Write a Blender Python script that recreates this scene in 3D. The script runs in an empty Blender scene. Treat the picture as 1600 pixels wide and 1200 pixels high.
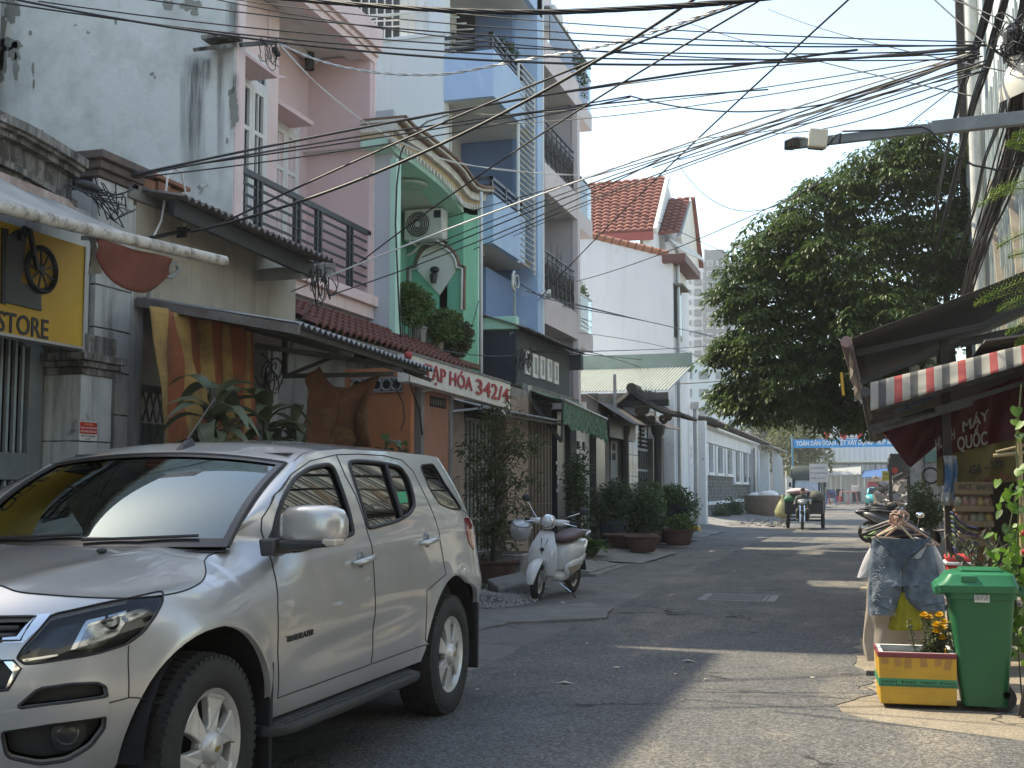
import bpy, bmesh, math, random
import numpy as np
from mathutils import Vector as V, Matrix, noise, geometry, Euler
random.seed(7)
R = random.Random(11)
PI = math.pi
sc = bpy.context.scene
COL = sc.collection
F, CH, VPU, HZ = 1900.0, 1.43, 1365.0, 762.0
PITCH = math.atan((HZ-600)/F)
YAW = math.atan((VPU-800)/math.hypot(F, HZ-600))
FW = V((-math.sin(YAW)*math.cos(PITCH), math.cos(YAW)*math.cos(PITCH), math.sin(PITCH)))
RT = V((math.cos(YAW), math.sin(YAW), 0))
UP = RT.cross(FW)
CAM = V((0, 0, CH))
cd = bpy.data.cameras.new('camera'); co = bpy.data.objects.new('camera', cd); COL.objects.link(co)
co.matrix_world = Matrix(((RT.x, UP.x, -FW.x, 0), (RT.y, UP.y, -FW.y, 0), (RT.z, UP.z, -FW.z, CH), (0, 0, 0, 1)))
cd.sensor_width = 36; cd.lens = 36*F/1600; cd.clip_start = .05; cd.clip_end = 3000
sc.camera = co
ELEV = math.radians(50); AZ = math.atan(.2)
SUNV = V((-math.cos(ELEV)*math.cos(AZ), math.cos(ELEV)*math.sin(AZ), math.sin(ELEV)))
w = bpy.data.worlds.new('World'); sc.world = w; w.use_nodes = True
nt = w.node_tree; nt.nodes.clear()
sky = nt.nodes.new('ShaderNodeTexSky'); sky.sky_type = 'NISHITA'; sky.sun_disc = False
sky.sun_elevation = ELEV; sky.sun_rotation = math.atan2(SUNV.x, SUNV.y)
sky.air_density = 1.0; sky.dust_density = 1.0; sky.ozone_density = 1.0
bg = nt.nodes.new('ShaderNodeBackground'); bg.inputs[1].default_value = .15
wo = nt.nodes.new('ShaderNodeOutputWorld')
nt.links.new(sky.outputs[0], bg.inputs[0]); nt.links.new(bg.outputs[0], wo.inputs[0])
sl = bpy.data.lights.new('sun', 'SUN'); sl.energy = 2.9; sl.angle = math.radians(.6); sl.color = (1, .93, .82)
so = bpy.data.objects.new('sun', sl); COL.objects.link(so); so.rotation_euler = SUNV.to_track_quat('Z', 'Y').to_euler()
so.location = (-20, 0, 40)
sc.view_settings.view_transform = 'Standard'; sc.view_settings.look = 'None'
sc.view_settings.gamma = 1; sc.view_settings.use_curve_mapping = False
sc.view_settings.exposure = 1.5
sc.view_settings.use_white_balance = True; sc.view_settings.white_balance_temperature = 7500; sc.view_settings.white_balance_tint = 6
sc.cycles.max_bounces = 7; sc.cycles.diffuse_bounces = 4; sc.cycles.glossy_bounces = 4; sc.cycles.transparent_max_bounces = 12
sc.cycles.use_adaptive_sampling = True; sc.cycles.use_denoising = True
sc.cycles.sample_clamp_indirect = 6
def at(u, v, X=None, Y=None, Z=None):
 """the point of the plane X=, Y= or Z= that stands at photograph position (u, v)"""
 d = FW*F + RT*(u-800) - UP*(v-600)
 t = (X/d.x) if X is not None else (Y/d.y) if Y is not None else ((Z-CH)/d.z)
 return CAM + d*t
def yx(u, X, v=762): return at(u, v, X=X).y
def zx(u, v, X): return at(u, v, X=X).z
def xy(u, Y, v=762): return at(u, v, Y=Y).x
def zy(u, v, Y): return at(u, v, Y=Y).z
def lerp(a, b, t): return a+(b-a)*t
def sstep(a, b, x):
 t = min(1, max(0, (x-a)/(b-a))); return t*t*(3-2*t)
class MB:
 def __init__(s): s.v = []; s.f = []; s.m = []; s.k = 0
 def mat(s, k): s.k = k; return s
 def add(s, vs, fs):
  b = len(s.v); s.v += [tuple(p) for p in vs]
  for f in fs: s.f.append(tuple(i+b for i in f)); s.m.append(s.k)
  return s
 def hexa(s, p): return s.add(p, [(0,3,2,1),(4,5,6,7),(0,1,5,4),(1,2,6,5),(2,3,7,6),(3,0,4,7)])
 def box(s, x0, x1, y0, y1, z0, z1):
  if x0>x1: x0,x1=x1,x0
  if y0>y1: y0,y1=y1,y0
  if z0>z1: z0,z1=z1,z0
  return s.hexa([(x0,y0,z0),(x1,y0,z0),(x1,y1,z0),(x0,y1,z0),(x0,y0,z1),(x1,y0,z1),(x1,y1,z1),(x0,y1,z1)])
 def obox(s, c, size, M=None):
  x,y,z = (q/2 for q in size); P=[V(p) for p in ((-x,-y,-z),(x,-y,-z),(x,y,-z),(-x,y,-z),(-x,-y,z),(x,-y,z),(x,y,z),(-x,y,z))]
  if M is not None: P=[M@p for p in P]
  c=V(c); return s.hexa([p+c for p in P])
 def bar(s, a, b, w, h=None, up=V((0,0,1))):
  a=V(a); b=V(b); h=h or w; d=(b-a).normalized(); r=d.cross(up)
  if r.length<1e-4: r=d.cross(V((0,1,0)))
  r.normalize(); n=r.cross(d)
  q=[(-1,-1),(1,-1),(1,1),(-1,1)]
  return s.hexa([a+r*(i*w/2)+n*(j*h/2) for i,j in q]+[b+r*(i*w/2)+n*(j*h/2) for i,j in q])
 def slab(s, pts, d):
  pts=[V(p) for p in pts]; d=V(d); n=len(pts)
  nn=V((0,0,0))
  for i in range(n): nn+=(pts[i]-pts[0]).cross(pts[(i+1)%n]-pts[0])
  if nn.dot(d)>0: pts=pts[::-1]
  return s.add(pts+[p+d for p in pts], [tuple(range(n)), tuple(range(2*n-1,n-1,-1))]+[(i,i+n,(i+1)%n+n,(i+1)%n) for i in range(n)])
 def tube(s, path, r, n=8, cap=True, up=V((0,0,1))):
  P=[V(p) for p in path]; m=len(P); rs=r if hasattr(r,'__len__') else [r]*m
  b=len(s.v); pr=None
  for i,p in enumerate(P):
   d=(P[min(i+1,m-1)]-P[max(i-1,0)])
   d=d.normalized() if d.length>1e-9 else V((0,0,1))
   if pr is None:
    x=d.cross(up)
    if x.length<1e-3: x=d.cross(V((1,0,0)))
   else: x=pr-d*pr.dot(d)
   x.normalize(); pr=x; y=d.cross(x)
   for k in range(n):
    a=2*PI*k/n; s.v.append(tuple(p+(x*math.cos(a)+y*math.sin(a))*rs[i]))
  for i in range(m-1):
   for k in range(n):
    q=(k+1)%n; s.f.append((b+i*n+k,b+i*n+q,b+(i+1)*n+q,b+(i+1)*n+k)); s.m.append(s.k)
  if cap:
   s.f.append(tuple(b+k for k in range(n))[::-1]); s.m.append(s.k)
   s.f.append(tuple(b+(m-1)*n+k for k in range(n))); s.m.append(s.k)
  return s
 def lathe(s, prof, n=24, M=None, c=(0,0,0), cap=True):
  c=V(c); vs=[]; fs=[]; m=len(prof)
  for r,z in prof:
   for k in range(n):
    a=2*PI*k/n; p=V((r*math.cos(a),r*math.sin(a),z)); vs.append((M@p if M is not None else p)+c)
  for i in range(m-1):
   for k in range(n):
    q=(k+1)%n; fs.append((i*n+k,i*n+q,(i+1)*n+q,(i+1)*n+k))
  if cap and prof[0][0]>1e-6: fs.append(tuple(range(n))[::-1])
  if cap and prof[-1][0]>1e-6: fs.append(tuple((m-1)*n+k for k in range(n)))
  return s.add(vs,fs)
 def grid(s, nu, nv, fn):
  vs=[fn(i/nu,j/nv) for i in range(nu+1) for j in range(nv+1)]
  return s.add(vs,[(i*(nv+1)+j,(i+1)*(nv+1)+j,(i+1)*(nv+1)+j+1,i*(nv+1)+j+1) for i in range(nu) for j in range(nv)])
 def ball(s, c, r, n=12, m=8):
  rx,ry,rz = r if hasattr(r,'__len__') else (r,r,r); M=Matrix.Diagonal((rx,ry,rz))
  return s.lathe([(max(1e-7,math.sin(PI*i/m)),-math.cos(PI*i/m)) for i in range(m+1)],n,M,c)
 def leaf(s, p, d, side, L, W, bend=.3, fold=.15):
  """a leaf of four faces with a bent midrib"""
  p=V(p); d=V(d).normalized(); sd=V(side); sd=(sd-d*sd.dot(d)); sd.normalize(); n=d.cross(sd)
  a=p; m=p+d*L*.5+n*(-bend*L*.12); t=p+d*L*.97-n*(bend*L*.45)
  l=p+d*L*.42+sd*W*.5+n*fold*W; r=p+d*L*.42-sd*W*.5+n*fold*W
  return s.add([a,l,m,r,t],[(0,2,1),(0,3,2),(1,2,4),(2,3,4)])
def loc_of(o):
 p=V((0,0,0))
 while o is not None: p+=V(o.location); o=o.parent
 return p
MESHES={}
def obj(name, mb, mats, parent=None, smooth=None, bev=0, kind=None, label=None, world=True, solid=0, sub=0):
 if isinstance(mb, MB):
  me=bpy.data.meshes.new(name)
  if world and parent is not None:
   o=loc_of(parent); vs=[(a-o.x,b-o.y,c-o.z) for a,b,c in mb.v]
  else: vs=mb.v
  me.from_pydata(vs,[],mb.f)
  if any(mb.m): me.polygons.foreach_set('material_index',mb.m)
  for m in (mats if isinstance(mats,(list,tuple)) else [mats]): me.materials.append(m)
  me.update()
  if smooth is not None:
   me.shade_smooth()
   if smooth<180: me.set_sharp_from_angle(angle=math.radians(smooth))
 else: me=mb
 ob=bpy.data.objects.new(name,me); COL.objects.link(ob)
 if parent is not None: ob.parent=parent
 if bev:
  b=ob.modifiers.new('bevel','BEVEL'); b.width=bev; b.segments=2; b.limit_method='ANGLE'; b.angle_limit=math.radians(40); b.harden_normals=False
 if solid:
  b=ob.modifiers.new('solid','SOLIDIFY'); b.thickness=solid; b.offset=0
 if sub:
  b=ob.modifiers.new('sub','SUBSURF'); b.levels=b.render_levels=sub
 if kind: ob['kind']=kind
 if label: ob['label']=label
 return ob
def inst(name, src, parent, loc, rot=None, scale=None):
 o=bpy.data.objects.new(name, src.data if hasattr(src,'data') else src); COL.objects.link(o); o.parent=parent; o.location=loc
 if rot is not None: o.rotation_euler=rot
 if scale is not None: o.scale=scale
 return o
def tag(o, label, cat, group=None, kind=None):
 o['label']=label; o['category']=cat
 if group: o['group']=group
 if kind: o['kind']=kind
 return o
def thing(name, label, cat, loc=(0,0,0), rz=0, group=None):
 o=bpy.data.objects.new(name,None); COL.objects.link(o); o.location=loc; o.rotation_euler=(0,0,rz); o.empty_display_size=.2
 return tag(o,label,cat,group)
def dup(root, loc=None, rz=None, label=None, group=None, sc_=None):
 def cp(o,par):
  c=o.copy(); COL.objects.link(c)
  if par is not None: c.parent=par
  for ch in o.children: cp(ch,c)
  return c
 r=cp(root,None)
 if loc is not None: r.location=loc
 if rz is not None: r.rotation_euler=(0,0,rz)
 if sc_ is not None: r.scale=(sc_,)*3
 if label: r['label']=label
 if group: r['group']=group
 return r
def text_mesh(txt, size, ext=.002, bold=0, shear=0, spacing=1, align='LEFT'):
 """lettering as a mesh in the XY plane, capital height = size*0.73"""
 c=bpy.data.curves.new('lettering','FONT'); c.body=txt; c.size=size; c.extrude=ext; c.offset=bold; c.shear=shear; c.space_character=spacing; c.align_x=align
 c.resolution_u=3
 o=bpy.data.objects.new('lettering',c); COL.objects.link(o)
 dg=bpy.context.evaluated_depsgraph_get(); me=bpy.data.meshes.new_from_object(o.evaluated_get(dg))
 bpy.data.objects.remove(o); bpy.data.curves.remove(c); me.name='lettering'
 return me
def put_text(txt, m, parent, p, right, up, height, ext=.003, bold=0, width=None, name='lettering', spacing=1, shear=0):
 """letters standing on the line from p along `right`, caps `height` tall, facing right x up"""
 me=text_mesh(txt,1.0,ext/height*.7,bold,shear,spacing); n=len(me.vertices)
 a=np.empty(n*3); me.vertices.foreach_get('co',a); a=a.reshape(-1,3)
 x0,x1=a[:,0].min(),a[:,0].max(); k=height/.729
 kx=k if width is None else width/(x1-x0)
 right=V(right).normalized(); up=V(up).normalized(); nn=right.cross(up); p=V(p)-(loc_of(parent) if parent is not None else V((0,0,0)))
 M=np.array([right,up,nn]); a[:,0]=(a[:,0]-x0)*kx; a[:,1]*=k; a[:,2]*=k
 a=a@M+np.array(p); me.vertices.foreach_set('co',a.ravel()); me.update()
 me.materials.clear(); me.materials.append(m)
 return obj(name,me,m,parent)
def N(t,ty,**kw):
 n=t.nodes.new(ty)
 for k,v in kw.items():
  if k.startswith('i_'): n.inputs[k[2:].replace('_',' ')].default_value=v
  else: setattr(n,k,v)
 return n
def ramp(t,fac,a,b,c0=(0,0,0,1),c1=(1,1,1,1)):
 r=t.nodes.new('ShaderNodeValToRGB'); r.color_ramp.elements[0].position=a; r.color_ramp.elements[1].position=b
 r.color_ramp.elements[0].color=c0; r.color_ramp.elements[1].color=c1; t.links.new(fac,r.inputs[0]); return r.outputs[0]
def mixc(t,f,a,b,mode='MIX'):
 m=t.nodes.new('ShaderNodeMix'); m.data_type='RGBA'; m.blend_type=mode
 for s,x in ((m.inputs[0],f),(m.inputs[6],a),(m.inputs[7],b)):
  if isinstance(x,(int,float)): s.default_value=x
  elif isinstance(x,(tuple,list)): s.default_value=tuple(x)+((1,) if len(x)==3 else ())
  else: t.links.new(x,s)
 return m.outputs[2]
def nz(t,co,scale,detail=4,rough=.6,vec=None,lac=2):
 n=N(t,'ShaderNodeTexNoise'); n.inputs['Scale'].default_value=scale; n.inputs['Detail'].default_value=detail; n.inputs['Roughness'].default_value=rough
 if vec is not None:
  mp=t.nodes.new('ShaderNodeMapping'); mp.inputs['Scale'].default_value=vec; t.links.new(co,mp.inputs[0]); co=mp.outputs[0]
 t.links.new(co,n.inputs['Vector']); return n.outputs[0]
MATS={}
def mat(name, c1, c2=None, rough=.75, metal=0, sc_=3., amt=(.35,.65), bump=0, bsc=60, bdist=.01, streak=0, stc=(.05,.05,.045), stsc=(5,5,.45), stth=(.52,.72),
  peel=None, grime=None, spec=.5, coat=0, trans=0, grain=0, gsc=200, sheen=0, emit=None, ss=0):
 """procedural paint, plaster, metal, cloth: c1/c2 mixed by noise, run-off stains, flaking patches, blotches, fine grain and relief"""
 if name in MATS: return MATS[name]
 m=bpy.data.materials.new(name); m.use_nodes=True; t=m.node_tree; b=t.nodes['Principled BSDF']
 tc=N(t,'ShaderNodeNewGeometry').outputs['Position'] if name.startswith('w_') else N(t,'ShaderNodeTexCoord').outputs['Object']
 col=tuple(c1)+(1,)
 if c2 is not None: col=mixc(t,ramp(t,nz(t,tc,sc_,5,.62),*amt),c1,c2)
 if peel:
  col=mixc(t,ramp(t,nz(t,tc,peel[2],6,.72,peel[3] if len(peel)>3 else None),peel[1],peel[1]+.012),col,peel[0])
 if grime:
  col=mixc(t,ramp(t,nz(t,tc,grime[3],6,.7),grime[1],grime[2]),col,grime[0])
 if streak:
  f=ramp(t,nz(t,tc,1,6,.7,stsc),*stth); mu=N(t,'ShaderNodeMath',operation='MULTIPLY'); t.links.new(f,mu.inputs[0]); mu.inputs[1].default_value=streak
  col=mixc(t,mu.outputs[0],col,stc)
 if grain:
  g=nz(t,tc,gsc,2,.5); r=ramp(t,g,.3,.7,(1-grain,)*3+(1,),(1+grain,)*3+(1,)); col=mixc(t,1.0,col,r,'MULTIPLY')
 if isinstance(col,tuple): b.inputs['Base Color'].default_value=col
 else: t.links.new(col,b.inputs['Base Color'])
 b.inputs['Roughness'].default_value=rough; b.inputs['Metallic'].default_value=metal; b.inputs['Specular IOR Level'].default_value=spec
 b.inputs['Coat Weight'].default_value=coat; b.inputs['Coat Roughness'].default_value=.03
 if sheen: b.inputs['Sheen Weight'].default_value=sheen
 if emit: b.inputs['Emission Color'].default_value=tuple(emit[:3])+(1,); b.inputs['Emission Strength'].default_value=emit[3]
 if bump:
  bn=N(t,'ShaderNodeBump'); bn.inputs['Strength'].default_value=bump; bn.inputs['Distance'].default_value=bdist
  t.links.new(nz(t,tc,bsc,4,.6),bn.inputs['Height']); t.links.new(bn.outputs[0],b.inputs['Normal'])
 if trans:
  tr=N(t,'ShaderNodeBsdfTranslucent'); mx=N(t,'ShaderNodeMixShader'); mx.inputs[0].default_value=trans
  if isinstance(col,tuple): tr.inputs[0].default_value=col
  else: t.links.new(col,tr.inputs[0])
  t.links.new(b.outputs[0],mx.inputs[1]); t.links.new(tr.outputs[0],mx.inputs[2]); t.links.new(mx.outputs[0],t.nodes['Material Output'].inputs[0])
 MATS[name]=m; return m
def glass(name, tint, refl=1.0, rough=.01, ior=1.5):
 """thin pane: tinted see-through with mirror reflection by angle"""
 if name in MATS: return MATS[name]
 m=bpy.data.materials.new(name); m.use_nodes=True; t=m.node_tree; t.nodes.clear()
 o=N(t,'ShaderNodeOutputMaterial'); mx=N(t,'ShaderNodeMixShader'); tr=N(t,'ShaderNodeBsdfTransparent'); g=N(t,'ShaderNodeBsdfGlossy'); fr=N(t,'ShaderNodeFresnel')
 tr.inputs[0].default_value=tuple(tint)+(1,); g.inputs['Roughness'].default_value=rough; g.inputs[0].default_value=((refl,)*3 if not isinstance(refl,tuple) else refl)+(1,); fr.inputs[0].default_value=ior
 t.links.new(fr.outputs[0],mx.inputs[0]); t.links.new(tr.outputs[0],mx.inputs[1]); t.links.new(g.outputs[0],mx.inputs[2]); t.links.new(mx.outputs[0],o.inputs[0])
 MATS[name]=m; return m
# ================================================================ ground and street
def ground_mat(name, c1, c2, agg, aggc, rough=.9, stain=None, dust=None, bump=.5, crack=None):
 m=bpy.data.materials.new(name); m.use_nodes=True; t=m.node_tree; b=t.nodes['Principled BSDF']
 P=N(t,'ShaderNodeNewGeometry').outputs['Position']
 col=mixc(t,ramp(t,nz(t,P,.9,6,.65),.35,.66),c1,c2)
 if dust:
  f=ramp(t,nz(t,P,.55,6,.7,(1,.35,1)),dust[1],dust[2]); col=mixc(t,f,col,dust[0])
 if stain:
  col=mixc(t,ramp(t,nz(t,P,1.6,7,.72),stain[1],stain[2]),col,stain[0])
 if crack:
  vo=N(t,'ShaderNodeTexVoronoi',feature='DISTANCE_TO_EDGE'); vo.inputs['Scale'].default_value=crack[1]
  wp=N(t,'ShaderNodeVectorMath',operation='ADD'); nn=N(t,'ShaderNodeTexNoise'); nn.inputs['Scale'].default_value=2.2; nn.inputs['Detail'].default_value=5
  t.links.new(P,nn.inputs['Vector']); t.links.new(P,wp.inputs[0]); t.links.new(nn.outputs[1],wp.inputs[1]); t.links.new(wp.outputs[0],vo.inputs['Vector'])
  f1=ramp(t,vo.outputs[0],.006,.014,(1,1,1,1),(0,0,0,1)); f2=ramp(t,nz(t,P,.7,3),.5,.6)
  mu=N(t,'ShaderNodeMath',operation='MULTIPLY'); t.links.new(f1,mu.inputs[0]); t.links.new(f2,mu.inputs[1]); col=mixc(t,mu.outputs[0],col,crack[0])
 vz=N(t,'ShaderNodeTexVoronoi'); vz.inputs['Scale'].default_value=agg; t.links.new(P,vz.inputs['Vector'])
 sp=ramp(t,vz.outputs['Color'],.25,.9,(1-aggc,)*3+(1,),(1+aggc,)*3+(1,)); col=mixc(t,1,col,sp,'MULTIPLY')
 g=ramp(t,nz(t,P,agg*.45,3,.7),.3,.7,(1-aggc*.7,)*3+(1,),(1+aggc*.7,)*3+(1,)); col=mixc(t,1,col,g,'MULTIPLY')
 t.links.new(col,b.inputs['Base Color']); b.inputs['Roughness'].default_value=rough; b.inputs['Specular IOR Level'].default_value=.35
 bn=N(t,'ShaderNodeBump'); bn.inputs['Strength'].default_value=bump; bn.inputs['Distance'].default_value=.006
 ad=N(t,'ShaderNodeMath',operation='ADD'); t.links.new(vz.outputs['Distance'],ad.inputs[0]); t.links.new(nz(t,P,14,5,.7),ad.inputs[1])
 t.links.new(ad.outputs[0],bn.inputs['Height']); t.links.new(bn.outputs[0],b.inputs['Normal'])
 MATS[name]=m; return m
m_asph=ground_mat('asphalt',(.10,.10,.10),(.135,.133,.126),75,.42,.88,((.05,.05,.05),.60,.72),((.26,.225,.175),.50,.72),.7,((.03,.03,.03),.33))
m_conc=ground_mat('shoulder_concrete',(.20,.19,.175),(.13,.125,.118),110,.2,.93,((.08,.078,.072),.55,.70),((.26,.235,.20),.52,.7),.5,((.04,.04,.036),.55))
m_dirt=ground_mat('dusty_concrete',(.30,.255,.19),(.21,.18,.14),100,.22,.95,((.12,.105,.085),.57,.72),((.36,.31,.235),.5,.7),.6,((.07,.06,.05),.5))
m_base=ground_mat('ground_earth',(.22,.20,.17),(.17,.155,.13),60,.2)
def gz(x,y):
 """height of the pavement left of the road"""
 if x>-3.0: return .006
 h=.03*sstep(-3.1,-4.3,x)+.13*sstep(-4.9,-6.1,x)
 return h+.012*noise.noise(V((x*.9,y*.6,0)))*sstep(-3.05,-3.6,x)
g=MB(); g.add([(-140,-60,-.35),(140,-60,-.35),(140,330,-.35),(-140,330,-.35)],[(0,1,2,3)])
obj('ground',g,m_base,kind='structure')
def strip(name,xl,xr,y0,y1,dy,nx,zf,m):
 g=MB(); n=int((y1-y0)/dy)
 g.grid(n,nx,lambda a,b:(lambda y:(lambda x:(x,y,zf(x,y)))(lerp(xl(y),xr(y),b)))(lerp(y0,y1,a)))
 for i,f in enumerate(g.f): g.f[i]=f[::-1]
 return obj(name,g,m,kind='structure',smooth=180)
def fr(y,s,a): return a*(noise.noise(V((s,y*1.1,3)))+.6*noise.noise(V((s,y*4.3,9)))+.3*noise.noise(V((s,y*13,1))))
def edge_l(y): return -3.02+fr(y,1.5,.07)
def edge_r(y):
 e=-.12+.10*sstep(30,60,y)+fr(y,7.7,.12)
 return e+1.0*sstep(8.05,7.35,y)*sstep(6.1,6.9,y)+.42*sstep(7.2,6.2,y)+fr(y,3.3,.16)
strip('road',edge_l,edge_r,-30,122,.12,3,lambda x,y:.006+.012*math.sin((x+3)/3.2*PI)*0,m_asph)
strip('left_pavement',lambda y:-30,lambda y:-2.9,-30,126,.5,40,lambda x,y:gz(x,y)-.004 if x>-9 else gz(-9,y)-.004,m_conc)
strip('right_pavement',lambda y:-.6,lambda y:30,-30,126,.5,40,lambda x,y:.001+.05*sstep(.9,1.9,x)+.006*noise.noise(V((x,y*.7,5)))*sstep(.2,.6,x),m_dirt)
g=MB(); g.add([(-60,121.5,.012),(60,121.5,.012),(60,150,.012),(-60,150,.012)],[(0,1,2,3)]); obj('cross_street',g,m_conc,kind='structure')
def rounded_patch(p):
 o=[]; n=len(p)
 for i in range(n):
  a,b=p[i],p[(i+1)%n]
  for k in range(14):
   q=lerp(a,b,k/14); o.append(q+V((fr(q.x*3+q.y,1.3,.05),fr(q.y*3,4.1,.05),0)))
 return o
g=MB(); pts=[at(u,v,Z=.03) for u,v in ((742,985),(800,972),(950,965),(958,950),(925,942),(850,946),(742,960))]
g.slab([(p.x,p.y,.034+.0*p.x) for p in rounded_patch(pts)],(0,0,-.06)); obj('concrete_patch',g,mat('w_patch',(.23,.22,.20),(.15,.145,.135),.95,bump=.4,bsc=90,sc_=2.5,grain=.2,gsc=160),kind='structure')
m_ramp=mat('w_ramp',(.27,.26,.24),(.18,.175,.16),.95,bump=.5,bsc=70,sc_=1.4,grain=.15,grime=((.1,.098,.09),.52,.68,2.2))
for x0,x1,y0,y1,h0,h1 in ((-6.3,-4.05,22.6,26.4,.26,.03),(-6.3,-4.5,29.6,33.0,.34,.05),(-7.7,-5.2,43.5,50.5,.62,.03),(-6.5,-4.6,34.5,39.5,.3,.03)):
 g=MB(); j=lambda s:fr(y0+s,s,.12)
 g.grid(10,6,lambda a,b:(lerp(x0,x1+fr(lerp(y0,y1,a),x0,.14),b),lerp(y0,y1,a),lerp(h0,h1,b**.8)*(sstep(0,.16,a)*sstep(1,.84,a)*.6+.4)+.02))
 b0=len(g.v); g.slab([(x0,y0,-.05),(x1,y0,-.05),(x1,y1,-.05),(x0,y1,-.05)],(0,0,.06))
 obj('access_ramp',g,m_ramp,kind='structure',smooth=180)
pv=thing('paved_ramp','sloping ramp paved with small grey bricks behind the white scooter','ramp',(-5.1,20.9,0))
bm_=MB().obox((0,0,0),(.19,.235,.05)); m_pave=mat('paver',(.27,.25,.235),(.19,.18,.17),.95,bump=.4,bsc=60,grain=.15)
first=None
for i in range(9):
 for j in range(9):
  x=-6.05+i*.2; y=19.2+j*.245+(i%2)*.12; z=lerp(.24,.085,i/8)+R.uniform(-.004,.004)
  if first is None: first=obj('brick',bm_,m_pave,pv,world=0,bev=.008); first.location=V((x,y,z))-pv.location; continue
  o=first.copy(); COL.objects.link(o); o.location=V((x,y,z))-pv.location; o.rotation_euler=(R.uniform(-.02,.02),.09,R.uniform(-.02,.02))
obj('bed',MB().hexa([(-6.2,19,-.05),(-4.25,19,-.05),(-4.25,21.5,-.05),(-6.2,21.5,-.05),(-6.2,19,.235),(-4.25,19,.06),(-4.25,21.5,.06),(-6.2,21.5,.235)]),m_ramp,pv)
mc=thing('manhole_cover','long rectangular concrete inspection cover set flush in the middle of the road','manhole cover',(-1.85,16.4,.01))
A,B,C_,D=[at(u,v,Z=.012) for u,v in ((1101,928),(1219.6,929.6),(1211,938.5),(1088,937.5))]
x0,x1,y0,y1=(A.x+D.x)/2,(B.x+C_.x)/2,(C_.y+D.y)/2-.05,(A.y+B.y)/2+.05
m_mc=mat('w_cover',(.26,.26,.25),(.19,.19,.185),.9,bump=.4,bsc=120,grain=.15); m_mcd=mat('w_cover_d',(.11,.115,.115),(.15,.15,.15),.9,bump=.4,bsc=120,grain=.2)
for n,q in (('frame',(x0,x0+.11,y0,y1)),('frame',(x1-.11,x1,y0,y1)),('frame',(x0+.11,x1-.11,y0,y0+.07)),('frame',(x0+.11,x1-.11,y1-.07,y1))):
 obj(n,MB().box(q[0],q[1],q[2],q[3],-.02,.0125),m_mc,mc,bev=.003)
obj('lid',MB().box(x0+.13,x1-.19,y0+.085,y1-.085,-.02,.0115),m_mcd,mc,bev=.003)
obj('lid',MB().box(x1-.175,x1-.125,y0+.085,y1-.085,-.02,.0115),m_mc,mc,bev=.003)
lit=MB();
for i in range(110):
 x=R.uniform(-4.2,.6); y=8+R.random()**1.6*45; z=.012+(gz(x,y) if x<-3 else 0); s=R.uniform(.012,.04); a=R.uniform(0,6)
 lit.add([(x+s*math.cos(a+k*PI/2)*R.uniform(.5,1),y+s*math.sin(a+k*PI/2)*R.uniform(.5,1),z+R.uniform(0,.012)) for k in range(4)],[(0,1,2,3)])
o=obj('litter',lit,mat('litter_paper',(.6,.58,.54),(.35,.27,.15),.8,sc_=1)); tag(o,'scattered paper scraps and dry leaves lying over the street','litter',kind='stuff')
for p,l,c in ((at(881,1066,Z=.02),'pale dry leaf lying on the dark tar beside the car','dry leaf'),(at(1075,1032,Z=.02),'white paper scrap on the tar at the shadow edge','paper scrap')):
 g=MB(); g.leaf((p.x-.06,p.y,.012),(1,.2,.1),(0,1,0),.15,.06,.3,.1); tag(obj(c.replace(' ','_'),g,mat('scrap',(.55,.5,.42),rough=.8)),l,c)
gr=MB()
for i in range(900):
 a=R.uniform(0,6.28); r=R.random()**.6; x=-4.75+r*.75*math.cos(a); y=14.5+r*1.0*math.sin(a); z=gz(x,y)+.14*(1-r)*max(0,1-r)+.01; s=R.uniform(.012,.03)
 gr.add([(x-s,y,z),(x,y-s,z),(x+s,y,z),(x,y+s,z),(x,y,z+s)],[(0,1,4),(1,2,4),(2,3,4),(3,0,4)])
tag(obj('gravel',gr,mat('gravel',(.33,.32,.3),(.2,.19,.18),.95,sc_=30)),'small heap of grey gravel behind the parked car','gravel',kind='stuff')
g=MB(); c=at(800,925,Z=.05); g.obox((c.x-.1,c.y+.3,.09),(.5,.75,.2),Euler((.1,-.18,.5)).to_matrix()); tag(obj('kerb_stone',g,m_ramp,bev=.03),'broken grey kerb stone lying over a drain by the flower pot','kerb stone')
# ================================================================ left side, near: bicycle store and low shop
XS=-6.2
m_plaster=mat('w_grey_plaster',(.50,.51,.50),(.38,.39,.38),.9,sc_=1.6,streak=.75,stsc=(4,4,.35),stth=(.50,.68),bump=.25,bsc=25,grime=((.10,.095,.085),.60,.72,2.6))
m_dirtycorn=mat('w_old_cornice',(.34,.33,.31),(.20,.19,.18),.95,sc_=3,streak=.95,stsc=(9,9,.8),stth=(.40,.60),grime=((.07,.05,.045),.50,.62,5),bump=.5,bsc=30)
m_greygate=mat('gate_grey',(.16,.18,.18),(.12,.135,.135),.6,sc_=4,bump=.05)
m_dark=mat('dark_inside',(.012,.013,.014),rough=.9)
m_alu=mat('aluminium',(.45,.46,.47),(.38,.38,.39),.4,metal=.7)
m_black=mat('black_paint',(.018,.02,.023),rough=.45)
m_white=mat('white_paint',(.72,.72,.70),(.62,.62,.60),.6,sc_=4)
st=thing('bicycle_store','grey store with old curved cornice, yellow sign and barred grey gate behind the car','store',(-7,6.5,0))
Yc0=yx(122,-6.05); Yc1=yx(171,-6.05); Yp0=yx(140,XS); Yp1=yx(197,XS)
ztop=zx(165,262,XS)
obj('wall',MB().box(-9.5,-6.75,2.5,Yp0,0,3.95).box(-9.5,XS-.06,Yp0,Yp1-.01,0,ztop-.2),m_plaster,st)
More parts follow.
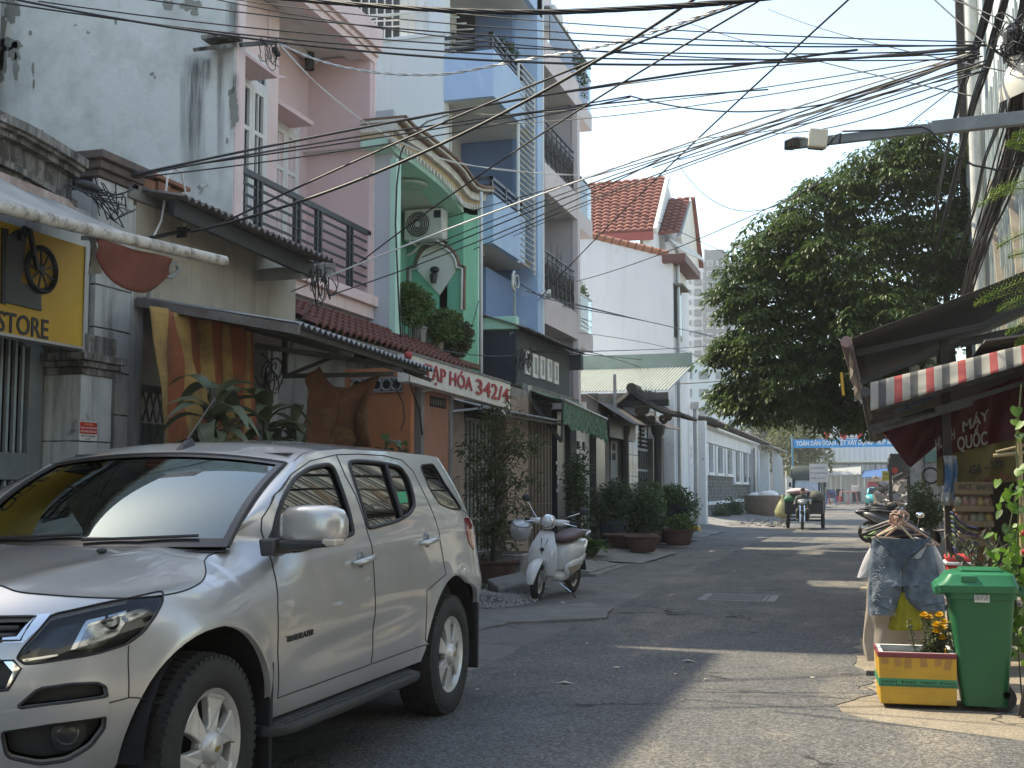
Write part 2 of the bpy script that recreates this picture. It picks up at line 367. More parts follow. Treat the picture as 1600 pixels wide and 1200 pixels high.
zz=[0.0]+[zx(180,v,XS) for v in (770,707,648,590,537,478,420,345,285)]
zz=[0.0,.28,.62,.97,1.33,1.69]+[1.69+.36*i for i in range(1,7)]
zz=[z for z in zz if z<ztop-.12]+[ztop-.1]
for a,b in zip(zz[:-1],zz[1:]):
 obj('block',MB().box(XS-.06,XS,Yp0,Yp1,a+.006,b-.006),m_plaster,st,bev=.006)
obj('joint',MB().box(XS-.08,XS-.012,Yp0+.01,Yp1-.01,0,ztop-.1),m_dirtycorn,st)
zcap=zx(130,552,-6.05)
for a,b in zip([0,.36,.72,1.08,1.44,1.8],[.36,.72,1.08,1.44,1.8,zcap-.16]):
 if b>a+.05: obj('block',MB().box(-6.52,-6.05,Yc0,Yc1,a+.005,b-.005),m_plaster,st,bev=.006)
obj('joint',MB().box(-6.5,-6.065,Yc0+.015,Yc1-.015,0,zcap-.1),m_dirtycorn,st)
for i,(o,a,b) in enumerate(((.02,-.17,-.11),(.05,-.11,-.06),(.085,-.06,0),(.02,0,.16))):
 obj('capital',MB().box(-6.56-o,-6.05+o,Yc0-o,Yc1+o,zcap+a,zcap+b),m_dirtycorn,st,bev=.008)
for o,a,b in ((.03,-.1,-.04),(.07,-.04,.03),(.12,.03,.1)):
 obj('capital',MB().box(XS-.5,XS+o,Yp0-o,Yp1+o,ztop+a,ztop+b),mat('w_brick_cap',(.16,.12,.11),(.09,.075,.07),.95,sc_=9,bump=.6,bsc=30),st,bev=.01)
def arch(mb,off,x0,x1,uv,th):
 P=[at(u,v+off,X=XS) for u,v in uv]; n=len(P); vs=[]
 for p in P:
  for (x,z) in ((x0,0),(x1,0),(x1,-th),(x0,-th)): vs.append((x,p.y,p.z+z))
 fs=[(0,1,2,3),tuple(4*(n-1)+k for k in (3,2,1,0))]+[(4*i+k,4*i+4+k,4*i+4+(k+1)%4,4*i+(k+1)%4) for i in range(n-1) for k in range(4)]
 mb.add(vs,fs)
uv=[(-260,108),(-120,140),(-40,170),(20,197),(60,220),(95,241),(113,253)]
for off,x1,th in ((0,XS+.16,.07),(9,XS+.12,.05),(17,XS+.07,.05),(24,XS+.0,.3)):
 g=MB(); arch(g,off,XS-.4,x1,uv,th); obj('cornice',g,m_dirtycorn if off<20 else m_dirtycorn,st)
g=MB(); arch(g,62,XS-.35,XS+.05,uv,.05); obj('moulding',g,m_dirtycorn,st)
obj('lintel',MB().box(-6.9,XS-.05,2.5,Yp0-.02,zcap+.15,zx(60,300,XS)),m_plaster,st)
gt=obj('gate',MB().box(-6.47,-6.40,3,Yc0-.01,0,.12),m_greygate,st)
zb0,zb1=zx(40,750,-6.42),zx(40,708,-6.42); zgt=zx(60,548,-6.42)
obj('rail',MB().box(-6.47,-6.39,3,Yc0-.02,zb0,zb1),m_greygate,gt,bev=.006)
obj('stile',MB().box(-6.47,-6.38,Yc0-.2,Yc0-.03,0,zgt+.02),m_greygate,gt,bev=.006)
g=MB();
g.slab([(-6.40,3.0,zgt+.35),(-6.40,Yc0-.03,zgt+.35)]+[(-6.40,Yc0-.03-q*.9,zgt-.12+.35*(1-(1-q)**2)) for q in (0,.15,.3,.45,.6,.8,1)]+[(-6.40,3.0,zgt+.23)],(-.06,0,0)); obj('arch_frame',g,m_greygate,gt)
gb=MB().box(-6.46,-6.425,-.011,.011,0,1); bme=None; y=Yc0-.22
for i in range(34):
 yy=Yc0-.235-i*.083
 if yy<5.4: break
 for a,b in ((.12,zb0),(zb1,zgt+.1)):
  if bme is None: bme=obj('bar',MB().box(-.015,.015,-.013,.013,0,1),mat('bar_grey',(.30,.33,.33),(.22,.25,.25),.6),gt,world=0); o=bme
  else: o=bme.copy(); COL.objects.link(o)
  o.location=V((-6.43,yy,a))-loc_of(gt); o.scale=(1,1,b-a)
obj('back_wall',MB().box(-6.74,-6.6,2.6,Yc0-.02,0,3),m_dark,st)  # near-black panel stands in for the unlit space behind the gate
pn=at(124,658,X=-6.045); pe=at(151,662,X=-6.045); zt=pn.z; zb=zx(124,688,-6.045)
nt_=thing('warning_notice','small red and white warning notice fixed to the grey gate pillar','notice',(-6.04,pn.y,pn.z))
wv=pe.y-pn.y
obj('panel',MB().box(-6.049,-6.04,pn.y,pe.y,zb,zt),mat('notice_white',(.62,.58,.55),rough=.5),nt_)
obj('red_field',MB().box(-6.0405,-6.037,pn.y+.004,pe.y-.004,lerp(zb,zt,.36),zt-.004),mat('notice_red',(.45,.03,.03),rough=.5),nt_)
mw_=mat('letter_white',(.8,.78,.74),rough=.6); mk_=mat('letter_black',(.03,.03,.035),rough=.6); my_=mat('letter_yellow',(.75,.5,.1),rough=.6)
for k,(s,m,f,wf) in enumerate((('CẢNH BÁO',my_,.82,.5),('KHÓA XE CẨN THẬN',mw_,.63,.9),('ĐỀ PHÒNG TRỘM CẮP',mw_,.44,.9),('ĐÃ CÓ CAMERA',mk_,.2,.8),('CA.P',mk_,.05,.3))):
 put_text(s,m,nt_,(-6.0375 if f>.35 else -6.0395,pn.y+wv*(1-wf)/2,lerp(zb,zt,f)),(0,1,0),(0,0,1),(zt-zb)*.10,.001,width=wv*wf)
XG=-5.93
sy1=yx(131,XG,500); sz0=zx(128,546,XG);
sg=thing('store_sign','large yellow sign reading STORE with a black bicycle emblem','sign',(XG,sy1,sz0))
zsT=zx(128,384,XG)
m_yel=mat('sign_yellow',(.58,.36,.035),(.50,.30,.03),.45,sc_=1.2)
obj('panel',MB().box(XG-.09,XG,3.2,sy1-.02,sz0+.02,zsT),m_yel,sg)
obj('frame',MB().box(XG-.1,XG+.012,sy1-.02,sy1,sz0,zsT).box(XG-.1,XG+.012,3.2,sy1-.02,sz0,sz0+.02),m_alu,sg)
e=at(75,527,X=XG); s0=at(-42,514,X=XG); hgt=.175
put_text('STORE',mk_,sg,(XG+.003,yx(-5,XG,515),zx(40,524,XG)),(0,1,0),(0,0,1),.15,.004,bold=.014,width=yx(75,XG,515)-yx(-5,XG,515))
put_text('CYCLE',mk_,sg,(XG+.003,yx(-5,XG,515)-1.15,zx(40,524,XG)),(0,1,0),(0,0,1),.15,.004,bold=.012,width=1.0)
m_emb=mat('emblem_grey',(.055,.065,.07),rough=.5); m_embd=mat('emblem_black',(.012,.014,.018),rough=.4)
c=at(60,422,X=XG); rr=abs(zx(60,388,XG)-c.z)
em=MB(); pts=[at(u,v,X=XG+.02) for u,v in ((10,372),(30,358),(42,372),(34,440),(64,455),(66,486),(8,472))]
em.slab(pts,(-.02,0,0)); obj('emblem_plate',em,m_emb,sg,bev=.003)
em=MB(); pts=[at(u,v,X=XG+.015) for u,v in ((4,356),(14,358),(10,476),(3,474))]; em.slab(pts,(-.015,0,0)); obj('emblem_plate',em,m_embd,sg)
em=MB(); ring=[(XG+.03,c.y+rr*math.cos(a),c.z+rr*math.sin(a)) for a in [2*PI*k/36 for k in range(37)]]; em.tube(ring,.022,6,False); obj('emblem_wheel',em,m_embd,sg,smooth=60)
em=MB()
for k in range(9):
 a=2*PI*k/9+.3; em.bar((XG+.03,c.y,c.z),(XG+.03,c.y+rr*math.cos(a),c.z+rr*math.sin(a)),.012)
em.lathe([(.03,-.01),(.03,.01)],12,Matrix.Rotation(PI/2,3,'Y'),(XG+.03,c.y,c.z)); obj('spokes',em,m_embd,sg)
em=MB(); a,b,d=at(46,358,X=XG+.04),at(59,422,X=XG+.04),at(30,374,X=XG+.04); em.bar(a,b,.03); em.tube([d,(d+a)/2+V((0,0,.05)),a,a+V((0,-.05,-.06))],.018,6); obj('emblem_fork',em,m_embd,sg)
XA=-4.8
b0=at(-120,292,X=XA); b1=at(350,408,X=XA); w0=at(-140,222,X=-6.0); w1=at(142,338,X=-6.0)
aw=thing('canvas_awning','dirty white canvas awning with a round front bar over the yellow sign','awning',(-5.4,7,3))
m_canv=mat('canvas_white',(.62,.61,.57),(.46,.45,.42),.85,sc_=2,streak=.45,stsc=(3,3,3),stth=(.5,.75),stc=(.18,.16,.13),trans=.3,bump=.1,bsc=8)
obj('front_bar',MB().tube([b0,lerp(b0,b1,.5)+V((0,0,-.012)),b1],.043,12),mat('bar_white',(.55,.53,.48),(.35,.32,.28),.6,sc_=6,grime=((.12,.1,.08),.5,.7,12)),aw,smooth=50)
def canv(a,b):
 t=a; p=lerp(lerp(w0,w1,t),lerp(b0,lerp(b0,b1,.86),t),b); return p+V((0,0,-.07*math.sin(PI*b)*(1-.4*t)+.02*noise.noise(V((p.x*3,p.y*3,0)))))
g=MB(); g.grid(24,12,canv); obj('canvas',g,m_canv,aw,smooth=180,solid=.004)
g=MB(); pts=[at(u,v,X=-5.98) for u,v in ((-120,205),(0,268),(60,292),(108,312),(134,345),(60,320),(0,293),(-120,240))]; g.slab(pts,(-.03,0,0)); obj('roller_cover',g,mat('roller_cover',(.42,.33,.29),(.26,.19,.17),.8,sc_=4,streak=.8,stsc=(2,9,1.5),stc=(.62,.58,.54)),aw)
g=MB(); P=lambda t,q:lerp(at(150,373,X=XA),at(268,404,X=XA),t)+V((.0,0,-q*.30*math.sin(PI*(.08+.84*t))**.7))
g.grid(18,8,lambda a,b:P(a,b)+V((.02*math.sin(9*a+3*b),0,0))); obj('hanging_flap',g,mat('flap_red',(.20,.062,.035),(.14,.045,.03),.85,sc_=4,trans=.25),aw,smooth=180,solid=.004)
g=MB(); g.grid(4,10,lambda a,b:at(lerp(138,152,a)+4*b,lerp(372,428,b),X=-5.5)+V((.03*math.sin(5*a+4*b),0,0))); obj('hanging_rag',g,m_canv,aw,smooth=180,solid=.006)
g=MB(); g.bar(at(130,372,X=-5.9),lerp(b0,b1,.62),.035); g.bar(at(-60,340,X=-5.9),lerp(b0,b1,.2),.035); obj('arm',g,m_alu,aw)
ob=thing('added_shade_house','unseen tall house added behind the bicycle store to shade the road','house',(-14,7,0))  # out-of-view house, added and sized to cast the road's shadow edge
obj('wall',MB().box(-24,-10.5,-9,12.55,0,11.2),mat('w_old_wall',(.45,.44,.42),(.36,.35,.33),.9,streak=.5),ob)
nb=thing('added_near_house','unseen tall house added beside the store to shade the near road','house',(-10,-4,0))  # out-of-view house added to keep the car and near road in shade
obj('wall',MB().box(-18,-6.3,-14,2.4,0,8.5),mat('w_ochre_wall',(.42,.36,.26),(.36,.3,.22),.9,streak=.4),nb)
for i in range(5):
 for j in range(2):
  wn=obj('window',MB().box(-6.31,-6.26,-12.5+i*3,-11+i*3,1.2+j*3.6,3+j*3.6),m_white,nb); obj('pane',MB().box(-6.262,-6.25,-12.4+i*3,-11.1+i*3,1.3+j*3.6,2.9+j*3.6),m_dark,wn)
m_cream=mat('w_cream_wall',(.42,.385,.31),(.34,.31,.255),.9,sc_=2,streak=.7,stsc=(6,6,.3),stth=(.53,.75),stc=(.12,.11,.09),bump=.15,bsc=12)
m_rust=mat('w_rust_sheet',(.20,.185,.17),(.12,.10,.09),.7,metal=.15,sc_=5,streak=.6,stsc=(6,6,6),stc=(.06,.045,.035))
m_zinc=mat('w_zinc_sheet',(.30,.31,.31),(.21,.22,.22),.55,metal=.35,sc_=4,streak=.5,stsc=(4,4,4),stc=(.10,.085,.07))
m_concb=mat('w_bare_concrete',(.25,.245,.23),(.16,.155,.145),.95,sc_=4,streak=.6,bump=.3,bsc=30)
m_brick=mat('w_brick',(.33,.15,.09),(.22,.11,.075),.95,sc_=12,bump=.5,bsc=40)
def corrug(mb,A,B,C,D,n,amp,th=.008,seg=4):
 """corrugated sheet between edge A-B (waves run along it) and edge D-C"""
 A,B,C,D=map(V,(A,B,C,D)); nn=(B-A).cross(D-A).normalized(); m=n*seg
 def f(a,b): return lerp(lerp(A,B,a),lerp(D,C,a),b)+nn*amp*math.sin(2*PI*n*a)
 mb.grid(m,1,f); mb.grid(m,1,lambda a,b:f(1-a,b)-nn*th)
sh=thing('low_shop','low cream walled shop under two corrugated roofs with tangled cables','shop',(-7,11,0))
Ya,Yb=yx(203,XS),yx(462,XS,450)
zr=[zx(203,300,XS),zx(462,395,XS)]; zb=[zx(205,466,XS),zx(462,506,XS)]
g=MB(); g.slab([(XS,Ya,zb[0]),(XS,Yb,zb[0]-.1),(XS,Yb,zr[1]+.1),(XS,Ya,zr[0]+.05)],(-3,0,0)); obj('upper_wall',g,m_cream,sh)
obj('side_wall',MB().box(-9.2,XS-.01,Ya-.04,Ya+.15,0,zr[0]-.1),m_plaster,sh)
e0=at(288,306,X=-5.75); e1=at(524,408,X=-5.35)
g=MB(); corrug(g,e0,e1,e1+V((-3.2,.3,.62)),e0+V((-3.2,-.2,.62)),26,.022); obj('roof',g,m_rust,sh,smooth=60)
obj('eave_board',MB().bar(e0+V((-.12,0,-.09)),e1+V((-.25,-.05,-.09)),.06,.16),m_black,sh)
obj('beam_end',MB().slab([at(u,v,X=-5.62) for u,v in ((470,418),(524,410),(524,432),(472,436))],(-.5,0,0)),m_concb,sh)
g=MB(); p0=at(203,325,X=XS+.03); p1=at(290,342,X=XS+.03); g.box(XS-.3,XS+.03,p0.y,p1.y,p1.z,p1.z+.15); obj('cement_band',g,m_concb,sh,bev=.01)
yy=p0.y; k=0
while yy<p1.y-.05:
 w_=R.uniform(.15,.23); obj('brick',MB().box(XS-.12,XS+.02+R.uniform(-.01,.015),yy+.01,min(yy+w_,p1.y)-.005,p1.z+.155,p1.z+.155+R.uniform(.085,.10)),m_brick,sh,bev=.006); yy+=w_+.012
obj('coping_slab',MB().box(XS-.35,XS+.05,p0.y-.03,p1.y+.05,p1.z+.27,p1.z+.31),m_brick,sh,bev=.008)
XL=-4.62
a0=V((-6.18,Ya,zx(205,464,-6.18))); a1=V((-6.18,yx(462,-6.18,505),zx(462,507,-6.18))); c0=at(470,507,X=XL); c0=V((XL,Ya+.02,zx(470,507,XL))); c1=at(680,580,X=XL)
la=MB(); corrug(la,a0,a1+V((0,.6,-.06)),c1,c0,30,.02); obj('awning_sheet',la,m_zinc,sh,smooth=60)
obj('awning_fascia',MB().bar(a0+V((0,.01,-.03)),c0+V((0,.01,-.05)),.05,.08),m_rust,sh)
m_steel=mat('w_old_steel',(.10,.105,.105),(.06,.055,.05),.6,metal=.4,sc_=8)
g=MB()
for f in (.28,.62,.93): g.bar(lerp(a0,c0,f)+V((0,0,-.06)),lerp(a1,c1,f)+V((0,0,-.06)),.05)
for f in (.35,.72,.98): g.bar(lerp(a0,a1,f)+V((.1,0,-.11)),lerp(c0,c1,f)+V((-.02,0,-.11)),.04)
obj('awning_frame',g,m_steel,sh)
fz=zx(600,588,-5.3)
g=MB(); A=at(442,588,X=-5.9); B=at(615,584,X=-4.75); g.bar(A,B,.045); g.bar(at(445,588,X=-5.9),at(520,558,X=-5.5),.04); g.bar(at(445,588,X=-5.9),at(445,530,X=-5.9),.045); g.bar(at(398,540,X=-5.9),at(610,570,X=-4.75),.05); obj('bracket',g,m_steel,sh)
obj('inner_wall',MB().box(-7.3,-7.15,Ya,14,0,3.2),mat('w_inner_wall',(.36,.36,.34),(.27,.27,.25),.9,streak=.6),sh)
obj('side_pier',MB().box(-7.2,-6.35,Ya+.02,Ya+.3,0,3),m_plaster,sh)
obj('inner_post',MB().box(-6.6,-6.4,Yb-.25,Yb,0,3),m_plaster,sh)
obj('shop_window',MB().box(-7.15,-7.12,12.0,13.2,1.1,2.0),m_black,sh)
cg=thing('folding_gate','narrow grey folding gate beside the striped curtain','gate',(-6.3,Ya+.3,0))
y0=yx(210,-6.3); y1=yx(246,-6.3); zt=zx(225,612,-6.3)
obj('frame',MB().box(-6.34,-6.27,y0-.05,y0,0,zt+.06).box(-6.34,-6.27,y0,y1+.1,zt,zt+.06),m_greygate,cg)
for i in range(4): obj('panel',MB().box(-6.33,-6.30,y0+.01+i*.115,y0+.105+i*.115,0,zt-.28),m_greygate,cg,bev=.004)
g=MB()
for i in range(4):
 for s in (0,1): g.bar((-6.31,y0+i*.115+s*.1,zt-.27),(-6.31,y0+i*.115+.1-s*.1,zt),.014)
obj('lattice',g,m_greygate,cg)
m_cur=bpy.data.materials.new('striped_canvas'); m_cur.use_nodes=True; t=m_cur.node_tree; b=t.nodes['Principled BSDF']
uvn=N(t,'ShaderNodeUVMap'); sx=N(t,'ShaderNodeSeparateXYZ'); t.links.new(uvn.outputs[0],sx.inputs[0])
mm=N(t,'ShaderNodeMath',operation='FRACT'); t.links.new(sx.outputs[0],mm.inputs[0])
f=ramp(t,mm.outputs[0],.495,.505); P=N(t,'ShaderNodeNewGeometry').outputs['Position']
cc=mixc(t,f,(.50,.33,.12),(.40,.125,.055)); cc=mixc(t,ramp(t,nz(t,P,3,6,.7),.4,.75),cc,(.12,.075,.05))
t.links.new(cc,b.inputs['Base Color']); b.inputs['Roughness'].default_value=.85
tr=N(t,'ShaderNodeBsdfTranslucent'); t.links.new(cc,tr.inputs[0]); mx=N(t,'ShaderNodeMixShader'); mx.inputs[0].default_value=.25; t.links.new(b.outputs[0],mx.inputs[1]); t.links.new(tr.outputs[0],mx.inputs[2]); t.links.new(mx.outputs[0],t.nodes['Material Output'].inputs[0])
def cloth(name,fn,nu,nv,m,rep,parent=None,th=.004):
 g=MB(); g.grid(nu,nv,fn); o=obj(name,g,m,parent,smooth=180,solid=th); me=o.data; uvl=me.uv_layers.new(name='UVMap')
 for p in me.polygons:
  for li in p.loop_indices:
   vi=me.loops[li].vertex_index; i,j=divmod(vi,nv+1); uvl.data[li].uv=(i/nu*rep,j/nv)
 return o
XC=-5.75
T0,T1,B0,B1=at(233,478,X=XC),at(398,515,X=XC),at(255,720,X=XC),at(400,715,X=XC)
def cf(a,b):
 p=lerp(lerp(T0,T1,a),lerp(B0,B1,a),b); k=math.sin(a*24+2.2*b)*.045*(.5+.6*b)+.10*math.exp(-((a-.12-.33*b)/.07)**2)*(.4+b)
 k+=.02*noise.noise(V((a*6,b*3,0))); return p+V((k,.02*math.sin(a*31),0))
tag(cloth('striped_curtain',cf,60,24,m_cur,4.6),'orange and yellow striped canvas curtain hanging under the corrugated awning','curtain')
XT=-5.0
def tf(a,b):
 top=[(478,585),(500,572),(522,604),(545,607),(575,590),(602,583)]; bot=[(470,715),(500,722),(522,722),(540,720),(565,722),(582,722)]
 k=a*(len(top)-1); i=min(int(k),len(top)-2); q=k-i; tu=[lerp(top[i][j],top[i+1][j],q) for j in (0,1)]; bu=[lerp(bot[i][j],bot[i+1][j],q) for j in (0,1)]
 bow=22*math.sin(PI*b)*sstep(.6,1,a)
 p=at(lerp(tu[0],bu[0],b)-bow,lerp(tu[1],bu[1],b),X=XT-.5*(1-a)); return p+V((.07*math.sin(a*17+b*5)*(.3+b*.7)+.03*noise.noise(V((a*7,b*7,2))),0,0))
m_tarp=mat('brown_tarp',(.19,.085,.04),(.12,.05,.03),.85,sc_=3,trans=.3,grime=((.25,.14,.06),.55,.7,3),bump=.1,bsc=6)
tag(cloth('brown_tarpaulin',tf,40,22,m_tarp,1),'brown tarpaulin sheet tied up by its corners under the awning','tarpaulin')
ac=thing('air_conditioner','small white outdoor air conditioner standing on the low shop roof','air conditioner',tuple(at(232,305,X=-6.6)))
p=at(232,303,X=-6.6); m_acw=mat('ac_white',(.60,.60,.57),(.5,.5,.47),.5,sc_=3,streak=.3)
obj('casing',MB().box(p.x-.3,p.x,p.y-.22,p.y+.32,p.z,p.z+.25),m_acw,ac,bev=.015); obj('vent',MB().box(p.x,p.x+.006,p.y+.1,p.y+.28,p.z+.08,p.z+.18),m_black,ac)
p=at(210,303,X=-6.35); tag(obj('green_tarp_roll',MB().lathe([(.10,0),(.085,.12),(.07,.24),(.001,.25)],12,None,p),mat('dark_green',(.03,.09,.06),(.02,.06,.045),.7),smooth=50),'dark green rolled sheet standing on the roof edge beside the pillar cap','rolled sheet')
def cab(pts,r,m,n=5): return MB().tube(pts,r,n,False)
m_wire=mat('cable_black',(.016,.017,.019),rough=.55); m_wireg=mat('cable_grey',(.30,.30,.29),rough=.6); m_wirew=mat('cable_white',(.62,.62,.60),rough=.5)
g=MB()
for i in range(16):
 a=at(R.uniform(105,175),R.uniform(278,300),X=-6.0); b=at(R.uniform(150,215),R.uniform(280,345),X=-6.0); mid=(a+b)/2+V((R.uniform(0,.15),R.uniform(-.1,.1),R.uniform(-.25,.05)))
 g.tube([a,lerp(a,mid,.6)+V((.02,0,-.03)),mid,lerp(mid,b,.5),b],.006,4,False)
g.ball(at(138,292,X=-6.02),(.06,.18,.045)); tag(obj('cable_tangle',g,m_wire,smooth=180),'tangle of black cables on top of the old grey pillar','cables')
g=MB(); q=[(288,355),(290,300),(283,268),(271,262),(262,275),(258,310),(252,345),(236,378)]; g.tube([at(u,v,X=-6.05) for u,v in q],.011,6);
tag(obj('white_cable',g,m_wirew,smooth=180),'pale cable looping up over the roof edge of the low shop','cable')
g=MB(); q=[(240,425),(252,415),(275,412),(280,422),(268,433),(250,430),(236,440),(231,470)]; g.tube([at(u,v,X=-6.1) for u,v in q],.022,6); tag(obj('grey_conduit',g,mat('conduit_g',(.28,.28,.26),rough=.7),smooth=180),'grey conduit curling on the cream wall under the awning bar','conduit')
g=MB(); q=[(235,372),(262,366),(283,362),(296,360)]; g.tube([at(u,v,X=-6.05) for u,v in q],.02,6); g.box(*[c for a,b in zip(at(277,372,X=-6.1),at(291,354,X=-6.0)) for c in (a,b)]); tag(obj('cable_joint',g,m_wire),'black cable joint box on the cream wall','cable joint')
g=MB(); A=at(410,575,X=-6.6); g.tube([at(425,545,X=-6.0),at(424,590,X=-6.0),at(415,608,X=-6.0),at(412,620,X=-6.0)],.007,5); B=at(411,628,X=-6.0); g.lathe([(.02,-.06),(.028,-.02),(.02,.04),(.005,.05)],10,None,B); tag(obj('hanging_socket',g,m_black,smooth=60),'black bulb socket hanging on a wire in front of the pale wall','lamp socket')
# ================================================================ pink house
XU=-7.3
YP=yx(376,XU,300); YQ=yx(584,XU,300)
m_wwall=mat('w_white_old_wall',(.74,.755,.73),(.68,.70,.675),.9,sc_=.8,peel=((.27,.27,.245),.655,.9,(1,1,.75)),streak=.5,stsc=(1.6,1.6,.12),stth=(.54,.78),stc=(.16,.17,.16),bump=.55,bsc=3.2,bdist=.03,grime=((.50,.51,.48),.46,.70,.9))
m_pink=mat('w_pink_paint',(.68,.51,.51),(.63,.47,.47),.8,sc_=1.5,bump=.06,bsc=20,grain=.03,gsc=60)
m_pinkl=mat('w_pink_light',(.76,.61,.60),(.69,.54,.53),.8,sc_=2,streak=.25,stc=(.25,.18,.17),bump=.05,bsc=20)
m_soff=mat('w_soffit',(.68,.67,.64),(.62,.61,.58),.85,sc_=1.3)
m_rail=mat('rail_dark',(.035,.04,.048),rough=.4)
m_pane=glass('window_glass',(.25,.28,.30),1,.02)
m_curtain=mat('curtain_grey',(.30,.32,.33),(.42,.44,.45),.9,sc_=6)
ph=thing('pink_house','pink house with dark balcony railing and a bare white peeling side wall','house',(-9,15,0))
obj('side_wall',MB().box(-24,XU-.0,YP-.2,YP,0,11.4),m_wwall,ph)
obj('wall_edge',MB().box(XU-.12,XU+.02,YP-.19,YP+.02,3.6,11.4),m_pinkl,ph)
obj('shade_rear_block',MB().box(-24,-10.2,YP+.01,20.2,0,12.6),m_pink,ph)  # hidden block added so its shadow falls across the road
zf0=zx(585,500,XU); zf1=zx(586,482,XU); zf2=zx(587,467,XU); zc=zx(583,98,XU); zs1=zx(582,86,XU); zs2=zx(583,79,XU); zs3=zx(585,66,XU)
obj('balcony_slab',MB().box(-8.6,XU+.02,YP,YQ,zf0,zf1).box(-8.6,XU+.10,YP,YQ,zf1+.001,zf2),m_pinkl,ph,bev=.008)
zt3=zs3+.2
for x1,a,b in ((XU+.02,zc,zs1),(XU+.06,zs1+.001,zs2),(XU+.12,zs2+.001,zt3)):
 obj('roof_slab',MB().box(XU-.12,x1,YP,YQ+.03,a,b),m_pinkl,ph,bev=.006)
obj('ceiling',MB().box(-10,XU-.12,YP,YQ,zc+.12,zt3-.02),m_soff,ph)
obj('ceiling_edge',MB().box(XU-.36,XU-.12,YP,YQ,zc+.035,zc+.119).box(XU-1.0,XU-.9,YP,YQ,zc+.03,zc+.119),m_soff,ph,bev=.01)
obj('far_wall',MB().box(-10,XU,YQ-.18,YQ-.005,zf2,zc+.1),m_pink,ph)
obj('far_edge',MB().box(XU-.05,XU+.02,YQ-.06,YQ,zf2,zc),m_pinkl,ph)
x1,x2=-7.85,-8.35
ya=yx(418,x1,200); yb=yx(434,x1,200)
obj('front_wall',MB().box(-8.8,x1-.03,YP,ya,zf2,zc+.1).box(-8.8,x1,ya,yb,zf2,zc+.1),m_pinkl,ph)
obj('front_wall',MB().box(-8.9,x2,yb,YQ-.18,zf2,zc+.1),m_pink,ph)
obj('under_wall',MB().box(-9,XU-.1,YP,YQ,0,zf0),m_plaster,ph)
def door(parent,x,y0,y1,z0,zt,zv,sections=4,two=True,name='door'):
 """painted door leaf: frame, transom and glazed lattice"""
 d=obj(name,MB().box(x-.05,x,y0,y0+.07,z0,zt).box(x-.05,x,y1-.07,y1,z0,zt).box(x-.05,x,y0+.07,y1-.07,zt-.07,zt).box(x-.05,x,y0+.07,y1-.07,zv-.05,zv+.05),m_white,parent,bev=.004)
 obj('pane',MB().box(x-.035,x-.03,y0+.06,y1-.06,z0,zt-.03),m_pane,d)
 obj('curtain',MB().grid(40,1,lambda a,b:(x-.1+.02*math.sin(a*60),lerp(y0+.05,y1-.05,a),lerp(z0,zt-.05,b))),m_curtain,d,smooth=180)
 k=2 if two else 1; W=(y1-y0-.14)/k
 for i in range(k):
  a=y0+.07+i*W; g=MB()
  g.box(x-.045,x+.012,a+.003,a+.075,z0,zv-.055).box(x-.045,x+.012,a+W-.075,a+W-.003,z0,zv-.055).box(x-.045,x+.012,a+.075,a+W-.075,zv-.13,zv-.055)
  for j in range(sections):
   z=lerp(z0,zv-.1,j/sections); g.box(x-.045,x+.012,a+.075,a+W-.075,z,z+(.3 if j==0 else .06))
  g.box(x-.04,x+.0,a+W/2-.012,a+W/2+.012,z0+.3,zv-.13); obj('leaf',g,m_white,d,bev=.003)
 return d
y0,y1=yx(379,x1,200),yx(416,x1,200)
door(ph,x1+.02,y0-.25,y1,zf2,zx(390,82,x1),zx(390,126,x1))
y0,y1=yx(436,x2,250),yx(466,x2,250)
door(ph,x2+.02,y0-.3,y1,zf2,zx(450,165,x2),zx(450,202,x2))
obj('canopy',MB().slab([at(u,v,X=x1+.42) for u,v in ((378,76),(434,117),(434,122),(378,82))],(-.45,0,0)).slab([at(u,v,X=x1+.42) for u,v in ((434,117),(447,119),(447,122),(434,122))],(-.02,0,0)),m_pink,ph)
obj('canopy',MB().box(x2,x2+.4,yb,yx(490,x2+.4,180),zx(470,184,x2+.4),zx(470,177,x2+.4)),m_pink,ph)
rail=obj('railing',MB().box(XU-.06,XU-.0,YP+.01,YQ-.08,zx(577,368,XU),zx(577,360,XU)),m_rail,ph,bev=.004)
ztr=zx(577,362,XU); zbr=zf2+.16
for i in range(6):
 z=lerp(zbr,ztr-.16,i/5); obj('bar',MB().box(XU-.05,XU-.02,YP+.01,YQ-.08,z-.014,z+.014),m_rail,rail)
for u in (402,409,463,470,497,503,547,552):
 y=yx(u,XU,400); obj('post',MB().box(XU-.055,XU-.005,y-.022,y+.022,zf2-.02,ztr),m_rail,rail)
c=at(484,62,X=-8.2); c.z=zc+.11; lp=obj('ceiling_lamp',MB().lathe([(.0001,0),(.075,0),(.075,-.26),(.06,-.26),(.055,-.2)],20,None,c),m_rail,ph,smooth=40)
obj('lens',MB().lathe([(.055,-.235),(.0001,-.235)],16,None,c),m_white,lp)
rr_=obj('roof_railing',MB().box(XU-.1,XU-.04,YP,YQ-.5,zt3+.95,zt3+1.0),m_rail,ph)
for i in range(5):
 z=zt3+.12+i*.17; obj('bar',MB().box(XU-.09,XU-.05,YP,YQ-.5,z,z+.03),m_rail,rr_)
for i in range(6): y=lerp(YP,YQ-.52,i/5); obj('post',MB().box(XU-.1,XU-.04,y,y+.04,zt3-.02,zt3+1),m_rail,rr_)
obj('rail_return',MB().box(-9.2,XU-.1,YQ-.56,YQ-.52,zt3+.95,zt3+1).box(-9.2,XU-.1,YQ-.56,YQ-.53,zt3+.6,zt3+.64).box(-9.2,XU-.1,YQ-.56,YQ-.53,zt3+.25,zt3+.29),m_rail,rr_)
